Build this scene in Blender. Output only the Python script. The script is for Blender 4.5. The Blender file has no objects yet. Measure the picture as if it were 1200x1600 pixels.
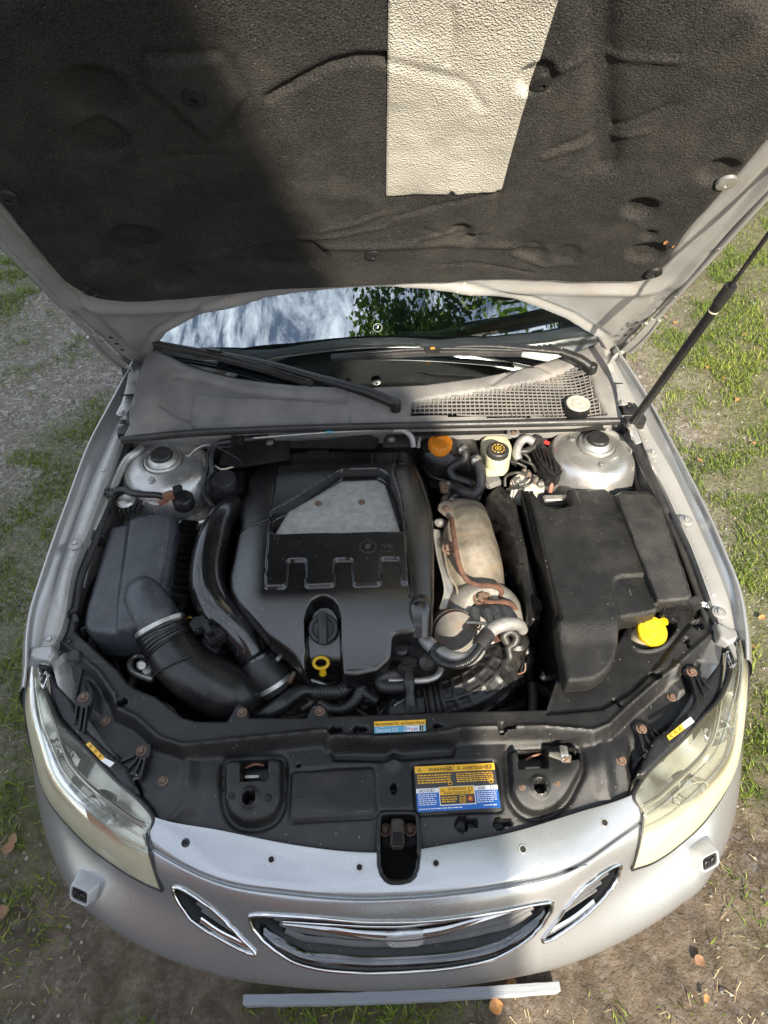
import bpy, bmesh, math, random
import numpy as np
from mathutils import Vector, Matrix
random.seed(7); RNG = np.random.default_rng(7)
R = math.radians
scn = bpy.context.scene
COL = scn.collection

# ------------------------------------------------------------------ camera
CAM = np.array([-.0189, -.1958, 2.109]); PH, YW, RO, FPX = .8435, .0221, .0164, 1034.
_F = np.array([math.sin(YW)*math.cos(PH), math.cos(YW)*math.cos(PH), -math.sin(PH)])
_R0 = np.array([math.cos(YW), -math.sin(YW), 0.]); _D0 = np.cross(_F, _R0)
_R = math.cos(RO)*_R0 + math.sin(RO)*_D0; _D = -math.sin(RO)*_R0 + math.cos(RO)*_D0
cd = bpy.data.cameras.new('camera'); cam = bpy.data.objects.new('camera', cd); COL.objects.link(cam)
m = Matrix.Identity(4)
for i in range(3):
    m[i][0] = _R[i]; m[i][1] = -_D[i]; m[i][2] = -_F[i]; m[i][3] = CAM[i]
cam.matrix_world = m
cd.sensor_fit = 'VERTICAL'; cd.sensor_height = 36; cd.lens = FPX/1600*36; cd.clip_start = .02; cd.clip_end = 3000
scn.camera = cam

# ------------------------------------------------------------------ light
SUN_EL, SUN_AZ = R(34), R(10)                 # azimuth: degrees to the right of straight ahead of the car
SDIR = np.array([math.cos(SUN_EL)*math.sin(SUN_AZ), -math.cos(SUN_EL)*math.cos(SUN_AZ), math.sin(SUN_EL)])
sl = bpy.data.lights.new('sun', 'SUN'); sl.energy = 5.; sl.angle = R(.53); sl.color = (1, .90, .74)
so = bpy.data.objects.new('sun', sl); COL.objects.link(so)
so.rotation_euler = Vector(SDIR).to_track_quat('Z', 'Y').to_euler()
w = bpy.data.worlds.new('World'); scn.world = w; w.use_nodes = True
nt = w.node_tree; nt.nodes.clear()
def wn(t): return nt.nodes.new(t)
sky = wn('ShaderNodeTexSky'); sky.sky_type = 'NISHITA'; sky.sun_disc = False
sky.sun_elevation = SUN_EL; sky.sun_rotation = math.atan2(SDIR[0], SDIR[1]); sky.air_density = 1.2; sky.dust_density = .6
tc = wn('ShaderNodeTexCoord'); sep = wn('ShaderNodeSeparateXYZ'); nt.links.new(tc.outputs['Generated'], sep.inputs[0])
zc = wn('ShaderNodeMath'); zc.operation = 'MAXIMUM'; zc.inputs[1].default_value = .06; nt.links.new(sep.outputs[2], zc.inputs[0])
dv = wn('ShaderNodeVectorMath'); dv.operation = 'DIVIDE'; cb = wn('ShaderNodeCombineXYZ')
for i in range(3): nt.links.new(zc.outputs[0], cb.inputs[i])
nt.links.new(tc.outputs['Generated'], dv.inputs[0]); nt.links.new(cb.outputs[0], dv.inputs[1])
mp = wn('ShaderNodeMapping'); mp.inputs['Scale'].default_value = (2.4, 1.7, 0); mp.inputs['Location'].default_value = (3.1, 1.7, .4)
nt.links.new(dv.outputs[0], mp.inputs[0])
n1 = wn('ShaderNodeTexNoise'); n1.inputs['Scale'].default_value = 4.2; n1.inputs['Detail'].default_value = 9; n1.inputs['Roughness'].default_value = .7
n1.inputs['Distortion'].default_value = .35
nt.links.new(mp.outputs[0], n1.inputs['Vector'])
rp = wn('ShaderNodeValToRGB'); rp.color_ramp.elements[0].color = (.06, .06, .06, 1); rp.color_ramp.elements[0].position = .43; rp.color_ramp.elements[1].position = .64
nt.links.new(n1.outputs['Fac'], rp.inputs[0])
mx = wn('ShaderNodeMix'); mx.data_type = 'RGBA'; mx.inputs['B'].default_value = (12.2, 12.9, 14.0, 1)
nt.links.new(rp.outputs[0], mx.inputs['Factor']); nt.links.new(sky.outputs[0], mx.inputs['A'])
bg = wn('ShaderNodeBackground'); bg.inputs['Strength'].default_value = .067; nt.links.new(mx.outputs['Result'], bg.inputs[0])
wo = wn('ShaderNodeOutputWorld'); nt.links.new(bg.outputs[0], wo.inputs[0])
vs = scn.view_settings
vs.view_transform = 'Standard'; vs.look = 'None'; vs.gamma = 1; vs.use_curve_mapping = False
vs.exposure = 1.52
scn.render.resolution_x = 768; scn.render.resolution_y = 1024
try:
    scn.cycles.max_bounces = 8; scn.cycles.transparent_max_bounces = 12
except Exception: pass

# ------------------------------------------------------------------ pixels to places
FR = {'5': (80, 660, 3.529), '6': (330, 660, 3.4286), '7': (630, 640, 3.332), '8': (780, 640, 3.0), 'a1': (30, 960, 3.), 'a2': (380, 1040, 2.727),
      'a3': (780, 960, 2.927), 'a4': (50, 1250, 2.105), 'a5': (580, 1250, 1.935), 'L': (0, 380, 2.758), 'R': (940, 230, 2.192),
      '3': (150, 420, 2.667), '4': (580, 420, 2.667), '1': (0, 0, 2.), '2': (600, 0, 2.), 'p': (0, 0, 1.)}
def px(fr, x, y):
    a, b, s = FR[fr]; return a + x/s, b + y/s
def ray(x, y): return _F + (x-600)/FPX*_R + (y-800)/FPX*_D
def U(x, y, z):
    d = ray(x, y); t = (z-CAM[2])/d[2]; return CAM + t*d
def A(fr, x, y, z): return U(*px(fr, x, y), z)
def AA(fr, pts, z=None): return [A(fr, p[0], p[1], p[2] if len(p) > 2 else z) for p in pts]
def XY(fr, pts, z): return [tuple(A(fr, p[0], p[1], z)[:2]) for p in pts]
def proj(P):
    P = np.atleast_2d(P); q = P - CAM; d = q @ _F
    return np.c_[600 + FPX*(q@_R)/d, 800 + FPX*(q@_D)/d]

# hood plane: s across, t up the open hood, n out of its underside
TH = R(58); HY, HZ = 1.42, 1.0; CROWN = .08
HT = np.array([0, -math.cos(TH), math.sin(TH)]); HN = np.array([0, -math.sin(TH), -math.cos(TH)]); HO = np.array([0, HY, HZ])
def crown(s): return -CROWN*(1-np.clip(np.abs(s)/.75, 0, 1)**2)
def H(s, t, n=0.):
    n = n + crown(s)
    return np.stack([s + 0*t, HO[1] + t*HT[1] + n*HN[1], HO[2] + t*HT[2] + n*HN[2]], -1)
def hst(x, y, n=0.):
    d = ray(x, y); s = 0.
    for _ in range(12):
        o = HO + (n + crown(s))*HN; k = ((o-CAM)@HN)/(d@HN); P = CAM + k*d; s = P[0]
    return (s, (P-HO)@HT)
def HS(pts, fr='p'): return [hst(*px(fr, *p)) for p in pts]

# ------------------------------------------------------------------ objects
def props(o, label=None, cat=None, group=None, kind=None):
    for k, v in (('label', label), ('category', cat), ('group', group), ('kind', kind)):
        if v: o[k] = v
    return o
def mesh(name, verts, faces, mat, parent=None, sharp=40, smooth=True):
    me = bpy.data.meshes.new(name)
    if isinstance(faces, np.ndarray) and faces.ndim == 2:
        v = np.asarray(verts, dtype=np.float32); k = faces.shape[1]
        me.vertices.add(len(v)); me.vertices.foreach_set('co', v.ravel())
        me.loops.add(faces.size); me.loops.foreach_set('vertex_index', faces.ravel().astype(np.int32))
        me.polygons.add(len(faces)); me.polygons.foreach_set('loop_start', np.arange(0, faces.size, k, dtype=np.int32))
        me.update(calc_edges=True)
    else:
        me.from_pydata([tuple(map(float, v)) for v in verts], [], [tuple(int(i) for i in f) for f in faces]); me.update()
    me.validate()
    if smooth:
        me.polygons.foreach_set('use_smooth', [True]*len(me.polygons))
        if sharp: me.set_sharp_from_angle(angle=R(sharp))
    return link(name, me, mat, parent)
def link(name, me, mat, parent=None):
    if mat is not None and not me.materials: me.materials.append(mat)
    o = bpy.data.objects.new(name, me); COL.objects.link(o)
    if parent: o.parent = parent
    return o
def empty(name, loc=(0, 0, 0), parent=None):
    o = bpy.data.objects.new(name, None); COL.objects.link(o); o.location = loc; o.empty_display_size = .2
    if parent: o.parent = parent
    return o

# ------------------------------------------------------------------ 2-d tools
def seglist(poly, closed=True):
    p = np.asarray(poly, float); q = np.roll(p, -1, 0)
    return (p, q) if closed else (p[:-1], p[1:])
def dist(poly, X, Y, closed=True, near=False):
    a, b = seglist(poly, closed); best = np.full(X.shape, 1e9); nx = X.copy(); ny = Y.copy()
    for (ax, ay), (bx, by) in zip(a, b):
        dx, dy = bx-ax, by-ay; L = dx*dx+dy*dy+1e-15
        t = np.clip(((X-ax)*dx+(Y-ay)*dy)/L, 0, 1); cx = ax+t*dx; cy = ay+t*dy
        d = np.hypot(X-cx, Y-cy)
        if near:
            k = d < best; nx = np.where(k, cx, nx); ny = np.where(k, cy, ny)
        best = np.minimum(best, d)
    return (best, nx, ny) if near else best
def inside(poly, X, Y):
    a, b = seglist(poly); c = np.zeros(X.shape, bool)
    for (ax, ay), (bx, by) in zip(a, b):
        if ay == by: continue
        k = ((ay > Y) != (by > Y)) & (X < (bx-ax)*(Y-ay)/(by-ay)+ax); c ^= k
    return c
def sd(poly, X, Y):
    d = dist(poly, X, Y); return np.where(inside(poly, X, Y), -d, d)
def sm(x): x = np.clip(x, 0, 1); return x*x*(3-2*x)
def fill(poly, X, Y, w=.005): return sm(.5 - sd(poly, X, Y)/w)
def groove(line, X, Y, w=.003, closed=False): return np.exp(-(dist(line, X, Y, closed)/w)**2)
def blob(c, r, X, Y): return np.exp(-((X-c[0])**2+(Y-c[1])**2)/r**2)
def disc(c, r, X, Y, w=.003): return sm(.5-(np.hypot(X-c[0], Y-c[1])-r)/w)
def chaikin(p, n=2, closed=True):
    p = [np.asarray(q, float) for q in p]
    for _ in range(n):
        o = []; N = len(p)
        if not closed: o.append(p[0])
        for i in range(N if closed else N-1):
            a, b = p[i], p[(i+1) % N]; o += [a*.75+b*.25, a*.25+b*.75]
        if not closed: o.append(p[-1])
        p = o
    return p
def rnd(p, r, seg=4):
    """round the corners of a polygon by about r"""
    p = [np.asarray(q, float) for q in p]; out = []; N = len(p)
    for i in range(N):
        a, b, c = p[i-1], p[i], p[(i+1) % N]
        u = a-b; v = c-b; lu = np.linalg.norm(u); lv = np.linalg.norm(v); k = min(r, lu*.45, lv*.45)
        s = b+u/lu*k; e = b+v/lv*k
        for j in range(seg+1):
            t = j/seg; out.append(s*(1-t)**2+2*b*t*(1-t)+e*t*t)
    return out
_nz = RNG.random((64, 64))
def vn(x, y, s, o=0.):
    x = x/s+o*17.3; y = y/s+o*9.1; i = np.floor(x).astype(int); j = np.floor(y).astype(int); u = sm(x-i); v = sm(y-j)
    g = lambda a, b: _nz[a % 64, b % 64]
    return (g(i, j)*(1-u)+g(i+1, j)*u)*(1-v)+(g(i, j+1)*(1-u)+g(i+1, j+1)*u)*v
def fbm(x, y, s, n=4, o=0.):
    r = 0; a = .5
    for k in range(n): r = r+a*vn(x, y, s/2**k, o+k); a *= .5
    return r

def hf(name, outline, res, zf, mat, parent, skirt=.03, rr=.006, holes=(), mp=None, sharp=50):
    """height field cut to an outline, with rounded rim and skirt"""
    o = np.asarray(outline, float)[:, :2]; x0, y0 = o.min(0)-res; x1, y1 = o.max(0)+res
    nx = int((x1-x0)/res)+2; ny = int((y1-y0)/res)+2
    gx = x0+np.arange(nx)*res; gy = y0+np.arange(ny)*res
    CX, CY = np.meshgrid(gx[:-1]+res/2, gy[:-1]+res/2, indexing='ij')
    keep = inside(o, CX, CY)
    for h in holes: keep &= ~inside(h, CX, CY)
    ii, jj = np.nonzero(keep); vid = lambda i, j: i*ny+j
    F = np.stack([vid(ii, jj), vid(ii+1, jj), vid(ii+1, jj+1), vid(ii, jj+1)], 1)
    used, F = np.unique(F, return_inverse=True); F = F.reshape(-1, 4)
    X = gx[used//ny].copy(); Y = gy[used % ny].copy()
    e = np.concatenate([F[:, [0, 1]], F[:, [1, 2]], F[:, [2, 3]], F[:, [3, 0]]])
    key = np.sort(e, 1); kk = key[:, 0]*len(used)+key[:, 1]; u, inv, cnt = np.unique(kk, return_inverse=True, return_counts=True)
    be = e[cnt[inv] == 1]; bv = np.unique(be)
    allp = [o]+[np.asarray(h, float) for h in holes]
    best = np.full(len(bv), 1e9); bx = X[bv].copy(); by = Y[bv].copy()
    for p in allp:
        d, qx, qy = dist(p, X[bv], Y[bv], near=True); k = d < best; bx = np.where(k, qx, bx); by = np.where(k, qy, by); best = np.minimum(d, best)
    k = best < res*1.5; X[bv] = np.where(k, bx, X[bv]); Y[bv] = np.where(k, by, Y[bv])
    Dm = np.full(len(X), 1e9)
    for p in allp: Dm = np.minimum(Dm, dist(p, X, Y))
    Dm[bv] = 0
    Z = zf(X, Y)*np.ones_like(X)
    q = np.clip(1-Dm/max(rr, 1e-6), 0, 1); Z = Z-rr*(1-np.sqrt(1-q*q))
    V = np.stack([X, Y, Z], 1)
    if skirt:
        mpv = {v: i for i, v in enumerate(bv)}; n0 = len(V); S = V[bv].copy(); S[:, 2] -= skirt; V = np.concatenate([V, S])
        SF = np.array([[b, a, n0+mpv[a], n0+mpv[b]] for a, b in be]); F = np.concatenate([F, SF])
    if mp is not None: V = mp(V)
    return mesh(name, V, F, mat, parent, sharp=sharp)
def hmap(V): return H(V[:, 0], V[:, 1], V[:, 2])
def const(z): return lambda X, Y: z

def crom(P, n):
    P = np.asarray(P, float)
    if len(P) == 2: return P[0]+(P[1]-P[0])*np.linspace(0, 1, n+1)[:, None]
    Q = np.vstack([2*P[0]-P[1], P, 2*P[-1]-P[-2]]); out = []
    for i in range(1, len(Q)-2):
        for k in range(n):
            t = k/n; a, b, c, d = Q[i-1:i+3]
            out.append(.5*((2*b)+(-a+c)*t+(2*a-5*b+4*c-d)*t*t+(-a+3*b-3*c+d)*t**3))
    out.append(P[-1]); return np.array(out)
def sweep(name, pts, r, mat, parent, seg=12, n=8, ry=None, pw=2., up=None, rib=None, cap=True, spline=True, sharp=50, lattice=None):
    """tube along a path. r may vary per point; ry/pw flatten or square it; rib=(amp, period) corrugates it"""
    P = np.asarray(pts, float); rr = np.atleast_1d(np.asarray(r, float)); rr = np.full(len(P), rr[0]) if len(rr) == 1 else rr
    ra = np.atleast_1d(np.asarray(ry if ry is not None else r, float)); ra = np.full(len(P), ra[0]) if len(ra) == 1 else ra
    if spline and len(P) > 2 or rib or lattice:
        if rib or lattice:
            L = np.linalg.norm(np.diff(P, axis=0), axis=1).sum(); per = rib[1] if rib else lattice[1]; n = max(n, int(L/per*(6 if rib else 8)/max(1, len(P)-1))+1)
        C = crom(P, n); RX = np.interp(np.linspace(0, len(P)-1, len(C)), np.arange(len(P)), rr); RY = np.interp(np.linspace(0, len(P)-1, len(C)), np.arange(len(P)), ra)
    else: C, RX, RY = P, rr, ra
    T = np.gradient(C, axis=0); T /= np.linalg.norm(T, axis=1)[:, None]+1e-12
    arc = np.concatenate([[0], np.cumsum(np.linalg.norm(np.diff(C, axis=0), axis=1))])
    if rib:
        k = 1+rib[0]*(np.abs(np.sin(arc/rib[1]*math.pi))**.6-.5); RX = RX*k; RY = RY*k
    if up is None:
        a = np.array([0, 0, 1.]) if abs(T[0][2]) < .9 else np.array([1., 0, 0])
        S = [np.cross(T[0], a)]; S[0] /= np.linalg.norm(S[0])
        for i in range(1, len(C)):
            s = S[-1]-T[i]*(S[-1]@T[i]); S.append(s/np.linalg.norm(s))
        S = np.array(S)
    else:
        S = np.cross(T, np.asarray(up, float)); S /= np.linalg.norm(S, axis=1)[:, None]+1e-12
    Nn = np.cross(S, T)
    th = np.linspace(0, 2*math.pi, seg, endpoint=False) + (math.pi/seg if pw > 2 else 0)
    c, s_ = np.cos(th), np.sin(th); c = np.sign(c)*np.abs(c)**(2/pw); s_ = np.sign(s_)*np.abs(s_)**(2/pw)
    RXm = RX[:, None]*np.ones(seg); RYm = RY[:, None]*np.ones(seg)
    if lattice:
        amp, per, nl = lattice
        g = np.maximum(np.exp(-(((arc/per) % 1-.5)/.13)**2)[:, None]*np.ones(seg), (np.abs(((th*nl/(2*math.pi)) % 1)-.5) < .14)[None, :]*1.)
        RXm = RXm+amp*g; RYm = RYm+amp*g
    V = C[:, None, :]+(RXm*c)[:, :, None]*S[:, None, :]+(RYm*s_)[:, :, None]*Nn[:, None, :]
    m_ = len(C); V = V.reshape(-1, 3); i = np.arange(m_-1)[:, None]*seg; j = np.arange(seg)[None, :]; j2 = (j+1) % seg
    Fq = np.stack([i+j, i+j2, i+seg+j2, i+seg+j], -1).reshape(-1, 4)
    if cap:
        V = np.vstack([V, C[0], C[-1]]); a = len(V)-2; faces = [tuple(f) for f in Fq]
        for k in range(seg): faces.append((a, (k+1) % seg, k)); faces.append((a+1, (m_-1)*seg+k, (m_-1)*seg+(k+1) % seg))
        return mesh(name, V, faces, mat, parent, sharp=sharp)
    return mesh(name, V, Fq, mat, parent, sharp=sharp)
def lathe(name, c, prof, mat, parent, seg=32, axis=None, knurl=None, sharp=35):
    c = np.asarray(c, float); ax = np.array([0, 0, 1.]) if axis is None else np.asarray(axis, float)/np.linalg.norm(axis)
    a = np.array([1., 0, 0]) if abs(ax[0]) < .9 else np.array([0, 1., 0]); u = np.cross(ax, a); u /= np.linalg.norm(u); v = np.cross(ax, u)
    th = np.linspace(0, 2*math.pi, seg, endpoint=False); V = []
    for r, z in prof:
        k = r*np.ones(seg)
        if knurl and r > knurl[2]: k = r*(1+knurl[1]*np.sign(np.sin(th*knurl[0])))
        V.append(c+k[:, None]*(np.cos(th)[:, None]*u+np.sin(th)[:, None]*v)+z*ax)
    n = len(prof); V = np.concatenate(V); i = np.arange(n-1)[:, None]*seg; j = np.arange(seg)[None, :]; j2 = (j+1) % seg
    F = np.stack([i+j, i+j2, i+seg+j2, i+seg+j], -1).reshape(-1, 4)
    return mesh(name, V, F, mat, parent, sharp=sharp)
def loft(name, rows, mat, parent, sub=1, closed=False, hole=None, sharp=60, flip=False, solid=0):
    """surface through rows of 3-d curves; smooth in both directions when sub > 1"""
    G = np.array([np.asarray(r, float) for r in rows])
    if sub > 1:
        G = np.array([crom(r, sub) for r in G]); G = np.stack([crom(G[:, k], sub) for k in range(G.shape[1])], 1)
    a, b = G.shape[:2]; V = G.reshape(-1, 3); i = np.arange(a-1)[:, None]*b; j = np.arange(b-1)[None, :]
    F = np.stack([i+j, i+j+1, i+b+j+1, i+b+j], -1).reshape(-1, 4)
    if flip: F = F[:, ::-1]
    if hole is not None: F = F[~hole(V[F].mean(1))]
    o = mesh(name, V, F.copy(), mat, parent, sharp=sharp)
    if solid:
        md = o.modifiers.new('solid', 'SOLIDIFY'); md.thickness = solid; md.offset = -1
    return o
def prism(name, top, depth, mat, parent, bev=.002, dirn=(0, 0, -1), seg=2):
    """outline of 3-d points extruded along dirn, edges bevelled"""
    bm = bmesh.new(); vs_ = [bm.verts.new(tuple(map(float, p))) for p in top]; f = bm.faces.new(vs_)
    r = bmesh.ops.extrude_face_region(bm, geom=[f]); d = Vector(dirn).normalized()*depth
    bmesh.ops.translate(bm, vec=d, verts=[v for v in r['geom'] if isinstance(v, bmesh.types.BMVert)])
    bmesh.ops.recalc_face_normals(bm, faces=bm.faces)
    if bev: bmesh.ops.bevel(bm, geom=list(bm.edges), offset=bev, segments=seg, affect='EDGES', clamp_overlap=True)
    bmesh.ops.triangulate(bm, faces=[f for f in bm.faces if len(f.verts) > 4])
    me = bpy.data.meshes.new(name); bm.to_mesh(me); bm.free()
    me.polygons.foreach_set('use_smooth', [True]*len(me.polygons)); me.set_sharp_from_angle(angle=R(35))
    return link(name, me, mat, parent)
def box(name, c, d, mat, parent, rz=0., bev=.003, rx=0., ry=0.):
    x, y, z = [k/2 for k in d]; M = Matrix.Translation(Vector(map(float, c))) @ Matrix.Rotation(rz, 4, 'Z') @ Matrix.Rotation(rx, 4, 'X') @ Matrix.Rotation(ry, 4, 'Y')
    top = [M @ Vector(p) for p in ((-x, -y, z), (x, -y, z), (x, y, z), (-x, y, z))]
    return prism(name, top, d[2], mat, parent, bev=bev, dirn=-(M.to_3x3() @ Vector((0, 0, 1))))

# ------------------------------------------------------------------ materials (all procedural)
def mat(name, c1, c2=None, rough=.5, metal=0., ns=25., bump=0., bs=300., spec=.5, coat=0., dust=None, da=.5, ds=9., dlo=.48, dhi=.72,
        rust=None, ra=.8, rs=14., rlo=.5, rhi=.62, rv=.12, speck=0., speckc=(.6, .58, .52), aniso=None, voro=None, scr=0.):
    M = bpy.data.materials.new(name); M.use_nodes = True; t = M.node_tree; n = t.nodes; L = t.links.new
    b = n['Principled BSDF']; b.inputs['Metallic'].default_value = metal; b.inputs['Specular IOR Level'].default_value = spec
    if coat: b.inputs['Coat Weight'].default_value = coat; b.inputs['Coat Roughness'].default_value = .06
    co = n.new('ShaderNodeTexCoord').outputs['Object']
    if aniso:
        mpn = n.new('ShaderNodeMapping'); mpn.inputs['Scale'].default_value = aniso; L(co, mpn.inputs[0]); co = mpn.outputs[0]
    def noise(s, d=6, ro=.6):
        k = n.new('ShaderNodeTexNoise'); k.inputs['Scale'].default_value = s; k.inputs['Detail'].default_value = d; k.inputs['Roughness'].default_value = ro
        L(co, k.inputs['Vector']); return k.outputs['Fac']
    def ramp(f, lo, hi, v=1.):
        k = n.new('ShaderNodeMapRange'); k.inputs['From Min'].default_value = lo; k.inputs['From Max'].default_value = hi; k.inputs['To Max'].default_value = v
        L(f, k.inputs['Value']); return k.outputs[0]
    def mixc(f, a, c):
        k = n.new('ShaderNodeMix'); k.data_type = 'RGBA'; L(f, k.inputs['Factor'])
        for s_, v in (('A', a), ('B', c)):
            if isinstance(v, tuple): k.inputs[s_].default_value = v+(1,)
            else: L(v, k.inputs[s_])
        return k.outputs['Result']
    c2 = c2 or tuple(min(1, v*1.35+.004) for v in c1)
    col = mixc(ramp(noise(ns), .35, .7), c1, c2)
    rf = ramp(noise(ns*1.7, 8), .2, .8, 1.); k = n.new('ShaderNodeMapRange'); k.inputs['To Min'].default_value = max(.02, rough-rv); k.inputs['To Max'].default_value = min(1, rough+rv)
    L(rf, k.inputs['Value']); rgh = k.outputs[0]
    def mixf(f, a, v):
        k = n.new('ShaderNodeMix'); L(f, k.inputs[0]); L(a, k.inputs[2]); k.inputs[3].default_value = v; return k.outputs[0]
    if dust:
        f = ramp(noise(ds, 10, .68), dlo, dhi, da); col = mixc(f, col, dust); rgh = mixf(f, rgh, .85)
    if rust:
        f = ramp(noise(rs, 9, .65), rlo, rhi, ra); col = mixc(f, col, mixc(ramp(noise(60), .3, .7), rust, tuple(v*.5 for v in rust))); rgh = mixf(f, rgh, .85)
        if metal:
            kk = n.new('ShaderNodeMath'); kk.operation = 'SUBTRACT'; kk.inputs[0].default_value = metal; kk.use_clamp = True; L(f, kk.inputs[1]); L(kk.outputs[0], b.inputs['Metallic'])
    if speck:
        v = n.new('ShaderNodeTexVoronoi'); v.inputs['Scale'].default_value = 130; L(co, v.inputs['Vector'])
        sc_ = n.new('ShaderNodeSeparateColor'); L(v.outputs['Color'], sc_.inputs[0])
        f1 = ramp(v.outputs['Distance'], .16, .10, 1.); f2 = ramp(sc_.outputs[0], .90, .92, speck)
        kk = n.new('ShaderNodeMath'); kk.operation = 'MULTIPLY'; L(f1, kk.inputs[0]); L(f2, kk.inputs[1]); col = mixc(kk.outputs[0], col, speckc)
    if scr:
        for ang in (.5, 1.9, -.6):
            mm = n.new('ShaderNodeMapping'); mm.inputs['Rotation'].default_value = (0, 0, ang); mm.inputs['Scale'].default_value = (6, 160, 20); L(co, mm.inputs[0])
            kz = n.new('ShaderNodeTexNoise'); kz.inputs['Scale'].default_value = 1.; kz.inputs['Detail'].default_value = 2; L(mm.outputs[0], kz.inputs['Vector'])
            ff = ramp(kz.outputs['Fac'], .71, .76, scr); fm = ramp(noise(7, 3), .5, .65, 1.)
            kk = n.new('ShaderNodeMath'); kk.operation = 'MULTIPLY'; L(ff, kk.inputs[0]); L(fm, kk.inputs[1]); col = mixc(kk.outputs[0], col, (.16, .15, .14))
    L(col, b.inputs['Base Color']); L(rgh, b.inputs['Roughness'])
    if bump:
        k = n.new('ShaderNodeBump'); k.inputs['Strength'].default_value = min(1, bump); k.inputs['Distance'].default_value = .002*max(1, bump)
        src = noise(bs, 3)
        if voro:
            v = n.new('ShaderNodeTexVoronoi'); v.inputs['Scale'].default_value = voro; L(co, v.inputs['Vector']); src = v.outputs['Distance']
        L(src, k.inputs['Height']); L(k.outputs[0], b.inputs['Normal'])
    return M
DUST = (.20, .175, .145)
M = {}
M['plastic'] = mat('black_plastic', (.007, .007, .0075), (.012, .012, .012), .32, bump=.25, bs=900, dust=DUST, da=.09, ds=14, dlo=.52, speck=.5, spec=.45)
M['plastic_matt'] = mat('grained_black_plastic', (.0065, .0065, .0067), (.013, .0128, .0123), .34, bump=.5, bs=700, dust=DUST, da=.08, ds=11, dlo=.52, speck=.5, spec=.5, scr=.5)
M['cover'] = mat('satin_black_engine_cover', (.005, .005, .0052), (.007, .007, .007), .24, bump=.15, bs=1100, dust=DUST, da=.03, speck=.3, rv=.06, spec=1.)
M['gloss'] = mat('glossy_black_pipe', (.006, .006, .007), (.01, .01, .011), .16, dust=DUST, da=.05, ds=30, speck=.8, rv=.05, spec=.85)
M['airbox'] = mat('dusty_skylit_airbox', (.022, .025, .030), (.042, .046, .052), .32, bump=.5, bs=260, dust=(.12, .125, .13), da=.28, ds=90, dlo=.48, dhi=.7, speck=.5, spec=.6)  # dusty black plastic, with bluish skylight sheen put into its colour
M['battery'] = mat('grained_battery_cover', (.006, .006, .0057), (.011, .0108, .010), .34, bump=.9, bs=650, dust=DUST, da=.10, speck=.4, spec=.45, scr=.25)
M['rough_strip'] = mat('coarse_grained_plastic', (.014, .0135, .0125), (.03, .028, .026), .5, bump=1., bs=420, dust=DUST, da=.15, spec=.5)
M['rubber'] = mat('black_rubber', (.011, .011, .011), (.022, .0215, .021), .45, bump=.3, bs=250, dust=DUST, da=.15)
M['rubber_shiny'] = mat('black_rubber_duct', (.008, .008, .0083), (.013, .013, .013), .32, bump=.15, bs=200, dust=DUST, da=.10, ds=14, spec=.5)
M['bay'] = mat('dark_engine_bay', (.006, .006, .006), (.018, .016, .014), .8, bump=.5, bs=60, dust=(.09, .075, .06), da=.4)  # near-black with brown mottling
M['block'] = mat('dirty_engine_block', (.05, .045, .04), (.12, .105, .09), .7, .3, bump=.8, bs=70, dust=(.12, .10, .08), da=.6, rust=(.13, .06, .03), ra=.5)
M['silver'] = mat('silver_car_paint', (.44, .445, .45), (.47, .475, .48), .28, .7, ns=4, coat=.7, rv=.03, dust=(.38, .36, .32), da=.05, ds=2, speck=.25, speckc=(.12, .11, .10))
M['silver_lip'] = mat('silver_bumper_paint', (.39, .40, .41), (.42, .43, .44), .28, .75, ns=4, coat=.8, rv=.05, dust=(.34, .32, .28), da=.05, ds=2, speck=.8, speckc=(.10, .09, .08))
M['silver_in'] = mat('dull_inner_silver_paint', (.35, .347, .337), (.42, .415, .40), .38, .5, ns=9, rv=.1, dust=(.30, .26, .21), da=.4, ds=12, speck=.3, speckc=(.10, .08, .06))
M['tower'] = mat('dusty_silver_strut_tower', (.42, .415, .40), (.50, .49, .47), .28, .8, ns=8, coat=.3, rv=.1, dust=(.34, .30, .24), da=.45, ds=14, rust=(.22, .10, .05), ra=.5, rs=11, rlo=.66, rhi=.75)
M['steel'] = mat('zinc_plated_steel', (.42, .41, .39), (.55, .54, .5), .36, .85, dust=(.25, .22, .18), da=.4, ds=30)
M['alu'] = mat('dull_aluminium_pipe', (.42, .41, .38), (.55, .54, .5), .4, .8, dust=(.22, .19, .15), da=.5, ds=22)
M['chrome'] = mat('chrome_trim', (.62, .63, .64), (.7, .7, .71), .06, 1., rv=.03, dust=(.2, .19, .17), da=.12)
M['chrome_mid'] = mat('darker_chrome', (.42, .425, .43), (.48, .485, .49), .1, 1., rv=.03)  # chrome with a lower base tone
M['chrome_dark'] = mat('chrome_dark_reflection', (.10, .102, .105), (.14, .142, .145), .09, 1., rv=.03, dust=(.2, .19, .17), da=.15)  # dark reflection put into the chrome's own colour
M['reflector'] = mat('lamp_reflector', (.70, .70, .68), (.78, .78, .76), .22, .8, rv=.05)
M['cast'] = mat('weathered_cast_aluminium', (.22, .21, .19), (.34, .33, .30), .5, .45, ns=45, bump=.8, bs=260, dust=(.20, .18, .15), da=.45, speck=.9, speckc=(.05, .045, .04))
M['plate'] = mat('speckled_alloy_plate', (.30, .295, .275), (.44, .43, .405), .55, .3, ns=60, bump=.9, bs=420, dust=(.17, .155, .13), da=.55, ds=22, dlo=.55, speck=1., speckc=(.04, .038, .035), rust=(.30, .22, .10), ra=.35, rs=7, rlo=.62, rhi=.75)
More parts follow.
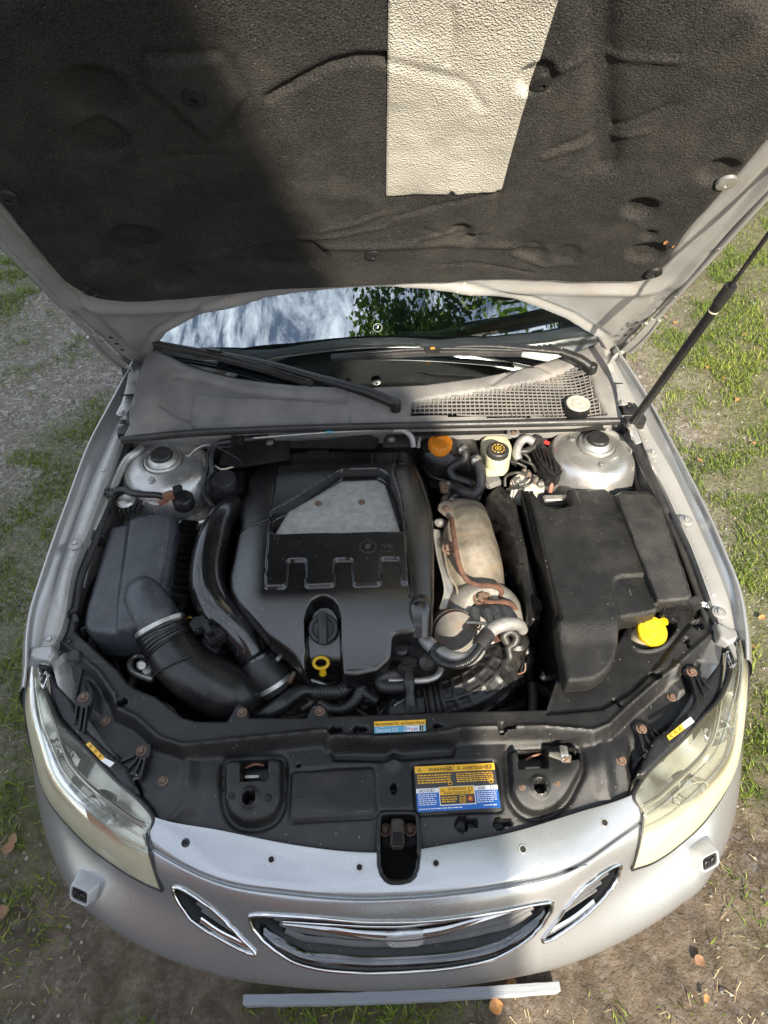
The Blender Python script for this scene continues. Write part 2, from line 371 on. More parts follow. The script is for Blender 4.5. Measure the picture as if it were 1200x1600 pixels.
M['shield'] = mat('stained_heat_shield', (.115, .10, .078), (.20, .178, .142), .6, .2, ns=26, bump=1., bs=45, dust=(.20, .155, .105), da=.8, ds=22, speck=.9, speckc=(.07, .04, .022), rust=(.14, .07, .035), ra=.7, rs=13, rlo=.54, rhi=.68)
M['rust'] = mat('rusty_steel', (.055, .025, .016), (.11, .052, .032), .85, .1, ns=60, bump=.8, bs=200, dust=(.12, .05, .03), da=.6, ds=30)
M['rust_bolt'] = mat('rusted_bolt', (.12, .07, .045), (.22, .15, .11), .7, .3, ns=150, bump=.4, bs=400)
M['rust_can'] = mat('rusting_grey_can', (.09, .082, .072), (.15, .138, .122), .68, .2, ns=30, dust=(.2, .17, .13), da=.4, rust=(.20, .09, .04), ra=.8, rs=22, rlo=.52, rhi=.64)
M['wrap'] = mat('silver_heat_sleeve', (.24, .235, .225), (.36, .355, .34), .5, .5, ns=30, bump=1., bs=70, dust=(.22, .2, .17), da=.5, ds=30)
M['felt'] = mat('black_felt_liner', (.008, .0078, .0074), (.048, .0455, .042), .95, ns=330, bump=2., bs=300, dust=(.09, .083, .07), da=.35, ds=6, speck=.5, speckc=(.3, .27, .2), spec=.2)
M['foil'] = mat('embossed_foil', (.36, .34, .295), (.47, .45, .395), .5, .25, ns=7, bump=1., dust=(.22, .195, .15), da=.5, ds=6, voro=330)
M['cowl'] = mat('faded_grey_plastic', (.11, .105, .10), (.17, .16, .15), .55, ns=10, bump=.3, bs=600, dust=(.22, .195, .165), da=.6, ds=9, speck=.3)
M['orange'] = mat('orange_cap', (.55, .17, .008), (.62, .21, .012), .5, bump=.2, bs=300, dust=(.4, .2, .06), da=.3, ds=40)
M['yellow'] = mat('yellow_cap', (.48, .30, .004), (.55, .35, .006), .42, bump=.2, bs=300, dust=(.35, .24, .05), da=.5, ds=45, dlo=.52)
M['cream'] = mat('cream_reservoir', (.42, .385, .24), (.50, .46, .30), .5, ns=18, dust=(.36, .32, .2), da=.35)
M['neck'] = mat('dirty_white_neck', (.40, .36, .28), (.5, .45, .35), .5, dust=(.15, .12, .08), da=.5, ds=25)
M['copper'] = mat('terracotta_connector', (.16, .07, .045), (.26, .12, .08), .6)
M['abs'] = mat('corroded_valve_block', (.42, .40, .36), (.62, .6, .56), .6, .2, ns=40, bump=.6, bs=90, dust=(.12, .1, .08), da=.6, ds=35, rust=(.25, .12, .06), ra=.6, rs=25)
M['dark_in'] = mat('cavity_shade_black', (.004, .004, .004), (.007, .007, .007), .8)  # near-black that paints shade inside holes and gaps, also plain black parts
M['sealer'] = mat('white_panel_sealer', (.6, .59, .56), (.7, .69, .66), .6)
M['disc_white'] = mat('weathered_pale_lid', (.28, .26, .22), (.42, .40, .35), .7, ns=40, dust=(.25, .17, .1), da=.6, ds=30)
M['grey_dash'] = mat('grey_dashboard', (.03, .035, .035), (.045, .05, .05), .7)
M['pale_dash'] = mat('pale_dash_vent', (.25, .30, .28), (.3, .35, .33), .6)
M['tyre'] = mat('tyre_rubber', (.015, .015, .015), (.025, .024, .023), .85, bump=.4, bs=80, dust=(.1, .09, .07), da=.4)
M['amber'] = mat('amber_print', (.78, .42, .03), (.8, .45, .05), .4)
M['blue'] = mat('blue_print', (.02, .12, .42), (.03, .14, .46), .4)
M['ltblue'] = mat('pale_blue_print', (.10, .32, .48), (.13, .36, .52), .4)
M['white'] = mat('white_print', (.72, .72, .70), (.78, .78, .76), .4)
M['dkgrey'] = mat('dark_grey_print', (.045, .045, .045), (.055, .055, .055), .4)
M['ink'] = mat('black_ink', (.012, .012, .012), (.02, .02, .02), .5)
M['red'] = mat('red_print', (.5, .03, .03), (.55, .05, .05), .4)
M['ghost'] = mat('worn_grey_print', (.04, .036, .03), (.055, .048, .038), .5)
M['plank'] = mat('weathered_grey_plank', (.22, .235, .26), (.30, .315, .34), .8, ns=8, bump=1., bs=40, aniso=(.12, 1.5, 1.5), dust=(.06, .06, .06), da=.75, ds=11, dlo=.6, dhi=.7)
M['emblem'] = mat('polished_emblem', (.62, .62, .62), (.7, .7, .7), .24, .7)
M['pod'] = mat('pale_silver_plastic', (.36, .365, .37), (.48, .485, .49), .3, .2, rv=.05)
M['slat'] = mat('lit_grey_slat', (.07, .07, .073), (.10, .10, .10), .5, bump=.3, bs=300, dust=DUST, da=.2)  # black slats in a lighter grey that stands for light on them
M['leaf_dry'] = mat('dry_leaf', (.26, .11, .03), (.42, .22, .08), .7, ns=60, bump=.5, bs=150)
M['leaf_brown'] = mat('brown_leaf', (.16, .08, .04), (.26, .15, .08), .8, ns=60, bump=.5, bs=150)
M['bark'] = mat('tree_bark', (.06, .045, .03), (.14, .11, .08), .9, ns=9, bump=1., bs=14)
M['brick'] = mat('brick_wall', (.30, .12, .07), (.38, .17, .10), .85, ns=3, bump=.5, bs=60)
M['rooftile'] = mat('roof_tile', (.10, .07, .06), (.16, .11, .09), .8, ns=5, bump=.8, bs=12)
M['paint_white'] = mat('white_joinery', (.7, .7, .68), (.76, .76, .74), .5)

def glassy(name, tint, refl_ior, mixmin, rough=.0, tr=(.75, .85, .8)):
    X = bpy.data.materials.new(name); X.use_nodes = True; t = X.node_tree; n = t.nodes; n.clear(); L = t.links.new
    g = n.new('ShaderNodeBsdfGlossy'); g.inputs['Roughness'].default_value = rough; g.inputs['Color'].default_value = tint+(1,)
    tr_ = n.new('ShaderNodeBsdfTransparent'); tr_.inputs['Color'].default_value = tr+(1,)
    f = n.new('ShaderNodeFresnel'); f.inputs['IOR'].default_value = refl_ior
    mx_ = n.new('ShaderNodeMixShader'); L(f.outputs[0], mx_.inputs[0]); L(tr_.outputs[0], mx_.inputs[1]); L(g.outputs[0], mx_.inputs[2])
    o = n.new('ShaderNodeOutputMaterial'); L(mx_.outputs[0], o.inputs[0]); return X
M['glass'] = glassy('windscreen_glass', (.88, .96, 1), 4.0, 0, .012, (.55, .68, .62))
M['window'] = glassy('house_window_glass', (1, 1, 1), 1.6, 0, .0, (.2, .22, .24))

def lens_mat():
    """old headlamp polycarbonate: clear where the sun never baked it, hazy yellow on the forward part (attribute 'haze')"""
    X = bpy.data.materials.new('hazed_polycarbonate'); X.use_nodes = True; t = X.node_tree; n = t.nodes; n.clear(); L = t.links.new
    a = n.new('ShaderNodeAttribute'); a.attribute_name = 'haze'
    co = n.new('ShaderNodeTexCoord'); k = n.new('ShaderNodeTexNoise'); k.inputs['Scale'].default_value = 22; k.inputs['Detail'].default_value = 7
    L(co.outputs['Object'], k.inputs['Vector'])
    mr = n.new('ShaderNodeMapRange'); mr.inputs['From Min'].default_value = .25; mr.inputs['From Max'].default_value = .8; mr.inputs['To Min'].default_value = .75; mr.inputs['To Max'].default_value = 1.
    L(k.outputs['Fac'], mr.inputs['Value'])
    mu = n.new('ShaderNodeMath'); mu.operation = 'MULTIPLY'; L(a.outputs['Fac'], mu.inputs[0]); L(mr.outputs[0], mu.inputs[1])
    d = n.new('ShaderNodeBsdfPrincipled'); d.inputs['Base Color'].default_value = (.60, .56, .36, 1); d.inputs['Roughness'].default_value = .35
    cr = n.new('ShaderNodeMix'); cr.data_type = 'RGBA'; cr.inputs['A'].default_value = (.60, .56, .39, 1); cr.inputs['B'].default_value = (.52, .485, .34, 1); L(k.outputs['Fac'], cr.inputs['Factor']); L(cr.outputs['Result'], d.inputs['Base Color'])
    tl = n.new('ShaderNodeBsdfTranslucent'); tl.inputs['Color'].default_value = (.75, .73, .6, 1)
    m1 = n.new('ShaderNodeMixShader'); m1.inputs[0].default_value = .3; L(d.outputs[0], m1.inputs[1]); L(tl.outputs[0], m1.inputs[2])
    tr = n.new('ShaderNodeBsdfTransparent'); tr.inputs['Color'].default_value = (.93, .94, .88, 1)
    gl = n.new('ShaderNodeBsdfGlossy'); gl.inputs['Roughness'].default_value = .04; fr = n.new('ShaderNodeFresnel'); fr.inputs['IOR'].default_value = 1.55
    m2 = n.new('ShaderNodeMixShader'); L(fr.outputs[0], m2.inputs[0]); L(tr.outputs[0], m2.inputs[1]); L(gl.outputs[0], m2.inputs[2])
    m3 = n.new('ShaderNodeMixShader'); L(mu.outputs[0], m3.inputs[0]); L(m2.outputs[0], m3.inputs[1]); L(m1.outputs[0], m3.inputs[2])
    o = n.new('ShaderNodeOutputMaterial'); L(m3.outputs[0], o.inputs[0]); return X
M['lens'] = lens_mat()

def leafmat(name, lo, hi, trans=.35, attr='tone', mid=None):
    X = bpy.data.materials.new(name); X.use_nodes = True; t = X.node_tree; n = t.nodes; L = t.links.new; b = n['Principled BSDF']
    a = n.new('ShaderNodeAttribute'); a.attribute_name = attr; c = n.new('ShaderNodeValToRGB')
    c.color_ramp.elements[0].color = lo+(1,); c.color_ramp.elements[1].color = hi+(1,)
    if mid:
        e_ = c.color_ramp.elements.new(.62); e_.color = mid+(1,)
    L(a.outputs['Fac'], c.inputs[0]); L(c.outputs[0], b.inputs['Base Color'])
    b.inputs['Roughness'].default_value = .55; b.inputs['Specular IOR Level'].default_value = .3
    tl = n.new('ShaderNodeBsdfTranslucent'); L(c.outputs[0], tl.inputs['Color']); m_ = n.new('ShaderNodeMixShader'); m_.inputs[0].default_value = trans
    L(b.outputs[0], m_.inputs[1]); L(tl.outputs[0], m_.inputs[2]); L(m_.outputs[0], n['Material Output'].inputs[0]); return X
M['grass'] = leafmat('grass_blade', (.055, .105, .012), (.42, .38, .12), mid=(.21, .275, .035))
M['crown'] = leafmat('tree_leaf', (.03, .08, .008), (.16, .26, .03), .55)

def ground_mat():
    X = bpy.data.materials.new('dirt_and_gravel'); X.use_nodes = True; t = X.node_tree; n = t.nodes; L = t.links.new; b = n['Principled BSDF']
    co = n.new('ShaderNodeTexCoord').outputs['Object']
    def noise(s, d=8, r=.65):
        k = n.new('ShaderNodeTexNoise'); k.inputs['Scale'].default_value = s; k.inputs['Detail'].default_value = d; k.inputs['Roughness'].default_value = r; L(co, k.inputs['Vector']); return k.outputs['Fac']
    def ramp(f, st):
        k = n.new('ShaderNodeValToRGB'); cr = k.color_ramp
        cr.elements[0].position = st[0][0]; cr.elements[0].color = st[0][1]+(1,); cr.elements[1].position = st[-1][0]; cr.elements[1].color = st[-1][1]+(1,)
        for p, c in st[1:-1]: e = cr.elements.new(p); e.color = c+(1,)
        L(f, k.inputs[0]); return k.outputs[0]
    def mix(f, a, c, mode='MIX'):
        k = n.new('ShaderNodeMix'); k.data_type = 'RGBA'; k.blend_type = mode
        if isinstance(f, float): k.inputs['Factor'].default_value = f
        else: L(f, k.inputs['Factor'])
        L(a, k.inputs['A']); L(c, k.inputs['B']); return k.outputs['Result']
    soil = ramp(noise(9), [(.3, (.055, .040, .028)), (.5, (.13, .096, .066)), (.7, (.24, .185, .13))])
    v = n.new('ShaderNodeTexVoronoi'); v.inputs['Scale'].default_value = 75; L(co, v.inputs['Vector'])
    v2 = n.new('ShaderNodeTexVoronoi'); v2.inputs['Scale'].default_value = 150; L(co, v2.inputs['Vector'])
    sp = n.new('ShaderNodeSeparateColor'); L(v.outputs['Color'], sp.inputs[0])
    peb = ramp(sp.outputs[0], [(0., (.15, .135, .12)), (.5, (.30, .275, .25)), (1., (.52, .485, .45))])
    a = n.new('ShaderNodeAttribute'); a.attribute_name = 'gravel'
    k = n.new('ShaderNodeMapRange'); k.inputs['From Min'].default_value = .42; k.inputs['From Max'].default_value = .62; L(noise(30), k.inputs['Value'])
    mu = n.new('ShaderNodeMath'); mu.operation = 'MULTIPLY'; mu.use_clamp = True; L(k.outputs[0], mu.inputs[0]); L(a.outputs['Fac'], mu.inputs[1])
    pale = ramp(noise(17), [(.3, (.17, .15, .13)), (.7, (.34, .305, .265))]); kp = n.new('ShaderNodeMapRange'); kp.inputs['From Min'].default_value = .4; kp.inputs['From Max'].default_value = 1.15; kp.inputs['To Max'].default_value = .8; L(a.outputs['Fac'], kp.inputs['Value'])  # pale gravelly soil, lightened further to brighten the shaded left side
    soil = mix(kp.outputs[0], soil, pale); col = mix(mu.outputs[0], soil, peb)
    g = n.new('ShaderNodeAttribute'); g.attribute_name = 'moss'
    mossc = ramp(noise(40), [(.3, (.07, .085, .03)), (.7, (.17, .18, .07))])
    k2 = n.new('ShaderNodeMath'); k2.operation = 'MULTIPLY'; k2.inputs[1].default_value = .75; L(g.outputs['Fac'], k2.inputs[0]); col = mix(k2.outputs[0], col, mossc)
    L(col, b.inputs['Base Color']); b.inputs['Roughness'].default_value = .9; b.inputs['Specular IOR Level'].default_value = .25
    bp = n.new('ShaderNodeBump'); bp.inputs['Strength'].default_value = .45; bp.inputs['Distance'].default_value = .008; bp.invert = True
    ad = n.new('ShaderNodeMath'); ad.operation = 'ADD'; L(v.outputs['Distance'], ad.inputs[0]); L(v2.outputs['Distance'], ad.inputs[1])
    bp2 = n.new('ShaderNodeBump'); bp2.inputs['Strength'].default_value = 1.; bp2.inputs['Distance'].default_value = .03; L(noise(26, 12, .75), bp2.inputs['Height'])
    L(ad.outputs[0], bp.inputs['Height']); L(bp2.outputs[0], bp.inputs['Normal']); L(bp.outputs[0], b.inputs['Normal']); return X
M['ground'] = ground_mat()
def attr(o, name, vals):
    a = o.data.attributes.new(name, 'FLOAT', 'POINT'); a.data.foreach_set('value', np.asarray(vals, np.float32))

# ================================================================== THE SETTING
def axis_pts(lo, hi, fine, far):
    c = list(np.arange(lo, hi+1e-6, fine)); s = fine; a = lo; left = []
    while a > -far: s *= 1.35; a -= s; left.append(a)
    s = fine; b = hi; right = []
    while b < far: s *= 1.35; b += s; right.append(b)
    return np.array(left[::-1]+c+right)
GB = []   # grass patches: x, y, radius, weight
for x, y, r, wt in [(30, 420, .5, 1.), (20, 510, .3, .5), (112, 690, .28, 1.), (150, 640, .2, .6), (60, 790, .35, .7), (40, 880, .4, 1.), (85, 820, .3, .8), (20, 990, .4, 1.),
                    (25, 1100, .3, .9), (45, 1210, .22, 1.), (15, 1290, .25, 1.), (60, 1280, .12, .9), (5, 1400, .15, .25), (8, 1570, .12, .5),
                    (1080, 470, .4, .6), (1180, 420, .5, .9), (1130, 540, .4, 1.), (1060, 560, .25, .9), (1180, 640, .45, 1.), (1050, 610, .16, .8), (1100, 720, .2, .5),
                    (1160, 740, .3, 1.), (1120, 790, .22, .7), (1190, 810, .3, 1.), (1180, 900, .35, 1.3), (1140, 480, .4, 1.), (1190, 560, .4, 1.), (1095, 640, .12, .6), (1170, 690, .3, .9), (1130, 840, .15, .8), (1160, 860, .2, 1.), (1190, 980, .25, 1.), (1195, 1070, .2, .7),
                    (1185, 1180, .2, .9), (1190, 1230, .15, .7), (1150, 1400, .12, .25), (1170, 1450, .12, .3), (1000, 1560, .25, .12), (600, 1590, .12, .9), (480, 1590, .1, .7), (700, 1580, .08, .7), (410, 1548, .06, .6),
                    (200, 1590, .15, .15), (1100, 380, .5, .7), (60, 640, .3, .15)]:
    p = U(x, y, 0.); GB.append((p[0], p[1], r, wt))
GB += [(x, y, r, wt) for x, y, r, wt in [(-2.6, 3.6, 1., .9), (2.6, 3.8, 1.2, 1.), (-3.2, 1.0, .8, .9), (3.0, 1.4, .9, 1.), (2.7, -.4, .7, .5), (-2.7, -.4, .6, .7), (-3.4, 2.6, .7, .5), (3.6, 2.6, .9, .8)]]
def grass_d(X, Y):
    d = np.zeros_like(X)
    for x, y, r, wt in GB: d = np.maximum(d, wt*np.exp(-((X-x)**2+(Y-y)**2)/(r*r)*1.2))
    d = np.maximum(d, .6*sm((np.hypot(X, (Y-1.5)*.8)-3.6)/1.2))
    return d
gx = axis_pts(-4.2, 4.2, .03, 900); gy = axis_pts(-1.6, 6.4, .03, 900)
GX, GY = np.meshgrid(gx, gy, indexing='ij')
def ground_z(X, Y):
    near = sm(1-(np.hypot(X, Y-2)-6)/6)
    return near*((fbm(X, Y, .5, 4)-.5)*.04+(fbm(X, Y, .09, 3, 3.)-.45)*.018)-.012
GZ = ground_z(GX, GY); a_, b_ = GX.shape; i = np.arange(a_-1)[:, None]*b_; j = np.arange(b_-1)[None, :]
Fg = np.stack([i+j, i+b_+j, i+b_+j+1, i+j+1], -1).reshape(-1, 4)
ground = mesh('ground', np.stack([GX, GY, GZ], -1).reshape(-1, 3), Fg, M['ground'], sharp=None)
props(ground, kind='structure')
dd = grass_d(GX, GY); gr = np.clip(.25+1.3*np.exp(-((GX+1.9)/1.1)**2)*sm((GY-.2)/1.)+.5*np.exp(-((GX-1.35)/.5)**2)*sm(GY-.3), 0, 1.2)  # gravel mask, strongest on the left where it also brightens the shade
attr(ground, 'moss', np.clip(dd*.9+(fbm(GX, GY, .3, 3, 5.)-.55)*.8, 0, 1).ravel()); attr(ground, 'gravel', gr.ravel())

def blades(n, box_, seed, lo, hi, dens, name, label):
    g = np.random.default_rng(seed); X = g.uniform(box_[0], box_[1], n*9); Y = g.uniform(box_[2], box_[3], n*9)
    pr = dens(X, Y)*(.12+1.7*sm((fbm(X, Y, .16, 4, 8.)-.42)/.14)); k = (g.random(len(X)) < pr*.95) & ~((np.abs(X) < .80) & (Y > .0) & (Y < 4.6))
    X, Y = X[k][:n], Y[k][:n]; n = len(X); L = g.uniform(lo, hi, n)*(.5+1.*fbm(X, Y, .25, 2, 2.)); az = g.uniform(0, 6.283, n); le = g.uniform(.15, 1.1, n)*L; wd = g.uniform(.0012, .0026, n)
    dx, dy = np.cos(az), np.sin(az); Z0 = ground_z(X, Y)-.004
    rows = []
    for t, wk in ((0., 1.), (.5, .8), (1., .06)):
        cx = X+dx*le*t**1.8; cy = Y+dy*le*t**1.8; cz = Z0+L*t*(1-.28*t)
        for s_ in (-1, 1): rows.append(np.stack([cx-dy*wd*wk*s_, cy+dx*wd*wk*s_, cz], -1))
    V = np.stack(rows, 1).reshape(-1, 3); b0 = np.arange(n)[:, None]*6
    F = np.concatenate([b0+np.array([0, 1, 3, 2]), b0+np.array([2, 3, 5, 4])], 0)
    o = mesh(name, V, F, M['grass'], sharp=None); tone = np.clip(g.normal(.36, .24, n)+.7*(fbm(X, Y, .4, 3, 4.)-.45), 0, 1)
    attr(o, 'tone', np.repeat(tone, 6)); props(o, label, 'grass', kind='stuff'); return o
blades(190000, (-4.2, 4.2, -1.2, 6), 3, .014, .048, grass_d, 'grass', 'short green grass growing in patches beside the car')
def straw_d(X, Y): return .12+.3*np.exp(-((np.abs(X)-1.3)/.7)**2)
g = np.random.default_rng(5)
# loose stones, too many to count
n = 14000; X = np.where(g.random(n) < .6, g.uniform(-3.2, -.85, n), g.uniform(.8, 2.6, n)); Y = g.uniform(-.5, 4.2, n)
k = g.random(n) < (.25+.75*fbm(X, Y, .4, 3, 1.)); X, Y = X[k], Y[k]; n = len(X); s = g.uniform(.002, .0065, n)*(1+.8*(g.random(n) > .96))
base = np.array([[1, 0, 0], [-1, 0, 0], [0, 1, 0], [0, -1, 0], [0, 0, .7], [0, 0, -.5], [.7, .7, .35], [-.7, .6, .3], [-.6, -.7, .3], [.7, -.6, .3]])
V = base[None]*(s[:, None, None])*g.uniform(.7, 1.25, (n, 10, 3)); az = g.uniform(0, 6.28, n); c, s_ = np.cos(az)[:, None], np.sin(az)[:, None]
V = np.stack([V[..., 0]*c-V[..., 1]*s_+X[:, None], V[..., 0]*s_+V[..., 1]*c+Y[:, None], V[..., 2]+ground_z(X, Y)[:, None]+s[:, None]*.2], -1).reshape(-1, 3)
ff = np.array([[0, 6, 4], [6, 2, 4], [2, 7, 4], [7, 1, 4], [1, 8, 4], [8, 3, 4], [3, 9, 4], [9, 0, 4], [0, 2, 6], [2, 1, 7], [1, 3, 8], [3, 0, 9]])
F = (np.arange(n)[:, None, None]*10+ff[None]).reshape(-1, 3)
M['stone'] = leafmat('loose_stone', (.09, .08, .07), (.30, .28, .25), .0)
o = mesh('gravel', V, F, M['stone'], sharp=30); attr(o, 'tone', np.repeat(g.random(n)**1.3, 10)); props(o, 'small loose stones scattered over the bare track', 'gravel', kind='stuff')
# dry grass straw and debris lying flat on the bare soil
n = 9000; X = g.uniform(-3, 3, n); Y = g.uniform(-.9, 4, n); k = (np.abs(X) > .8) | (Y < .0); X, Y = X[k], Y[k]; n = len(X); L = g.uniform(.006, .03, n); az = g.uniform(0, 3.14, n); z = ground_z(X, Y)+.004
dx, dy = np.cos(az)*L/2, np.sin(az)*L/2; wx, wy = -np.sin(az)*.0009, np.cos(az)*.0009
V = np.stack([np.stack([X-dx-wx, Y-dy-wy, z], -1), np.stack([X+dx-wx, Y+dy-wy, z+.004], -1), np.stack([X+dx+wx, Y+dy+wy, z+.004], -1), np.stack([X-dx+wx, Y-dy+wy, z], -1)], 1).reshape(-1, 3)
M['straw'] = leafmat('dry_straw', (.12, .08, .05), (.48, .40, .24), .1)
o = mesh('straw', V, (np.arange(n)[:, None]*4+np.arange(4)), M['straw'], sharp=None); attr(o, 'tone', np.repeat(g.random(n), 4)); props(o, 'dry straw and plant litter on the bare soil', 'litter', kind='stuff')

# fallen leaves on the ground, each a cupped blade with a midrib fold
def leaf_mesh(seed, L, W):
    g = np.random.default_rng(seed); t = np.linspace(0, 1, 7); hw = W*np.sin(t*math.pi)**.8*(1+g.uniform(-.25, .25, 7)); V = []
    for k in range(7):
        for s_ in (-1, -.5, 0, .5, 1):
            V.append((s_*hw[k], (t[k]-.5)*L, .004+.25*abs(s_)*hw[k]+.18*L*(t[k]-.5)**2+g.uniform(-.001, .001)))
    F = [(k*5+q, k*5+q+1, k*5+q+6, k*5+q+5) for k in range(6) for q in range(4)]
    V += [(0, L*.5, .006), (.001, L*.5, .006), (.004, L*.75, .010)]; F.append((35, 36, 37))
    me = bpy.data.meshes.new('fallen_leaf'); me.from_pydata(V, [], F); me.update(); me.polygons.foreach_set('use_smooth', [True]*len(F)); return me
lm = [leaf_mesh(k, .05, .017) for k in range(3)]+[leaf_mesh(9, .06, .026)]
def leaf(x, y, kind, mt, label, group=None, sc=1.):
    p = U(x, y, 0.); me = lm[kind].copy(); me.materials.append(mt); o = link('fallen_leaf', me, None)
    o.location = (p[0], p[1], float(ground_z(np.array([p[0]]), np.array([p[1]]))[0])+.012); o.rotation_euler = (random.uniform(-.3, .3), random.uniform(-.3, .3), random.uniform(0, 6)); o.scale = (sc,)*3
    return props(o, label, 'leaf', group)
for q, (x, y) in enumerate([(1094, 717), (1152, 625), (1130, 592), (1055, 505), (1040, 498), (1180, 690), (1105, 575), (1165, 520), (1190, 965), (1178, 1010)]):
    leaf(x, y, q % 3, M['leaf_dry'], 'orange dead leaf lying in the sunny grass beside the strut side of the car', 'orange leaves in the sunny grass', .55)
for q, (x, y) in enumerate([(14, 1325), (22, 1312), (4, 1425)]):
    leaf(x, y, 3, M['leaf_brown'], 'brown crumpled leaf in the shaded grass beside the hazed headlamp', 'brown leaves in the shaded grass', .6)
leaf(775, 1572, 3, M['leaf_dry'], 'broad tan leaf sticking out under the grey plank', None, .65)
leaf(800, 1541, 3, M['leaf_dry'], 'tan leaf lying between the bumper and the grey plank', None, .6)
leaf(1095, 1500, 3, M['leaf_brown'], 'curled red brown leaf lying on bare soil by a root', None, .5)
leaf(1105, 1560, 0, M['leaf_dry'], 'small orange brown leaf lying alone on bare sunny soil', None, .45)

# grey board lying in front of the bumper
pl = [A('p', 381, 1557, .06), A('p', 876, 1536, .06), A('p', 875, 1545, .06), A('p', 382, 1569, .06)]
d0 = (pl[1]-pl[0]); L0 = np.linalg.norm(d0[:2]); c0 = (pl[0]+pl[2])/2; nseg = 26
ex = d0/np.linalg.norm(d0); ey = np.array([-ex[1], ex[0], 0.]); V = []
for k in range(nseg+1):
    u = (k/nseg-.5)*L0; bow = .006*(1-(2*k/nseg-1)**2)
    for (a, b) in ((-.011, 0), (.011, 0), (.011, .062), (-.011, .062)):
        V.append(c0*np.array([1, 1, 0])+ex*u*np.array([1, 1, 0])+ey*(a+random.uniform(-.0007, .0007)-bow)+np.array([0, 0, b-.005+random.uniform(-.0007, .0007)]))
F = [(k*4+q, k*4+(q+1) % 4, k*4+4+(q+1) % 4, k*4+4+q) for k in range(nseg) for q in range(4)]+[(0, 3, 2, 1), (nseg*4, nseg*4+1, nseg*4+2, nseg*4+3)]
o = mesh('wooden_plank', V, F, M['plank'], smooth=False)
bv = o.modifiers.new('bevel', 'BEVEL'); bv.width = .0015; bv.segments = 2; bv.limit_method = 'ANGLE'
props(o, 'long weathered grey plank on edge on the ground before the bumper', 'plank')

# trees (their crowns mirror in the windscreen)
def tree(loc, hgt, cr, rad, nleaf, seed, label):
    g = np.random.default_rng(seed); t = empty('broadleaf_tree', loc); props(t, label, 'tree', None)
    cr = np.array(cr, float)
    def trunk_p(): return [(0, 0, -.1), (.05, .03, hgt*.2), (cr[0]*.3, cr[1]*.3, hgt*.45), (cr[0]*.8, cr[1]*.8, hgt*.75), (cr[0], cr[1], hgt*.95)]
    sweep('trunk', trunk_p(), [.34, .26, .2, .12, .03], M['bark'], t, seg=10, n=5)
    cl = []
    for k in range(16):
        a = k*2.4+g.uniform(-.3, .3); e = g.uniform(-.35, .9); d = np.array([math.cos(a)*math.cos(e), math.sin(a)*math.cos(e), math.sin(e)*.8])
        st = np.array([cr[0]*.7, cr[1]*.7, hgt*g.uniform(.42, .75)]); en = np.array([cr[0], cr[1], cr[2]])+d*rad*g.uniform(.6, .95)
        md = (st+en)/2+np.array([0, 0, .3]); sweep('limb', [st, md, en], [.07, .045, .012], M['bark'], t, seg=6, n=4)
        for f in (.55, .75, .9, 1.): cl.append(st*(1-f)+en*f)
        for q in range(7): cl.append(en+g.normal(0, rad*.22, 3))
    cl = np.array(cl); c = cl[g.integers(0, len(cl), nleaf)]+g.normal(0, rad*.085, (nleaf, 3)); s = g.uniform(.05, .11, nleaf)
    u = g.normal(0, 1, (nleaf, 3)); u /= np.linalg.norm(u, axis=1)[:, None]; v = np.cross(u, g.normal(0, 1, (nleaf, 3))); v /= np.linalg.norm(v, axis=1)[:, None]
    u *= s[:, None]; v *= s[:, None]*.55
    V = np.stack([c-u, c+v, c+u, c-v], 1).reshape(-1, 3); o = mesh('crown', V, np.arange(nleaf)[:, None]*4+np.arange(4), M['crown'], t, sharp=None)
    attr(o, 'tone', np.repeat(g.random(nleaf), 4)); return t
tree((4.9, 3.0, 0), 11, (-1.7, -1.2, 8.0), 3.1, 42000, 11, 'tall leafy tree beside the car, mirrored in the windscreen, boughs over the glass')
tree((8.5, 7.5, 0), 12, (-.5, .2, 9), 3.4, 12000, 12, 'leafy tree farther back on the grassy side, its crown clear of the car')

# unseen brick house added to shade the far-side half of the bay
hA = H(*[np.float64(v) for v in hst(310, 0)]); hB = H(*[np.float64(v) for v in hst(490, 380)])
pA, pB = hA+SDIR*8, hB+SDIR*8; vd = (pA-pB); vd = vd/vd[2]
EZ, RZ = 4.6, 8.6
eave = pB+vd*(EZ-pB[2]); ridge = pB+vd*(RZ-pB[2])
hd = np.array([vd[0], vd[1], 0]); run = (RZ-EZ)*np.linalg.norm(hd); hd /= np.linalg.norm(hd); sdv = np.array([hd[1], -hd[0], 0]);
if sdv[0] > 0: sdv = -sdv
house = empty('added_shade_house', tuple(eave*np.array([1, 1, 0]))); props(house, 'unseen red brick house added before the car to cast its shade', 'house')
E0 = eave*np.array([1, 1, 0]); inset = -hd*0+sdv*.12
def hp(a, b, z): return E0*0+sdv*a+hd*b+np.array([0, 0, z])
LEN = 1.9; ov = .12
def hmesh(nm, V, F, mt, par=house): return mesh(nm, V, F, mt, par, smooth=False)
c4 = [(ov, .25), (LEN, .25), (LEN, 2*run-.25), (ov, 2*run-.25)]
V = [hp(a, b, 0) for a, b in c4]+[hp(a, b, EZ+.25) for a, b in c4]+[hp(ov, run, RZ-.3), hp(LEN, run, RZ-.3)]
hmesh('wall', V, [(0, 1, 5, 4), (1, 2, 6, 9, 5), (2, 3, 7, 6), (3, 0, 4, 8, 7)], M['brick'])
th = .12
V = [hp(0, 0, EZ), hp(LEN+.1, 0, EZ), hp(LEN+.1, run, RZ), hp(0, run, RZ), hp(0, 2*run, EZ), hp(LEN+.1, 2*run, EZ)]; V += [v-np.array([0, 0, th]) for v in V]
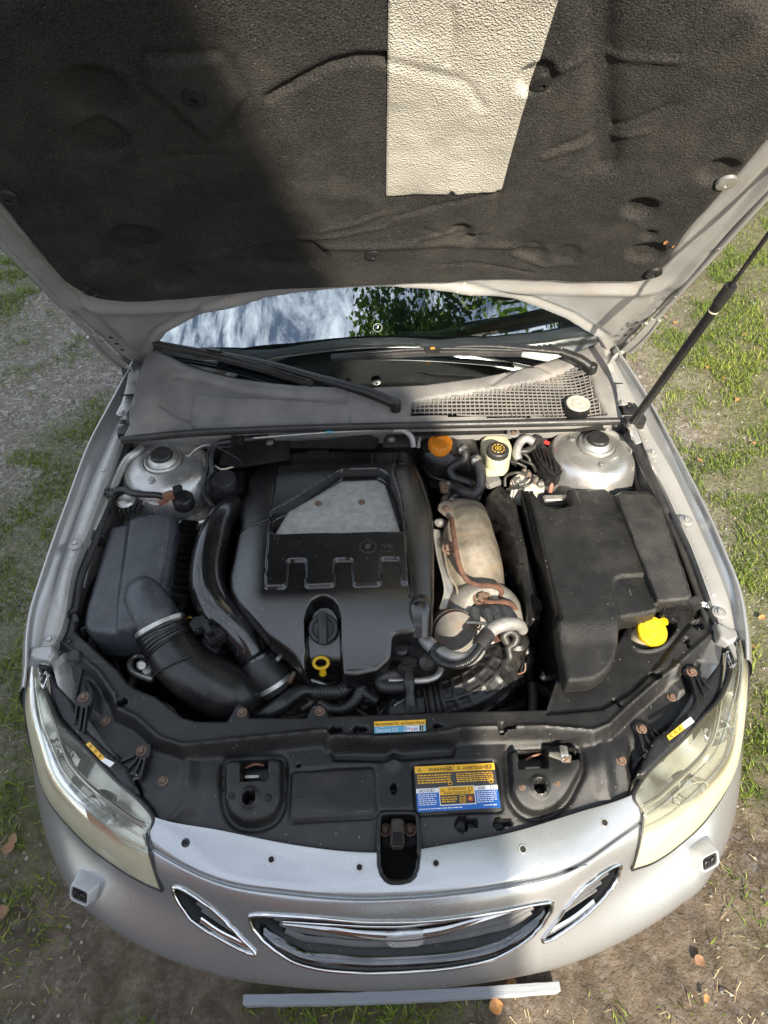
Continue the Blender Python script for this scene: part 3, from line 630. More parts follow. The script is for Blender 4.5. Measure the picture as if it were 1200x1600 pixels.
hmesh('roof', V, [(0, 1, 2, 3), (3, 2, 5, 4), (6, 9, 8, 7), (9, 10, 11, 8), (0, 6, 7, 1), (4, 5, 11, 10), (0, 3, 9, 6), (3, 4, 10, 9), (1, 7, 8, 2), (2, 8, 11, 5)], M['rooftile'])
for a, z, ww, hh in ((.58, 1.5, .7, 1.2), (.95, 3.7, .8, 1.)):
    cw = hp(a, .25, z); fr = box('window', cw, (ww, .1, hh), M['paint_white'], house, rz=math.atan2(sdv[1], sdv[0]), bev=.01)
    for dx in (-.25, .25): box('pane', cw+sdv*dx*ww-hd*.052, (ww*.4, .01, hh*.8), M['window'], fr, rz=math.atan2(sdv[1], sdv[0]), bev=0)
c5 = [(LEN+.003, .4), (LEN+4.5, .4), (LEN+4.5, 2.6), (LEN+.003, 2.6)]; V = [hp(a, b, 0) for a, b in c5]+[hp(a, b, 2.45) for a, b in c5]  # low wing added out of view, sized to shade the near left ground
hmesh('side_wing', V, [(0, 1, 5, 4), (1, 2, 6, 5), (2, 3, 7, 6), (3, 0, 4, 7)], M['brick'])
V = [hp(a+da, b+db, z) for z in (2.45, 2.6) for (a, b), (da, db) in zip(c5, ((0, -.15), (.15, -.15), (.15, .15), (0, .15)))]
hmesh('side_wing_roof', V, [(3, 2, 1, 0), (4, 5, 6, 7), (0, 1, 5, 4), (1, 2, 6, 5), (2, 3, 7, 6), (3, 0, 4, 7)], M['rooftile'])
dr = box('door', hp(1.42, .25, 1.), (.75, .1, 2.), M['paint_white'], house, rz=math.atan2(sdv[1], sdv[0]), bev=.01)
sweep('handle', [hp(1.14, .17, 1.), hp(1.26, .17, 1.)], .012, M['steel'], dr)

# ================================================================== THE CAR
car = empty('car', (0, 0, 0)); props(car, 'silver saloon car with its hood propped open and engine bay exposed', 'car')
def on_car(p): return p
# ---- bolts share meshes
def bolt_mesh(name, r, mt, fl=1.7, h=.5):
    o = lathe(name, (0, 0, 0), [(r*fl, 0), (r*fl, r*.18), (r*1.15, r*.3)], mt, None, seg=18); me = o.data; bpy.data.objects.remove(o)
    bm = bmesh.new(); bm.from_mesh(me); vs0 = []
    rings = []
    for z, k in ((r*.25, 1.), (r*(h+.25), 1.), (r*(h+.33), .88)):
        rings.append([bm.verts.new((r*k*math.cos(a*math.pi/3), r*k*math.sin(a*math.pi/3), z)) for a in range(6)])
    for a, b in zip(rings, rings[1:]):
        for q in range(6): bm.faces.new((a[q], a[(q+1) % 6], b[(q+1) % 6], b[q]))
    bm.faces.new(rings[-1]); bm.to_mesh(me); bm.free(); return me
BM = {'rust': bolt_mesh('rusted_bolt', .007, M['rust_bolt']), 'black': bolt_mesh('black_bolt', .007, M['plastic']), 'steel': bolt_mesh('steel_bolt', .0065, M['steel']),
      'small': bolt_mesh('small_bolt', .004, M['steel']), 'rsmall': bolt_mesh('small_rusted_bolt', .0048, M['rust_bolt']), 'paint': bolt_mesh('painted_bolt', .0065, M['silver_in'])}
def bolt(kind, p, parent, axis=None, sc=1.):
    o = bpy.data.objects.new('bolt', BM[kind]); COL.objects.link(o); o.parent = parent; o.location = tuple(map(float, p)); o.scale = (sc,)*3
    q = Vector((0, 0, 1)).rotation_difference(Vector(map(float, axis))) if axis is not None else None
    if q: o.rotation_euler = (q @ Matrix.Rotation(random.uniform(0, 1), 3, 'Z').to_quaternion()).to_euler()
    else: o.rotation_euler[2] = random.uniform(0, 1)
    return o

# ---- headlamp outlines (pixels + height), outer/lower edge and inner/upper edge, rear to front
HLo = {-1: [(50, 1043, .80), (42, 1075, .775), (43, 1120, .745), (57, 1187, .70), (80, 1250, .66), (130, 1310, .62), (180, 1350, .595), (225, 1377, .575), (256, 1391, .565)],
       1: [(1154, 1000, .80), (1166, 1045, .775), (1164, 1100, .745), (1155, 1165, .70), (1135, 1225, .665), (1100, 1280, .635), (1060, 1318, .61), (1020, 1345, .59), (985, 1358, .575)]}
HLi = {-1: [(64, 1045, .80), (74, 1085, .79), (92, 1127, .775), (125, 1160, .76), (155, 1190, .745), (188, 1223, .73), (220, 1250, .715), (240, 1277, .705), (231, 1300, .70)],
       1: [(1148, 1004, .80), (1141, 1050, .79), (1125, 1090, .775), (1096, 1122, .76), (1068, 1152, .745), (1035, 1182, .73), (1008, 1210, .715), (990, 1243, .705), (1003, 1268, .70)]}
HLpoly = {s: [p[:2] for p in HLo[s]]+[p[:2] for p in HLi[s]][::-1] for s in (-1, 1)}

# ---- bumper skin
LV = {1: [
 [(622, 1333, .705), (700, 1322, .705), (800, 1303, .705), (900, 1273, .705), (989, 1243, .705), (1050, 1195, .71), (1100, 1140, .715), (1135, 1070, .72), (1150, 1010, .73)],
 [(622, 1365, .698), (700, 1357, .698), (800, 1340, .698), (895, 1312, .697), (978, 1276, .695), (1050, 1222, .70), (1103, 1160, .705), (1142, 1082, .71), (1155, 1012, .72)],
 [(621, 1395, .688), (700, 1388, .688), (800, 1373, .688), (890, 1350, .686), (968, 1303, .683), (1050, 1240, .688), (1105, 1175, .695), (1146, 1088, .70), (1158, 1014, .715)],
 [(620, 1402, .677), (700, 1396, .677), (800, 1381, .677), (890, 1358, .675), (966, 1309, .673), (1050, 1246, .68), (1106, 1181, .69), (1148, 1092, .698), (1160, 1015, .71)],
 [(620, 1409, .681), (700, 1403, .681), (800, 1388, .681), (890, 1365, .679), (967, 1315, .676), (1052, 1252, .675), (1108, 1186, .685), (1149, 1096, .695), (1161, 1016, .705)],
 [(618, 1434, .655), (700, 1428, .655), (800, 1413, .655), (890, 1389, .652), (974, 1338, .648), (1060, 1275, .65), (1115, 1210, .66), (1153, 1120, .68), (1163, 1020, .70)],
 [(615, 1482, .585), (700, 1478, .585), (800, 1462, .585), (895, 1432, .585), (985, 1372, .585), (1072, 1302, .585), (1122, 1238, .60), (1156, 1150, .63), (1166, 1040, .66)],
 [(608, 1543, .50), (700, 1538, .50), (800, 1523, .50), (895, 1500, .50), (990, 1456, .50), (1066, 1406, .50), (1112, 1362, .50), (1150, 1270, .50), (1163, 1130, .52)]],
 -1: [
 [(622, 1333, .705), (545, 1333, .705), (450, 1321, .705), (345, 1300, .705), (240, 1278, .705), (165, 1225, .71), (110, 1165, .715), (72, 1095, .72), (56, 1035, .73)],
 [(622, 1365, .698), (545, 1366, .698), (450, 1355, .698), (345, 1335, .697), (250, 1309, .695), (166, 1250, .70), (107, 1183, .705), (66, 1104, .71), (52, 1037, .72)],
 [(621, 1395, .688), (545, 1396, .688), (450, 1388, .688), (350, 1372, .686), (260, 1334, .683), (166, 1268, .688), (105, 1198, .695), (62, 1110, .70), (49, 1039, .715)],
 [(620, 1402, .677), (545, 1403, .677), (450, 1395, .677), (350, 1379, .675), (262, 1340, .673), (166, 1275, .68), (103, 1204, .69), (60, 1114, .698), (47, 1040, .71)],
 [(620, 1409, .681), (545, 1410, .681), (450, 1402, .681), (350, 1386, .679), (261, 1346, .676), (164, 1281, .675), (101, 1209, .685), (58, 1118, .695), (46, 1041, .705)],
 [(618, 1434, .655), (545, 1435, .655), (445, 1427, .655), (350, 1410, .652), (253, 1370, .648), (155, 1303, .65), (92, 1233, .66), (54, 1142, .68), (44, 1045, .70)],
 [(615, 1482, .585), (540, 1483, .585), (440, 1473, .585), (340, 1452, .585), (240, 1402, .585), (142, 1332, .585), (84, 1262, .60), (50, 1172, .63), (41, 1065, .66)],
 [(608, 1543, .50), (535, 1543, .50), (435, 1535, .50), (335, 1518, .50), (232, 1480, .50), (152, 1430, .50), (105, 1382, .50), (66, 1290, .50), (46, 1150, .52)]]}
def bump_rows():
    rows = []
    for k in range(8):
        l = [U(*p) for p in LV[-1][k]][::-1]; r = [U(*p) for p in LV[1][k]]; rows.append(np.array(l[:-1]+r))
    b = rows[-1]; c = np.array([0, .6, 0])
    def inw(d, z):
        q = b.copy(); v = (c-q)*np.array([1, 1, 0]); v /= np.linalg.norm(v, axis=1)[:, None]; q = q+v*d; q[:, 2] = z; return q
    edge = rows[0]+np.array([0, .003, -.010]); edge2 = rows[0]+np.array([0, .0006, -.002])
    return [edge, edge2]+rows+[inw(.004, .44), inw(.02, .37), inw(.035, .30), inw(.09, .24)]
BR = bump_rows()
# grille openings in the bumper (pixels)
GR = [(386, 1432), (400, 1428), (477, 1432), (560, 1440), (640, 1441), (720, 1434), (800, 1420), (850, 1409), (863, 1410), (862, 1424), (838, 1456), (800, 1486), (760, 1502), (690, 1515), (600, 1520), (540, 1519), (477, 1511), (430, 1487), (400, 1458)]
SG = {-1: [(268, 1385), (285, 1387), (335, 1421), (362, 1450), (385, 1473), (404, 1494), (385, 1487), (354, 1471), (322, 1454), (297, 1435), (280, 1412)],
      1: [(973, 1350), (955, 1353), (911, 1386), (888, 1412), (868, 1440), (842, 1473), (862, 1467), (890, 1449), (918, 1427), (943, 1403), (962, 1378)]}
slot = [(592, 1276), (597, 1270), (648, 1270), (653, 1276), (655, 1330), (652, 1362), (640, 1378), (606, 1380), (594, 1364), (591, 1332)]
def bhole(C):
    p = proj(C); x, y = p[:, 0], p[:, 1]; h = inside(GR, x, y) & (C[:, 2] > .45)
    for s in (-1, 1): h |= inside(SG[s], x, y) & (C[:, 2] > .45); h |= inside(HLpoly[s], x, y) & (C[:, 2] > .55) & (dist(HLpoly[s], x, y) > 7)
    return h | (inside(slot, x, y) & (C[:, 2] > .6))
bumper = loft('bumper', BR, M['silver_lip'], car, sub=14, hole=bhole, sharp=None)
# dark undertray behind the bumper so that light does not leak in
q = BR[7].copy(); q[:, 1] += .05; q[:, 2] = .30
# bumper skin sampling: the point of the skin under a pixel
BG = np.array([crom(r, 20) for r in BR[2:11]]); BG = np.stack([crom(BG[:, k], 20) for k in range(BG.shape[1])], 1).reshape(-1, 3); BP = proj(BG)
def skin(x, y):
    d = (BP[:, 0]-x)**2+(BP[:, 1]-y)**2; k = np.argsort(d)[:4]; w_ = 1/(d[k]+.05); return (BG[k]*w_[:, None]).sum(0)/w_.sum()
def ring_path(poly, off=0., n=2):
    p = chaikin(poly, n); return np.array([skin(*q) for q in p])+np.array([0, -off*.7, off*.7])
# lip screw holes
for x, y in ((290, 1317), (424, 1343), (562, 1355), (681, 1349), (817, 1327), (944, 1285)):
    p = skin(x, y); nz = np.array([0, -.18, .98]); lathe('screw_hole', p+nz*.0008, [(.0085, 0), (.0082, .0012), (.006, .0012), (.0055, -.001), (.0045, -.0075), (.0, -.0075)], M['steel'] if x != 290 else M['ink'], bumper, seg=20, axis=nz)
    lathe('screw_hole', p+nz*.0012, [(.0052, .0006), (.004, -.0004), (0, -.0004)], M['dark_in'], bumper, seg=14, axis=nz)  # black disc painted in for the shade inside the hole
# headlamp washers
for s, c in ((-1, (126, 1394)), (1, (1106, 1342))):
    p = skin(c[0]-s*10, c[1]-8); ax = np.array([s*.30, -.78, .55]); ax /= np.linalg.norm(ax); sx = np.cross(ax, [0, 0, 1.]); sx /= np.linalg.norm(sx); uy = np.cross(sx, ax)
    w_ = empty('headlamp_washer', (0, 0, 0), car); rows = []
    def sq(cn, a, b, pw=5.):
        t = np.linspace(0, 2*math.pi, 33); cc, ss = np.cos(t), np.sin(t)
        return np.array([cn+sx*a*np.sign(i)*abs(i)**(2/pw)+uy*b*np.sign(j)*abs(j)**(2/pw) for i, j in zip(cc, ss)])
    p = p-ax*.012; rows = [sq(p-ax*.03-uy*.004, .036, .030), sq(p+ax*.004, .033, .028), sq(p+ax*.022, .027, .0235), sq(p+ax*.034, .0245, .0215), sq(p+ax*.037, .0230, .0205), sq(p+ax*.0365, .0195, .0170), sq(p+ax*.033, .0190, .0165)]
    loft('shell', rows, M['pod'], w_, sharp=35)
    loft('face', [sq(p+ax*.0335, .0192, .0167), sq(p+ax*.0335, .0001, .0001)], M['plastic'], w_, sharp=None)
    for k in (-1, 1):
        c_ = p+ax*.0335+sx*k*.008; lathe('nozzle', c_, [(.0075, 0), (.0065, .004), (.004, .005), (.0036, .003), (0, .003)], M['rubber'], w_, seg=14, axis=ax)
        sweep('jet_slot', [c_+ax*.0062-uy*.005, c_+ax*.0062+uy*.005], .0014, M['dark_in'], w_, seg=8)

# ---- main grille
gr_ = empty('grille', (0, 0, 0), car)
gp = ring_path(GR, .001, 2); gp = np.vstack([gp, gp[:1]])
sweep('chrome_surround', gp, .0042, M['chrome'], gr_, seg=10, n=2)
inn = gp.copy(); cc = gp.mean(0)
def sunk(d, k): v = gp+np.array([0, d, 0]); return cc+np.array([0, d, 0])+(v-cc-np.array([0, d, 0]))*np.array([k, 1, k*.9])
loft('recess', [gp+np.array([0, .002, 0]), sunk(.03, .985), sunk(.075, .95)], M['plastic'], gr_, sharp=None)
# chrome sill along the lower inside edge
lo = [(412, 1462), (432, 1480), (477, 1504), (540, 1512), (600, 1514), (690, 1508), (760, 1496), (800, 1480), (836, 1452), (852, 1430)]
lp = np.array([skin(*q) for q in lo]); loft('chrome_sill', [crom(lp+np.array([0, .002, -.001]), 6), crom(lp+np.array([0, .010, .004])*1., 6), crom(lp+np.array([0, .020, .004]), 6)], M['chrome_dark'], gr_, sharp=None)
# slats
gtop = [(400, 1434), (477, 1437), (560, 1445), (640, 1446), (720, 1439), (800, 1425), (852, 1414)]; gbot = [(432, 1484), (477, 1508), (560, 1517), (640, 1515), (720, 1505), (800, 1482), (838, 1452)]
for f in (.10, .26, .42, .58, .74):
    x0, x1 = 408+48*f, 850-24*f; xs = np.linspace(x0, x1, 13)
    pts = [skin(x, np.interp(x, *zip(*gtop))*(1-f)+np.interp(x, *zip(*gbot))*f)+np.array([0, .026, -.004]) for x in xs]
    sweep('slat', pts, .0065, M['slat'], gr_, seg=10, n=2, ry=.0028, up=(0, -.6, .8), pw=3)
q = [(-.34, .10, .66), (.34, .10, .66), (.34, .09, .48), (-.34, .09, .48)]
mesh('backing', [(cc[0]+a, cc[1]+.058+.25*a*a+(.66-z)*.0, z) for z in (.68, .47) for a in np.linspace(-.36, .36, 13)], [(k, k+1, 14+k, 13+k) for k in range(12)], M['dark_in'], gr_, sharp=None)
# winged chrome bar with the badge block
wb = [(441, 1455), (480, 1459), (520, 1463), (560, 1468), (600, 1471), (632, 1471), (662, 1468), (700, 1461), (740, 1450), (775, 1441), (806, 1432)]
wp = np.array([skin(*q)+np.array([0, .012, 0]) for q in wb]); th_ = [.003, .005, .007, .0095, .012, .0125, .012, .0095, .007, .005, .003]
sweep('winged_bar', wp, th_, M['chrome_mid'], gr_, seg=14, n=6, ry=[v*.8 for v in th_], up=(0, -.5, .85), pw=2.8)
we = np.array([skin(*q)+np.array([0, .013, .006]) for q in [(441, 1453), (500, 1456), (560, 1460), (600, 1461), (632, 1460), (665, 1457), (700, 1452), (740, 1444), (806, 1430)]])
sweep('wing_edge', we, [.002, .0034, .0036, .0036, .0036, .0036, .0036, .0034, .002], M['chrome'], gr_, seg=8, n=6)
prism('badge', [skin(*q)+np.array([0, .002, .004]) for q in ((598, 1464), (632, 1461), (667, 1459), (665, 1479), (656, 1485), (634, 1486), (612, 1487), (603, 1482))], .022, M['emblem'], gr_, bev=.006, dirn=(0, .75, -.66), seg=3)
# ---- side grilles
for s in (-1, 1):
    sg = empty('side_grille', (0, 0, 0), car); p = ring_path(SG[s], .001, 2); p = np.vstack([p, p[:1]]); sweep('chrome_surround', p, .0042, M['chrome'], sg, seg=8, n=2)
    c_ = p.mean(0); inw = np.array([-s*.012, .028, -.004]); loft('recess', [p+inw*.05, c_+inw*.5+(p-c_)*.99, c_+inw+(p-c_)*.95], M['plastic'], sg, sharp=None)
    mesh('backing', np.vstack([c_+inw*1.0+(p[:-1]-c_)*1.0, c_+inw]), [(k, (k+1) % (len(p)-1), len(p)-1) for k in range(len(p)-1)], M['dark_in'], sg, sharp=None)
    L_ = {-1: [(312, 1443), (340, 1462), (366, 1476), (392, 1488)], 1: [(930, 1414), (902, 1437), (877, 1453), (852, 1467)]}[s]
    lp = np.array([skin(*q) for q in L_]); up_ = np.array([-s*.004, .009, .010]); loft('chrome_sill', [crom(lp+np.array([0, .002, .002]), 5), crom(lp+up_*.5+np.array([0, .0, .003]), 5), crom(lp+up_, 5)], M['chrome'], sg, sharp=None)
    E_ = {-1: [((295, 1404), (338, 1436)), ((303, 1416), (350, 1450)), ((311, 1428), (362, 1462))], 1: [((952, 1370), (908, 1402)), ((944, 1384), (896, 1416)), ((936, 1396), (884, 1430))]}[s]
    for a, b in E_:
        sweep('slat', [skin(*a)+inw*.35, skin(*b)+inw*.35], .006, M['slat'], sg, seg=8, ry=.0025, up=(0, 0, 1), pw=3)

# ---- headlamps
for s in (-1, 1):
    hl = empty('headlight', (0, 0, 0), car); O = crom([U(*p)*(1-f)+skin(*p[:2])*f for p, f in zip(HLo[s], (0, 0, 0, .5, 1, 1, 1, 1, 1))], 5); I = crom([U(*p) for p in HLi[s][:-2]]+[skin(*p[:2]) for p in HLi[s][-2:]], 5)
    rows = []; hz = []; out = np.array([s*.55, -.62, .55]); out /= np.linalg.norm(out); nr = 17; nO = len(O)
    wid = np.linalg.norm(O-I, axis=1)
    for k in range(nr):
        t = k/(nr-1); b = .20*wid[:, None]*np.sin(math.pi*t**.9)**.9*((.12+.88*sm((1-np.linspace(0, 1, nO))/.25))*(.2+.8*sm(np.linspace(0, 1, nO)/.45)))[:, None]
        rows.append(I*(1-t)+O*t+out*(b+.0035)+np.array([0, 0, .010])*math.sin(math.pi*t)); u = np.linspace(0, 1, nO)
        hz.append(np.clip(.12+.80*sm((t-.42)/.12)*sm((u-.08)/.22)+.15*sm((t-.1)/.5), 0, .96))
    o = loft('lens', rows, M['lens'], hl, sharp=None); attr(o, 'haze', np.array(hz).ravel())
    # moulded flutes across the upper clear band
    for t in (.30, .40):
        k = int(t*(nr-1)); sweep('lens_flute', rows[k][2:-3]+out*.0012, .0022, M['lens'], hl, seg=8, n=2)
    inw = np.array([-s*.05, .09, -.045])
    R_ = [I*(1-t)+O*t+(inw*(.25+.75*math.sin(math.pi*min(1, t*1.05)))) for t in np.linspace(0, 1, 9)]
    loft('reflector', R_, M['reflector'], hl, sharp=None)
    mid = [rows[6][k]+inw*.35 for k in range(4, nO-4, 3)]; sweep('chrome_strip', mid, .006, M['chrome'], hl, n=3, ry=.016, up=(0, 0, 1))
    for k, rr in ((int(nO*.62), .042), (int(nO*.40), .034)):
        c_ = rows[11][k]+inw*.5; ax = np.array([s*.25, -.95, .18]); lathe('lamp_bowl', c_, [(rr, 0), (rr*1.05, .012), (rr*.96, .013), (rr*.9, .0), (rr*.55, -.03), (.001, -.036)], M['chrome'], hl, axis=ax)
        lathe('bulb_lens', c_+ax*.0, [(rr*.7, 0), (rr*.55, .012), (rr*.3, .018), (.001, .02)], M['glass'], hl, axis=ax)
    sweep('gap_shade_line', np.vstack([rows[-1], np.array([r_[-1] for r_ in rows[::-1]])[1:]]), .0028, M['ink'], hl, seg=8, n=2)  # black line added for the shade in the gap round the lens
    # clear mounting tabs and black housing rim
    sweep('rim', I+np.array([0, 0, -.004]), .006, M['plastic'], hl, seg=8, n=2)
    for k in ({-1: [(108, 1040, .80), (66, 1068, .79)], 1: []}[s] if False else []): pass
    for a, b, c, d in ([((69, 1075), (62, 1068), (72, 1050), (76, 1056)), ((201, 1222), (198, 1212), (210, 1206), (216, 1215))] if s < 0 else [((1143, 1043), (1136, 1020), (1142, 1014), (1150, 1036)), ((1017, 1190), (1006, 1180), (1010, 1172), (1022, 1186))]):
        sweep('mounting_tab', [U(*q, .795 if a[1] < 1100 else .735) for q in (a, b, c, d, a)], .0035, M['lens'], hl, seg=8, n=2, spline=False)
    bl = {-1: [(84, 1052), (97, 1080), (118, 1102), (132, 1140), (165, 1170), (196, 1195), (214, 1236), (192, 1224), (160, 1192), (128, 1160), (96, 1126), (78, 1088), (70, 1050)],
          1: [(1128, 1012), (1118, 1045), (1092, 1078), (1080, 1105), (1050, 1135), (1024, 1152), (1000, 1205), (1012, 1206), (1038, 1180), (1070, 1150), (1098, 1121), (1128, 1088), (1144, 1046), (1146, 1010)]}[s]
    hf('housing', XY('p', bl, .755), .004, lambda X, Y: .742+.08*np.clip((Y-.32)/.35, -.3, 1), M['plastic'], hl, skirt=.06, rr=.004)
    # yellow warning sticker, white end
    st = {-1: [((134, 1163), (140, 1159), (164, 1184), (158, 1189), 'amber'), ((158, 1189), (164, 1184), (179, 1192), (172, 1199), 'white')],
          1: [((1042, 1150), (1046, 1157), (1070, 1139), (1065, 1131), 'amber'), ((1065, 1131), (1070, 1139), (1085, 1128), (1079, 1120), 'white')]}[s]
    for a, b, c, d, mt in st: mesh('sticker', [U(*q, .768) for q in (a, b, c, d)], [(0, 1, 2, 3)], M[mt], hl, smooth=False)
    (a, b, c, d, _) = st[0]
    for t in (.2, .5, .8):
        ce = (np.array(U(*a, .7688))*(1-t)+np.array(U(*d, .7688))*t+np.array(U(*b, .7688))*(1-t)+np.array(U(*c, .7688))*t)/2; r_ = .0045
        mesh('warning_triangle', [ce+np.array([r_*math.cos(v), r_*math.sin(v), 0]) for v in (1.57, 3.67, 5.76)]+[ce+np.array([r_*.55*math.cos(v), r_*.55*math.sin(v), 0]) for v in (1.57, 3.67, 5.76)], [(0, 1, 4, 3), (1, 2, 5, 4), (2, 0, 3, 5)], M['ink'], hl, smooth=False)

# ---- fenders: skin with crest, gutter and inner rail
FE = {-1: dict(c=[(207, 565, .965), (170, 634, .945), (138, 695, .925), (109, 772, .90), (83, 844, .875), (62, 906, .855), (46, 960, .835), (40, 1020, .81), (41, 1060, .795)],
               s=[(216, 590, .945), (199, 630, .93), (174, 681, .91), (134, 772, .88), (112, 830, .86), (94, 884, .842), (76, 955, .82), (66, 1000, .805), (58, 1042, .79)],
               i=[(225, 605, .94), (206, 645, .925), (188, 686, .905), (157, 775, .875), (134, 837, .855), (112, 891, .837), (101, 958, .815), (92, 990, .80), (80, 1020, .79)]),
      1: dict(c=[(967, 548, .965), (1008, 613, .945), (1031, 654, .93), (1086, 759, .90), (1113, 814, .88), (1136, 869, .862), (1156, 920, .845), (1167, 985, .82), (1169, 1030, .80)],
              s=[(960, 560, .945), (995, 627, .93), (1013, 668, .915), (1045, 723, .895), (1072, 777, .875), (1095, 828, .857), (1120, 885, .842), (1141, 942, .822), (1152, 1000, .80)],
              i=[(950, 580, .94), (980, 640, .925), (997, 670, .91), (1015, 714, .892), (1038, 759, .872), (1061, 809, .853), (1084, 860, .838), (1114, 942, .817), (1126, 975, .80)])}
FW = {}
for s in (-1, 1):
    c_ = np.array([U(*p) for p in FE[s]['c']]); st = np.array([U(*p) for p in FE[s]['s']]); ii = np.array([U(*p) for p in FE[s]['i']])
    # resample all by Y so that cross sections stay square to the car
    ys = np.linspace(1.62, .50, 24)
    def byY(p):
        p = crom(p, 6); o_ = np.argsort(p[:, 1]); x = np.interp(ys, p[o_, 1], p[o_, 0]); z = np.interp(ys, p[o_, 1], p[o_, 2]); return np.stack([x, ys, z], 1)
    C_, S_, I_ = byY(c_), byY(st), byY(ii); FW[s] = (C_, S_, I_)
    o3 = lambda dx, dz: C_+np.array([s*dx, 0, dz])
    def arch(P): return (np.hypot(P[:, 1]-1.0, P[:, 2]-.33) < .36) & (P[:, 2] < .69)
    skirt_z = [o3(.018, -.025), o3(.035, -.07), o3(.05, -.15), o3(.055, -.25), o3(.05, -.40), o3(.03, -.58)]
    def flange(k): return S_*(1-k)+C_*k
    g1 = S_+np.array([0, 0, -.004]); g2 = flange(.12)+np.array([0, 0, -.016]); g3 = flange(.70)+np.array([0, 0, -.011])
    rows = [I_+np.array([-s*.002, 0, -.03]), I_+np.array([0, 0, -.002]), I_*.5+S_*.5+np.array([0, 0, .001]), g1, g2, g3, flange(.9)+np.array([0, 0, -.003]), C_]+skirt_z
    f_ = loft('fender', rows[3:], M['silver'], car, sub=3, hole=arch, sharp=30)
    r_ = loft('inner_rail', [I_+np.array([-s*.003, 0, -.20]), I_+np.array([-s*.002, 0, -.02])]+rows[1:4], M['silver_in'], f_, sub=3, sharp=30)
    sweep('crest_edge', C_+np.array([-s*.002, 0, .0005]), .0035, M['silver'], f_, seg=8, n=2)
    # oblong pressings and bolts along the rail
    for y in ((.60, .70, .80, .86, .99, 1.09, 1.2) if s < 0 else (.64, .72, .82, .92, 1.02, 1.12, 1.22)):
        a = [np.array([np.interp(y+dy, I_[::-1, 1], I_[::-1, 0]), y+dy, np.interp(y+dy, I_[::-1, 1], I_[::-1, 2])]) for dy in (-.018, -.012, 0, .012, .018)]
        a = [p+np.array([s*(.004, .018, .022, .018, .004)[k], 0, .0015]) for k, p in enumerate(a)]; sweep('rail_pressing', a, .0022, M['silver_in'], f_, seg=6, n=3)
    for x, y, z in ([(162, 737, .886), (118, 850, .857), (78, 1000, .802)] if s < 0 else [(1020, 707, .896), (1072, 813, .862), (1124, 957, .815)]):
        p = U(x, y, z); lathe('washer_plate', p, [(.016, -.002), (.016, .001), (.012, .0025)], M['silver_in'], f_, seg=20); bolt('paint', p+np.array([0, 0, .002]), f_)
    sweep('weatherstrip', I_[4:]+np.array([-s*.012, 0, -.03]), .009, M['rubber'], car, seg=8, n=2)
    # corner gusset by the headlamp
    gq = [(48, 1012), (84, 1008), (88, 1020), (78, 1034), (60, 1032), (46, 1028)] if s < 0 else [(1117, 972), (1150, 985), (1154, 1000), (1136, 1008), (1124, 998)]
    hf('corner_gusset', XY('p', gq, .80), .004, const(.806), M['silver_in'], f_, skirt=.04, rr=.006)

# ---- rest of the body: sides, roof, pillars, wheels (mostly hidden by the open hood)
for s in (-1, 1):
    ys = np.array([1.6, 2.1, 2.7, 3.3, 3.9, 4.4, 4.62]); xo = np.array([.80, .83, .845, .845, .83, .77, .6])+.03
    rows = []
    for z, k in ((.30, -.03), (.45, .0), (.62, .01), (.80, -.005), (.93, -.03), (.97, -.06)): rows.append(np.stack([s*(xo+k), ys, np.full(7, z)], 1))
    loft('body_side', rows, M['silver'], car, sub=4, sharp=40)
    P_ = [(s*.735, 1.53, 1.0), (s*.70, 1.80, 1.18), (s*.63, 2.15, 1.34), (s*.57, 2.5, 1.42), (s*.55, 3.3, 1.42), (s*.62, 4.0, 1.2), (s*.7, 4.3, 1.02)]
    sweep('roof_pillar', P_, .035, M['silver'], car, seg=10, n=6, ry=.03)
    loft('side_window', [[(s*.80, 1.7, .98), (s*.81, 2.4, .98), (s*.81, 3.2, .98), (s*.75, 4.1, 1.0)], [(s*.70, 1.85, 1.14), (s*.60, 2.4, 1.38), (s*.575, 3.2, 1.39), (s*.65, 3.9, 1.2)]], M['glass'], car, sub=4)
    mr = empty('door_mirror', (0, 0, 0), car); sweep('mirror_shell', [(s*.93, 1.86, 1.02), (s*.93, 1.91, 1.03), (s*.93, 1.96, 1.03)], [.03, .085, .08], M['silver'], mr, seg=16, ry=[.02, .06, .058], up=(0, 0, 1), pw=3); sweep('mirror_arm', [(s*.80, 1.92, .97), (s*.87, 1.92, 1.0)], .02, M['plastic'], mr)
    for y in (1.0, 3.68):
        wh = empty('wheel', (0, 0, 0), car); ax = (s, 0, 0); c_ = (s*.70, y, .315)
        lathe('tyre', c_, [(.21, .02), (.23, .05), (.28, .085), (.305, .09), (.315, .06), (.315, -.08), (.29, -.11), (.22, -.11)], M['tyre'], wh, axis=ax, seg=40)
        lathe('rim', c_, [(.215, .04), (.20, .06), (.19, .03), (.06, .045), (.03, .06), (0, .06)], M['steel'], wh, axis=ax, seg=40)
loft('roof', [[(-.55, 2.5, 1.43), (0, 2.42, 1.455), (.55, 2.5, 1.43)], [(-.56, 3.0, 1.44), (0, 3.0, 1.47), (.56, 3.0, 1.44)], [(-.55, 3.4, 1.42), (0, 3.5, 1.45), (.55, 3.4, 1.42)]], M['silver'], car, sub=6)
loft('rear_body', [[(-.62, 4.6, .3), (0, 4.66, .3), (.62, 4.6, .3)], [(-.62, 4.62, .9), (0, 4.66, .95), (.62, 4.62, .9)], [(-.7, 4.2, 1.02), (0, 4.2, 1.05), (.7, 4.2, 1.02)], [(-.57, 3.5, 1.4), (0, 3.5, 1.44), (.57, 3.5, 1.4)]], M['silver'], car, sub=4)

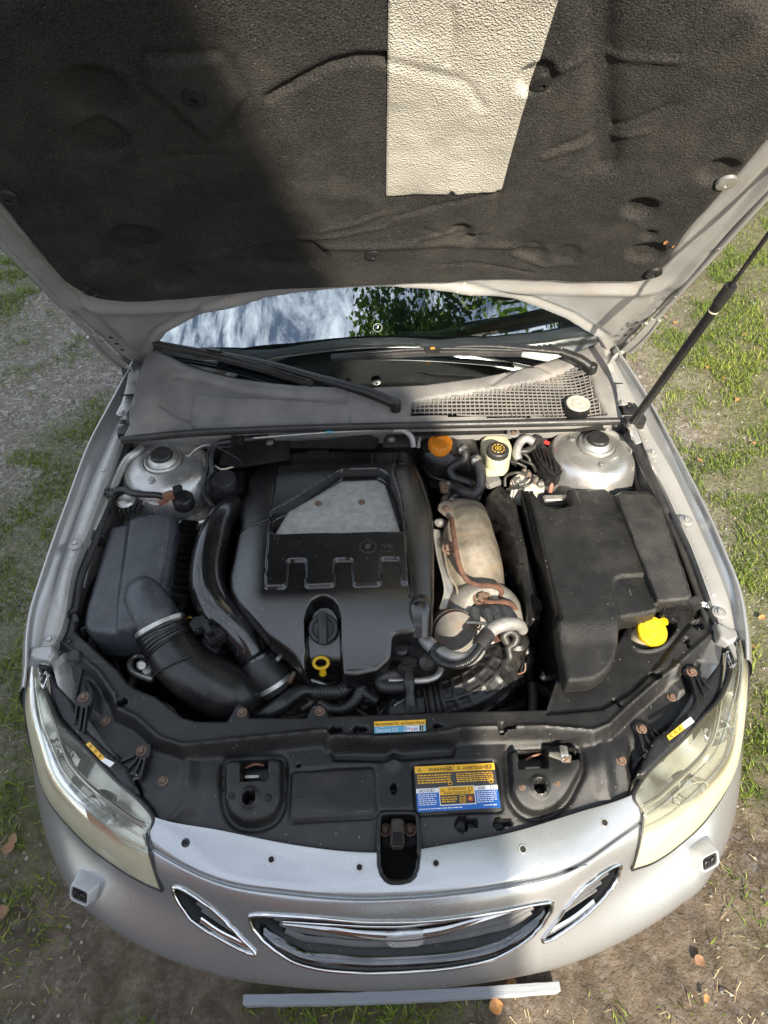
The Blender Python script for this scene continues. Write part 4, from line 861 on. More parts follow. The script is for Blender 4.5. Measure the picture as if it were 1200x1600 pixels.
# ---- windscreen, dash, frit band
WB = [(235, 541, 1.0), (300, 571, .99), (370, 590, .985), (460, 603, .98), (560, 607, .98), (660, 603, .98), (750, 591, .98), (830, 572, .985), (890, 553, .995), (934, 536, 1.0)]
wb_ = np.array([U(*p) for p in WB]); TW = np.array([(.86, 0, 0)]); tops = wb_.copy()
tops[:, 0] *= .84; tops[:, 1] = wb_[:, 1]*.35+2.36*.65-.0; tops[:, 1] = wb_[:, 1]+.86-.12*(np.abs(wb_[:, 0])/.66)**2*0; tops[:, 2] = wb_[:, 2]+.42
rows = []
for t in np.linspace(0, 1, 9):
    r_ = wb_*(1-t)+tops*t; r_[:, 2] += .012*math.sin(math.pi*t); rows.append(r_)
ws = loft('windscreen', rows, M['glass'], car, sub=6, sharp=None)
fr_ = [r_+np.array([0, 0, -.004]) for r_ in rows[:2]]; fr_[1] = fr_[0]*.6+fr_[1]*.4; loft('frit_band', fr_, M['dark_in'], ws, sub=4, sharp=None)
xs = np.linspace(-.70, .70, 11)
loft('dashboard', [[(x, 1.36+.25*x*x, .93) for x in xs], [(x, 1.60+.15*x*x, .985) for x in xs], [(x, 1.95, 1.0+.02*math.cos(x*4)) for x in xs], [(x, 2.05, .90) for x in xs], [(x, 2.0, .5) for x in xs]], M['grey_dash'], car, sub=3, sharp=None)
sweep('dash_vent', [U(622, 522, 1.04), U(690, 520, 1.045), U(765, 503, 1.04), U(810, 498, 1.04)], [.010, .014, .010, .004], M['pale_dash'], car, ry=.004, up=(0, 0, 1), n=6)
mesh('cabin_floor', [(-.7, 1.5, .4), (.7, 1.5, .4), (.7, 4.2, .4), (-.7, 4.2, .4)], [(0, 1, 2, 3)], M['dark_in'], car, smooth=False)
t_ = np.linspace(0, 2*math.pi, 25); pc = None
V_ = np.array([v for v in [o for o in ws.data.vertices]], dtype=object) if False else None
wv = np.array([v.co[:] for v in ws.data.vertices]); wp_ = proj(wv); k = np.argmin((wp_[:, 0]-587)**2+(wp_[:, 1]-514)**2); cp = wv[k]
nrm = np.array(ws.data.vertices[int(k)].normal[:]); nrm = nrm if nrm[2] > 0 else -nrm
lathe('round_sticker', cp+nrm*.0015, [(.0130, 0), (.0130, .0006), (.0120, .0006), (.0120, 0)], M['pale_dash'], ws, axis=nrm, seg=28); sweep('sticker_mark', [cp+nrm*.002+np.array([-.0, 0, -.004]), cp+nrm*.002+np.array([.002, .004, .004])], .0012, M['white'], ws, seg=6)

# ---- cowl panel
cf = [(190, 690), (300, 679), (450, 672), (600, 668), (760, 665), (900, 662), (975, 660)]
cr_ = [(957, 600), (945, 560), (934, 538)]+[p[:2] for p in WB[::-1]][1:-1]+[(235, 543), (222, 580), (206, 640)]
co_ = [tuple(U(x, y, .93)[:2]) for x, y in cf]+[tuple(U(x, y, .975)[:2]) for x, y in cr_]
FYA = lambda X: np.interp(X, [q[0] for q in co_[:7]], [q[1] for q in co_[:7]]); bk = sorted(co_[7:]); FYB = lambda X: np.interp(X, [q[0] for q in bk], [q[1] for q in bk])
LT = XY('3', [(300, 520), (330, 470), (420, 470), (600, 520), (850, 545), (1050, 545), (1060, 630), (800, 640), (400, 640), (390, 620), (270, 590)], .955)
LT2 = XY('3', [(385, 620), (410, 530), (560, 545), (1050, 570), (1050, 620)], .955)
GM = XY('4', [(165, 612), (172, 588), (300, 570), (520, 540), (700, 505), (800, 470), (862, 448), (890, 490), (930, 560), (975, 612)], .94)
RT = XY('4', [(500, 500), (620, 430), (690, 428), (760, 460), (900, 440), (870, 420), (700, 480)], .96)
def cowl_z(X, Y):
    k = np.clip((Y-FYA(X))/(FYB(X)-FYA(X)+1e-6), 0, 1); z = .928+.052*sm(k*.9+.05)+.012*np.sin(k*3.1)
    z = z-.014*fill(LT, X, Y, .012)+.008*fill(LT2, X, Y, .008)-.007*groove(RT, X, Y, .006)+.010*sm((np.abs(X)-.52)/.08)
    z = z-.003*groove(XY('3', [(1180, 640), (1150, 560), (1160, 500)], .95), X, Y, .004)
    return z-.010*fill(GM, X, Y, .006)
cowl = hf('cowl_panel', co_, .005, cowl_z, M['cowl'], car, skirt=.010, rr=.006, holes=[GM])
gm = np.array(GM); bars_v = []; bars_f = []
def addbar(p, q, w_=.0013, h_=.004):
    p, q = np.array(p), np.array(q); d = q-p; L_ = np.linalg.norm(d)+1e-9; n_ = np.array([-d[1], d[0], 0])/L_*w_; b0 = len(bars_v); u_ = np.array([0, 0, h_])
    for e in (p, q): bars_v.extend([e-n_, e+n_, e+n_-u_, e-n_-u_])
    bars_f.extend([(b0+a, b0+(a+1) % 4, b0+4+(a+1) % 4, b0+4+a) for a in range(4)])
for yy in np.arange(gm[:, 1].min(), gm[:, 1].max(), .0095):
    X_ = np.arange(gm[:, 0].min(), gm[:, 0].max(), .006); ok = inside(gm, X_, np.full_like(X_, yy)); ks = np.nonzero(ok)[0]
    if len(ks) > 1:
        for a, b in zip(ks[:-1:8], list(ks[8::8])+[ks[-1]]): addbar((X_[a], yy, cowl_z(X_[a:a+1], np.array([yy]))[0]+.006), (X_[b], yy, cowl_z(X_[b:b+1], np.array([yy]))[0]+.006))
for xx in np.arange(gm[:, 0].min(), gm[:, 0].max(), .0125):
    Y_ = np.arange(gm[:, 1].min(), gm[:, 1].max(), .004); ok = inside(gm, np.full_like(Y_, xx), Y_); ks = np.nonzero(ok)[0]
    if len(ks) > 1:
        for a, b in zip(ks[:-1:6], list(ks[6::6])+[ks[-1]]): addbar((xx, Y_[a], cowl_z(np.array([xx]), Y_[a:a+1])[0]+.0065), (xx, Y_[b], cowl_z(np.array([xx]), Y_[b:b+1])[0]+.0065))
o = mesh('mesh_grille', np.array(bars_v), bars_f, M['cowl'], cowl, smooth=False); o['kind'] = 'stuff'
mesh('air_intake_well', [(a, b, .89) for a, b in [(gm[:, 0].min()-.02, gm[:, 1].min()-.005), (gm[:, 0].max()+.01, gm[:, 1].min()-.005), (gm[:, 0].max()+.01, gm[:, 1].max()+.01), (gm[:, 0].min()-.02, gm[:, 1].max()+.01)]], [(0, 1, 2, 3)], M['bay'], cowl, smooth=False)
for k in range(14):
    a = random.random(); x = gm[:, 0].min()+a*(gm[:, 0].max()-gm[:, 0].min()); y = gm[:, 1].min()+.01+random.random()*.03
    sweep('wire_run', [(x, y, .9), (x+.02, y+.01, .905), (x+.05, y+.004, .9)], .003, M['alu'], cowl, seg=6)
p = A('4', 858, 578, .95); lathe('round_lid', p, [(.0335, -.03), (.0335, .012), (.031, .013)], M['plastic'], cowl, seg=40); lathe('round_lid_top', p, [(.0325, .012), (.032, .016), (.03, .0175), (.018, .0168), (.016, .0185), (.006, .0185), (.005, .017), (0, .017)], M['disc_white'], cowl, seg=40)
for k in range(4):
    for q in range(7): pass
for r in range(6):
    for q in range(3):
        p = A('3', 205+q*10+r*5, 684-r*8, .935); lathe('vent_hole', p+np.array([0, 0, .008]), [(.0026, .0005), (0, .0005)], M['dark_in'], cowl, seg=6)  # flat dark discs stand for shaded vent openings
# rubber seal along the front of the cowl
sp = [U(x, y-2, .935) for x, y in cf]; sweep('cowl_seal', sp, .0085, M['rubber'], car, n=6, seg=12, ry=.011, up=(0, 0, 1))
# side drain covers with plug
for q in ([(112, 650), (150, 625), (160, 690), (85, 690), (92, 660)],): prism('cowl_end_cap', AA('3', q, .935), .02, M['plastic_matt'], car, bev=.003); lathe('plug', A('3', 112, 640, .936), [(.009, 0), (.009, .003), (.006, .004), (0, .004)], M['plastic'], cowl, seg=16)
prism('cowl_end_cap', AA('4', [(1040, 565), (1100, 555), (1150, 620), (1140, 650), (1060, 640)], .93), .02, M['plastic_matt'], car, bev=.003); lathe('plug', A('4', 1077, 568, .932), [(.009, 0), (.009, .003), (.006, .004), (0, .004)], M['plastic'], cowl, seg=16)

# ---- wipers
def wiper(piv, kn, mid, tip, b0, b1, cl):
    w_ = empty('wiper', (0, 0, 0), car)
    sweep('arm_head', [piv+np.array([0, 0, .0]), piv*.6+kn*.4+np.array([0, 0, .006]), kn], [.014, .0135, .012], M['plastic_matt'], w_, seg=12, n=6, ry=[.011, .012, .009], up=(0, 0, 1), pw=3)
    sweep('arm', [kn, mid, tip], [.0115, .009, .006], M['plastic_matt'], w_, seg=10, n=8, ry=[.007, .006, .004], up=(0, 0, 1), pw=3)
    lathe('pivot_cap', piv, [(.0145, -.02), (.0145, .009), (.012, .013), (0, .014)], M['plastic'], w_, seg=24)
    sweep('blade', [b0, (b0+b1)/2+np.array([0, 0, .012]), b1], [.004, .006, .004], M['rubber'], w_, n=10, ry=.009, up=(0, 0, 1), seg=10, pw=3)
    sweep('blade_spoiler', [b0+np.array([0, .006, .008]), (b0+b1)/2+np.array([0, .006, .022]), b1+np.array([0, .006, .008])], .0045, M['plastic_matt'], w_, n=10, seg=8)
    box('connector', cl, (.045, .016, .02), M['plastic'], w_, rz=math.atan2((b1-b0)[1], (b1-b0)[0]), bev=.003); return w_
wiper(U(618, 631, .985), U(508, 593, 1.02), U(420, 568, 1.035), U(328, 548, 1.04), U(240, 539, 1.035), U(488, 601, 1.005), U(335, 550, 1.043))
w2 = wiper(U(925, 575, 1.0), U(876, 549, 1.03), U(760, 540, 1.04), U(668, 545, 1.045), U(518, 562, 1.02), U(815, 553, 1.03), U(676, 546, 1.048))
box('spring_clip', U(676, 544, 1.06), (.012, .006, .004), M['orange'], w2, bev=.001)

# ---- hood (open): inner panel, outer skin, liner, foil, clips, hinges
rear = HS([(228, 578), (240, 548), (262, 520), (330, 484), (420, 463), (520, 452), (600, 448), (700, 452), (800, 467), (880, 497), (930, 528), (952, 556)])
rs_ = [(max(-.73, a), b) for a, b in rear]
hout = rs_+[(.735, .02), (.75, .30), (.752, .60), (.745, .85), (.70, 1.02), (.58, 1.15), (.35, 1.22), (0, 1.25), (-.35, 1.22), (-.58, 1.15), (-.70, 1.02), (-.745, .85), (-.752, .60), (-.75, .30), (-.735, .02)]
LINp = [(145, 462), (200, 467), (300, 463), (400, 453), (500, 446), (600, 440), (700, 437), (800, 434), (900, 437), (1000, 437), (1027, 429), (1080, 352), (1140, 285), (1200, 215)]
lin = HS(LINp); e1 = hst(0, 315)
lout = lin+[(lin[-1][0]+.005, .80), (lin[-1][0]-.03, .98), (.45, 1.08), (.2, 1.13), (-.2, 1.13), (-.45, 1.08), (e1[0]+.03, .98), (e1[0]-.005, .82), (e1[0]-.0, e1[1]), hst(100, 438)]
lout = rnd(lout, .03, 3)
def panel_n(X, Y):
    d = sd(lout, X, Y); e = dist(hout, X, Y)
    n = .004*np.sin(X*3)*0+.012*np.exp(-((d-.055)/.022)**2)-.012*sm(-d/.01+.5)-.008*np.exp(-((e-.035)/.008)**2)
    return n+.004*np.exp(-((e-.012)/.006)**2)
hood = hf('hood', hout, .007, panel_n, M['silver_in'], car, skirt=.022, rr=.006, mp=hmap, sharp=60)
hf('outer_skin', hout, .02, lambda X, Y: -.05+.018*sm(1-dist(hout, X, Y)/.10), M['silver'], hood, skirt=0, rr=.001, mp=hmap, sharp=None)
hs2 = lambda x, y, n=.022: hst(x, y, n)
def HS2(pts): return [hs2(*p) for p in pts]
cps = {'L': hs2(303, 152), 'R': hs2(848, 145)}
arc1 = HS2([(420, 160), (470, 130), (520, 105), (560, 96), (600, 95), (640, 105), (690, 118), (715, 125), (735, 140), (755, 172)])
arc2 = HS2([(600, 100), (650, 118), (710, 130)]); arcv = HS2([(935, 0), (937, 60), (940, 130), (943, 200), (948, 262)])
dia = HS2([(222, 96), (345, 92), (388, 160), (330, 232), (285, 190), (225, 140)])
wrk = [HS2(l) for l in ([(1000, 350), (960, 380), (930, 400)], [(780, 300), (775, 340), (750, 372)], [(330, 400), (400, 385), (520, 372), (600, 355)], [(620, 340), (700, 320), (780, 305)], [(850, 250), (930, 230), (1010, 210)], [(700, 100), (708, 60), (706, 20)], [(840, 130), (930, 95), (1064, 100)], [(860, 240), (950, 210), (1050, 170)],
                        [(500, 365), (560, 350), (600, 335)], [(660, 360), (720, 380), (760, 372)], [(800, 400), (850, 418), (900, 416)], [(250, 250), (355, 247)], [(300, 270), (340, 320), (390, 380)], [(690, 418), (740, 415), (830, 430)], [(640, 380), (680, 372), (720, 368)])]
lump = [(hs2(1000, 328), .028, .020), (hs2(1010, 398), .034, .020), (hs2(1015, 368), .012, .012), (hs2(170, 428), .05, -.02), (hs2(270, 438), .05, .014), (hs2(210, 380), .05, .018), (hs2(160, 225), .04, .02), (hs2(150, 155), .05, .014), (hs2(720, 365), .022, .010), (hs2(735, 380), .02, .010), (hs2(830, 395), .03, .008),
        (hs2(470, 405), .06, .016), (hs2(420, 405), .05, .012), (hs2(885, 400), .03, .008), (hs2(840, 130), .026, .020), (hs2(1125, 270), .03, .012)]
def liner_n(X, Y):
    n = .018+.016*(fbm(X, Y, .30, 4)-.5)+.008*(fbm(X, Y, .08, 4, 6.)-.45)
    n = n-.009*groove(arc1, X, Y, .008)-.006*groove(arc2, X, Y, .007)-.016*groove(arcv, X, Y, .022)+.008*fill(dia, X, Y, .03)-.007*groove(dia, X, Y, .008, True)
    for k, l in enumerate(wrk): n = n+(-.004 if k % 2 else .004)*groove(l, X, Y, .006)
    for (c, r, a) in lump:
        n = n-a*(sm(.5-(np.hypot(X-c[0], Y-c[1])-r)/.022))
    n = n+.006*np.exp(-((Y-hs2(600, 385)[1])/.012)**2)*sm((.5-np.abs(X))/.2)
    rim = sm(dist(lout, X, Y)/.025); return np.maximum(n*(.35+.65*rim), .0035)
hf('hood_liner', lout, .0055, liner_n, M['felt'], hood, skirt=.012, rr=.008, mp=hmap, sharp=None)
fo = HS2([(607, 0), (605, 150), (603, 306), (660, 304), (700, 303), (705, 298), (712, 304), (783, 300), (800, 238), (822, 165), (845, 95), (874, 0)]); k0 = np.array(fo[0]); k1 = np.array(fo[-1])
fo = fo+[(k1[0]+.05, 1.04), (k0[0], 1.04)]
def foil_n(X, Y): return liner_n(X, Y)+.0045+.006*groove(arc1, X, Y, .008)+.005*groove(arc2, X, Y, .007)
hf('foil_sheet', fo, .004, foil_n, M['foil'], hood, skirt=.003, rr=.0015, mp=hmap, sharp=None)
clipd = [(303, 152), (848, 145), (1135, 287), (1022, 428), (142, 455), (12, 311), (583, 398)]
for x, y in clipd:
    s_, t_ = hs2(x, y); n_ = float(liner_n(np.array([s_]), np.array([t_]))[0])+.003; c_ = H(np.float64(s_), np.float64(t_), n_)
    ax = HN+np.array([-.15*np.sign(s_), 0, 0])*0
    lathe('liner_clip', c_, [(.019, -.004), (.018, .002), (.008, .0055), (.0055, .0055), (.005, .001), (.0, .001)], M['plastic_matt'] if x != 1135 else M['steel'], hood, axis=ax, seg=28)
for x, y, k in ((1040, 379, 1), (1052, 386, .6)):   # two dead leaf scraps stuck to the liner
    s_, t_ = hs2(x, y); c_ = H(np.float64(s_), np.float64(t_), .02); me = lm[0].copy(); me.materials.append(M['leaf_dry']); o = link('leaf_scrap', me, None, None); o.location = tuple(c_); o.scale = (.3*k,)*3
    o.rotation_mode = 'QUATERNION'; o.rotation_quaternion = Vector((0, 0, 1)).rotation_difference(Vector(HN)); props(o, 'orange leaf scrap stuck to the black hood liner'+(', the larger of two' if k == 1 else ', the smaller of two'), 'leaf')
# side seals, bolts and tabs on the hood rim
for s in (-1, 1):
    pts = [H(np.float64(s*.742), np.float64(t), .012) for t in np.linspace(.02, .85, 9)]; sweep('side_rib', pts, .007, M['silver_in'], hood, n=3, seg=8)
    pts = [H(np.float64(s*.748), np.float64(t), .006) for t in np.linspace(.30, .80, 9)]; sweep('edge_seal', pts, .007, M['rubber'], hood, n=3, seg=8)
    for t in (.08, .13, .18, .24, .29, .5): bolt('small', H(np.float64(s*.738), np.float64(t), .014+.003), hood, axis=HN, sc=.9)
    # hinge
    hg = empty('hood_hinge', (0, 0, 0), car)
    up_arm = [H(np.float64(s*.735), np.float64(t), n) for t, n in ((-.045, .014), (.02, .020), (.10, .022), (.17, .016))]
    sweep('upper_arm', up_arm, [.012, .016, .014, .008], M['silver_in'], hg, n=5, ry=.0035, up=HN, seg=10, pw=5)
    sweep('arm_flange', [p+np.array([s*.014, 0, 0])+HN*.006 for p in up_arm], .004, M['silver_in'], hg, n=5, seg=8)
    for t in (.05, .09, .13): lathe('hinge_hole', H(np.float64(s*.705), np.float64(t), .012), [(.006, .0005), (0, .0005)], M['dark_in'], hg, axis=HN, seg=14)  # flat dark discs in place of the shade within the holes
    for t in (.035, .145): bolt('steel', H(np.float64(s*.722), np.float64(t), .020), hg, axis=HN)
    lo = [(207, 600, .955), (200, 628, .95), (190, 648, .945)] if s < 0 else [(953, 588, .955), (962, 610, .95), (972, 632, .945)]
    b_ = [U(*p) for p in lo]; sweep('base_plate', [b_[0]+np.array([0, .04, .01])]+b_, .016, M['silver_in'], hg, n=4, ry=.004, up=(0, 0, 1), seg=10, pw=5)
    for p in b_: bolt('paint', p+np.array([0, 0, .005]), hg)
    sweep('pivot_link', [b_[0]+np.array([0, .03, .012]), up_arm[0]*.5+b_[0]*.5+np.array([0, .03, 0]), up_arm[0]], [.009, .010, .010], M['silver_in'], hg, n=4, ry=.004, up=(s, 0, 0), seg=8)
    prism('hinge_bracket', [b_[1]+np.array(v) for v in ((-.012, -.006, .03), (.012, -.006, .03), (.012, .03, .004), (-.012, .03, .004))], .004, M['plastic'], hg, bev=.001)
# gas strut
st0 = U(985, 664, .955); d = ray(1200, 368); kk = None
best = None
for t in np.linspace(.5, 1., 60):
    q = H(np.float64(.742), np.float64(t), .03); pr = proj(np.array([st0*(1-f)+q*f for f in np.linspace(0, 1, 60)])); m_ = np.min(np.hypot(pr[:, 0]-1195, pr[:, 1]-376))
    if best is None or m_ < best[0]: best = (m_, q)
st1 = best[1]; P_ = np.array([st0*(1-f)+st1*f for f in np.linspace(0, 1, 400)]); pr = proj(P_); kb = int(np.argmin(np.hypot(pr[:, 0]-1141, pr[:, 1]-445)))
gs = empty('gas_strut', (0, 0, 0), car)
sweep('cylinder', [P_[8], P_[kb]], .0105, M['plastic'], gs, seg=16); sweep('end_collar', [P_[kb-22], P_[kb]], .0125, M['rubber'], gs, seg=16); sweep('piston_rod', [P_[kb-4], P_[-6]], .0045, M['rubber_shiny'], gs, seg=12)
for e in (0, -1): lathe('ball_socket', P_[e], [(0, -.010), (.008, -.008), (.0105, 0), (.008, .008), (0, .010)], M['steel'], gs, seg=16)
sweep('wire_band', [P_[int(kb*.86)]-np.array([0, .0, .001]), P_[int(kb*.865)]], .0112, M['neck'], gs, seg=14)
sweep('ball_stud', [st0, st0+np.array([.02, 0, -.05])], .005, M['steel'], gs, seg=10)

# ---- front panel (slam panel cover): one black moulding from lamp to lamp
fpx = [(90, 978), (104, 981), (130, 1003), (160, 1030), (193, 1058), (205, 1075), (217, 1083), (247, 1094), (268, 1110), (290, 1127), (313, 1133), (357, 1133), (366, 1118), (372, 1107), (380, 1104), (388, 1110), (393, 1127),
       (480, 1127), (488, 1110), (500, 1104), (511, 1112), (516, 1125), (560, 1123), (700, 1118), (852, 1115), (868, 1068), (884, 1063), (930, 1050), (968, 1000), (990, 960), (1030, 945), (1073, 955), (1100, 948), (1112, 952), (1122, 972), (1126, 998),
       (1120, 1012), (1112, 1040), (1090, 1074), (1076, 1100), (1048, 1130), (1022, 1148), (998, 1206), (992, 1240), (900, 1276), (800, 1306), (660, 1327), (622, 1335), (545, 1335), (450, 1323), (345, 1302), (238, 1279), (230, 1258), (216, 1240),
       (214, 1226), (196, 1192), (165, 1168), (134, 1140), (120, 1102), (98, 1078), (86, 1052), (80, 1025), (84, 1000)]
fo_ = XY('p', fpx, .735)
ZR, ZP = .757, .722
railf = [(70, 1000), (88, 1010), (120, 1036), (150, 1060), (172, 1092), (180, 1116), (207, 1128), (243, 1160), (283, 1173), (380, 1163), (505, 1150), (510, 1158), (600, 1160), (700, 1152), (720, 1146), (850, 1143), (930, 1150), (958, 1139), (990, 1108), (1026, 1077), (1063, 1049), (1100, 1015), (1135, 985)]
rail = XY('p', railf+[(1135, 900), (60, 900)], ZR)
def P2(fr, x, y, z=ZP): return tuple(A(fr, x, y, z)[:2])
padL = rnd(XY('p', [(352, 1188), (438, 1185), (438, 1252), (424, 1272), (402, 1279), (376, 1279), (358, 1268), (352, 1250)], .735), .012)
padR = rnd(XY('p', [(798, 1172), (905, 1166), (908, 1198), (888, 1238), (868, 1256), (842, 1264), (818, 1258), (802, 1240)], .735), .012)
pl_ = rnd(XY('a2', [(205, 448), (548, 430), (560, 440), (566, 632), (552, 644), (205, 660), (193, 648)], ZP), .006)
lb_ = rnd(XY('a2', [(722, 425), (1075, 408), (1108, 610), (735, 632)], ZP), .008)
sqL = XY('p', [(376, 1188), (417, 1186), (418, 1217), (377, 1220)], .735); sqR = XY('p', [(810, 1170), (852, 1168), (856, 1198), (812, 1200)], .735); sqR2 = XY('p', [(882, 1171), (907, 1169), (908, 1184), (884, 1187)], .735)
well = chaikin(XY('a3', [(600, 90), (620, 55), (680, 20), (770, 40), (800, 70), (770, 120), (720, 160), (650, 165), (610, 140)], .75), 2)
tri = {k: XY('a1' if k == 'l' else 'a3', v, ZP) for k, v in (('l', [(780, 680), (825, 672), (805, 900), (740, 930), (700, 940), (770, 860)]), ('r', [(420, 590), (470, 580), (530, 770), (520, 830), (470, 800), (440, 700)]))}
kh = [(P2('a2', 380, 278, ZR), .0075, P2('a2', 412, 275, ZR)), (P2('a2', 485, 270, ZR), .0075, P2('a2', 520, 268, ZR)), (P2('a2', 1105, 262, ZR), .009, P2('a2', 1150, 258, ZR)), (P2('a2', 818, 257, ZR), .0035, P2('a2', 845, 257, ZR)),
      (P2('a2', 932, 672, .71), .0125, P2('a2', 985, 668, .71)), (P2('a2', 1092, 668, .71), .010, P2('a2', 1135, 662, .71)), (P2('a2', 641, 518), .006, P2('a2', 641, 537)), (P2('a2', 235, 425), .003, P2('a2', 235, 426)),
      (P2('a1', 487, 420, ZR), .0095, P2('a1', 488, 421, ZR)), (P2('a3', 700, 302, .74), .0105, P2('a3', 705, 310, .74)), (P2('a3', 838, 145, .75), .006, P2('a3', 850, 170, .75)), (P2('a3', 528, 395, .75), .0045, P2('a3', 550, 425, .75)),
      (P2('a3', 890, 75, .75), .012, P2('a3', 900, 85, .75)), (P2('a1', 245, 323, .76), .006, P2('a1', 248, 326, .76)), (P2('a3', 922, 202, .76), .006, P2('a3', 918, 198, .76))]
padr = [(P2('p', 389, 1246, .735), .0155), (P2('p', 844, 1228, .735), .0155)]
FX = sorted([(U(x, y, ZP)[0], U(x, y, ZP)[1]) for x, y in fpx[42:52]])
def front_z(X, Y):
    corner = sm((np.abs(X)-.45)/.30); z = ZP+.020*corner*sm((Y-.30)/.2)+.030*corner*sm((Y-.42)/.25)
    yf = np.interp(X, [q[0] for q in FX], [q[1] for q in FX]); z = z-.028*(1-sm((Y-yf)/.09))*(1-corner)
    r = fill(rail, X, Y, .022); zr = ZR+.018*sm((np.abs(X)-.5)/.2)+.010*sm((Y-.5)/.25)
    z = np.maximum(z*(1-r)+zr*r, z)
    z = z+.005*np.exp(-((sd(rail, X, Y)+.012)/.005)**2)*(Y < .62)
    z = z-.010*fill(XY('a2', [(372, 360), (905, 335), (895, 385), (600, 408), (385, 402)], ZP), X, Y, .008)
    for p in (padL, padR):
        d = sd(p, X, Y); z = z+.014*sm(.5-d/.006)-.010*np.exp(-((d-.008)/.007)**2)*(Y < P2('p', 400, 1200)[1]+.03)
    for c, rr_ in padr:
        q = np.hypot(X-c[0], Y-c[1]); z = z+.006*np.exp(-((q-rr_)/.004)**2)-.035*sm(.5-(q-rr_*.72)/.004)
    z = z-.0050*groove(pl_, X, Y, .0034, True)+.0012*fill(pl_, X, Y, .004)-.0045*groove(lb_, X, Y, .0032, True)
    for p in (sqL, sqR, sqR2): z = z-.045*fill(p, X, Y, .004)
    for a, rr_, b in kh:
        z = z-.022*sm(.5-(np.hypot(X-a[0], Y-a[1])-rr_)/.0035)-.022*sm(.5-(dist([a, b], X, Y, False)-rr_*.5)/.0035)*(np.hypot(X-a[0], Y-a[1]) > rr_*.9)
    c = P2('a2', 640, 400); z = z+.016*np.exp(-(((X-c[0])/.012)**2+((Y-c[1])/.016)**2))
    z = z+.010*fill(tri['l'], X, Y, .03)+.010*fill(tri['r'], X, Y, .03)
    z = z-.055*fill(well, X, Y, .006)+.004*np.exp(-((sd(well, X, Y)-.006)/.005)**2)
    c = P2('a1', 395, 420, .74); z = z+.016*fill(XY('a1', [(330, 330), (375, 370), (370, 470), (330, 480)], .74), X, Y, .02)+.014*fill(XY('a3', [(790, 260), (820, 280), (860, 360), (820, 380), (770, 330)], .74), X, Y, .02)
    nl = XY('p', [(853, 1118), (870, 1067), (960, 1000), (1000, 940), (1110, 945), (1060, 1000), (1026, 1045), (985, 1085), (940, 1110)], .75); z = z-.009*fill(nl, X, Y, .008)
    return z+.0008*(fbm(X, Y, .06, 3)-.5)
slot_w = XY('p', [(592, 1276), (597, 1270), (648, 1270), (653, 1276), (655, 1345), (591, 1345)], .71)
front = hf('front_panel', fo_, .003, front_z, M['plastic_matt'], car, skirt=.05, rr=.005, holes=[slot_w], sharp=55)
def fz(p): return float(front_z(np.array([p[0]]), np.array([p[1]]))[0])
def on_front(fr, x, y, z=.735):
    p = A(fr, x, y, z)
    for _ in range(4): p = A(fr, x, y, fz(p))
    return p
for x, y, k in ((300, 390, 'rust'), (405, 500, 'rust'), (570, 640, 'rust'), (675, 780, 'rust'), (1045, 460, 'rust'), (235, 130, 'black'), (185, 255, 'black')): bolt(k, on_front('a1', x, y, .75), front, sc=.9)
for x, y, k in ((880, 265, 'rust'), (790, 378, 'rust'), (650, 525, 'rust'), (558, 668, 'rust'), (978, 125, 'black')): bolt(k, on_front('a3', x, y, .75), front, sc=.9)
bolt('rust', on_front('a2', 327, 195, .76), front, sc=.9)
lathe('rubber_buffer', on_front('a1', 268, 208, .765), [(.017, 0), (.016, .012), (.012, .018), (0, .019)], M['rubber'], front, seg=24)
for fr, pts in (('a1', ((992, 850), (1165, 862))), ('a3', ((105, 792), (265, 772)))):
    for q in pts: bolt('rsmall' if fr == 'a3' else 'black', on_front(fr, *q, .737), front, sc=.8)
# striker parts seen in the square openings
for a, b in (((384, 1200), (412, 1196)), ((822, 1187), (846, 1178))):
    sweep('latch_spring', [U(*a, .70), U((a[0]+b[0])/2, a[1]-6, .71), U(*b, .705)], .0028, M['copper'], front, seg=8, n=5); box('latch_pin', U(a[0]+10, a[1]+14, .70), (.03, .006, .006), M['steel'], front, bev=.001)
sweep('release_lever', [U(858, 1178, .74), U(880, 1182, .742), U(892, 1186, .742)], [.005, .011, .008], M['rust_can'], front, ry=.003, up=(0, 0, 1), n=5); sweep('release_hook', [U(880, 1166, .74), U(882, 1178, .748), U(884, 1190, .742)], .008, M['steel'], front, ry=.002, up=(0, 0, 1), n=5); bolt('rsmall', U(884, 1186, .747), front)
# lamp brackets: ribbed ears
def ear(fr, out, ribs, z):
    ou = [on_front(fr, *q, z) for q in out]; zt = max(q[2] for q in ou)+.006; e = prism('lamp_bracket', [A(fr, *q, zt) for q in out], .010, M['plastic'], front, bev=.002)
    for a, b in ribs: sweep('rib', [A(fr, *a, zt+.003), A(fr, *b, zt-.001)], .003, M['plastic'], front, seg=8, ry=.007, up=(0, 0, 1), pw=4)
    return zt
zt = ear('a1', [(268, 385), (300, 352), (340, 365), (345, 400), (320, 470), (305, 560), (240, 500), (235, 480)], [((275, 430), (262, 520)), ((300, 440), (285, 545)), ((322, 430), (305, 555))], .765); bolt('rust', A('a1', 302, 390, zt), front, sc=.95)
zt = ear('a1', [(540, 640), (570, 600), (615, 610), (615, 650), (575, 780), (480, 740), (450, 695)], [((545, 665), (470, 700)), ((560, 675), (510, 735)), ((575, 680), (545, 750)), ((595, 670), (572, 770))], .745); bolt('rust', A('a1', 572, 640, zt), front, sc=.95)
zt = ear('a3', [(838, 255), (860, 228), (905, 240), (935, 300), (960, 360), (930, 400), (900, 400), (880, 310)], [((880, 305), (905, 395)), ((905, 300), (935, 375)), ((925, 300), (955, 350))], .765); bolt('rust', A('a3', 880, 264, zt), front, sc=.95)
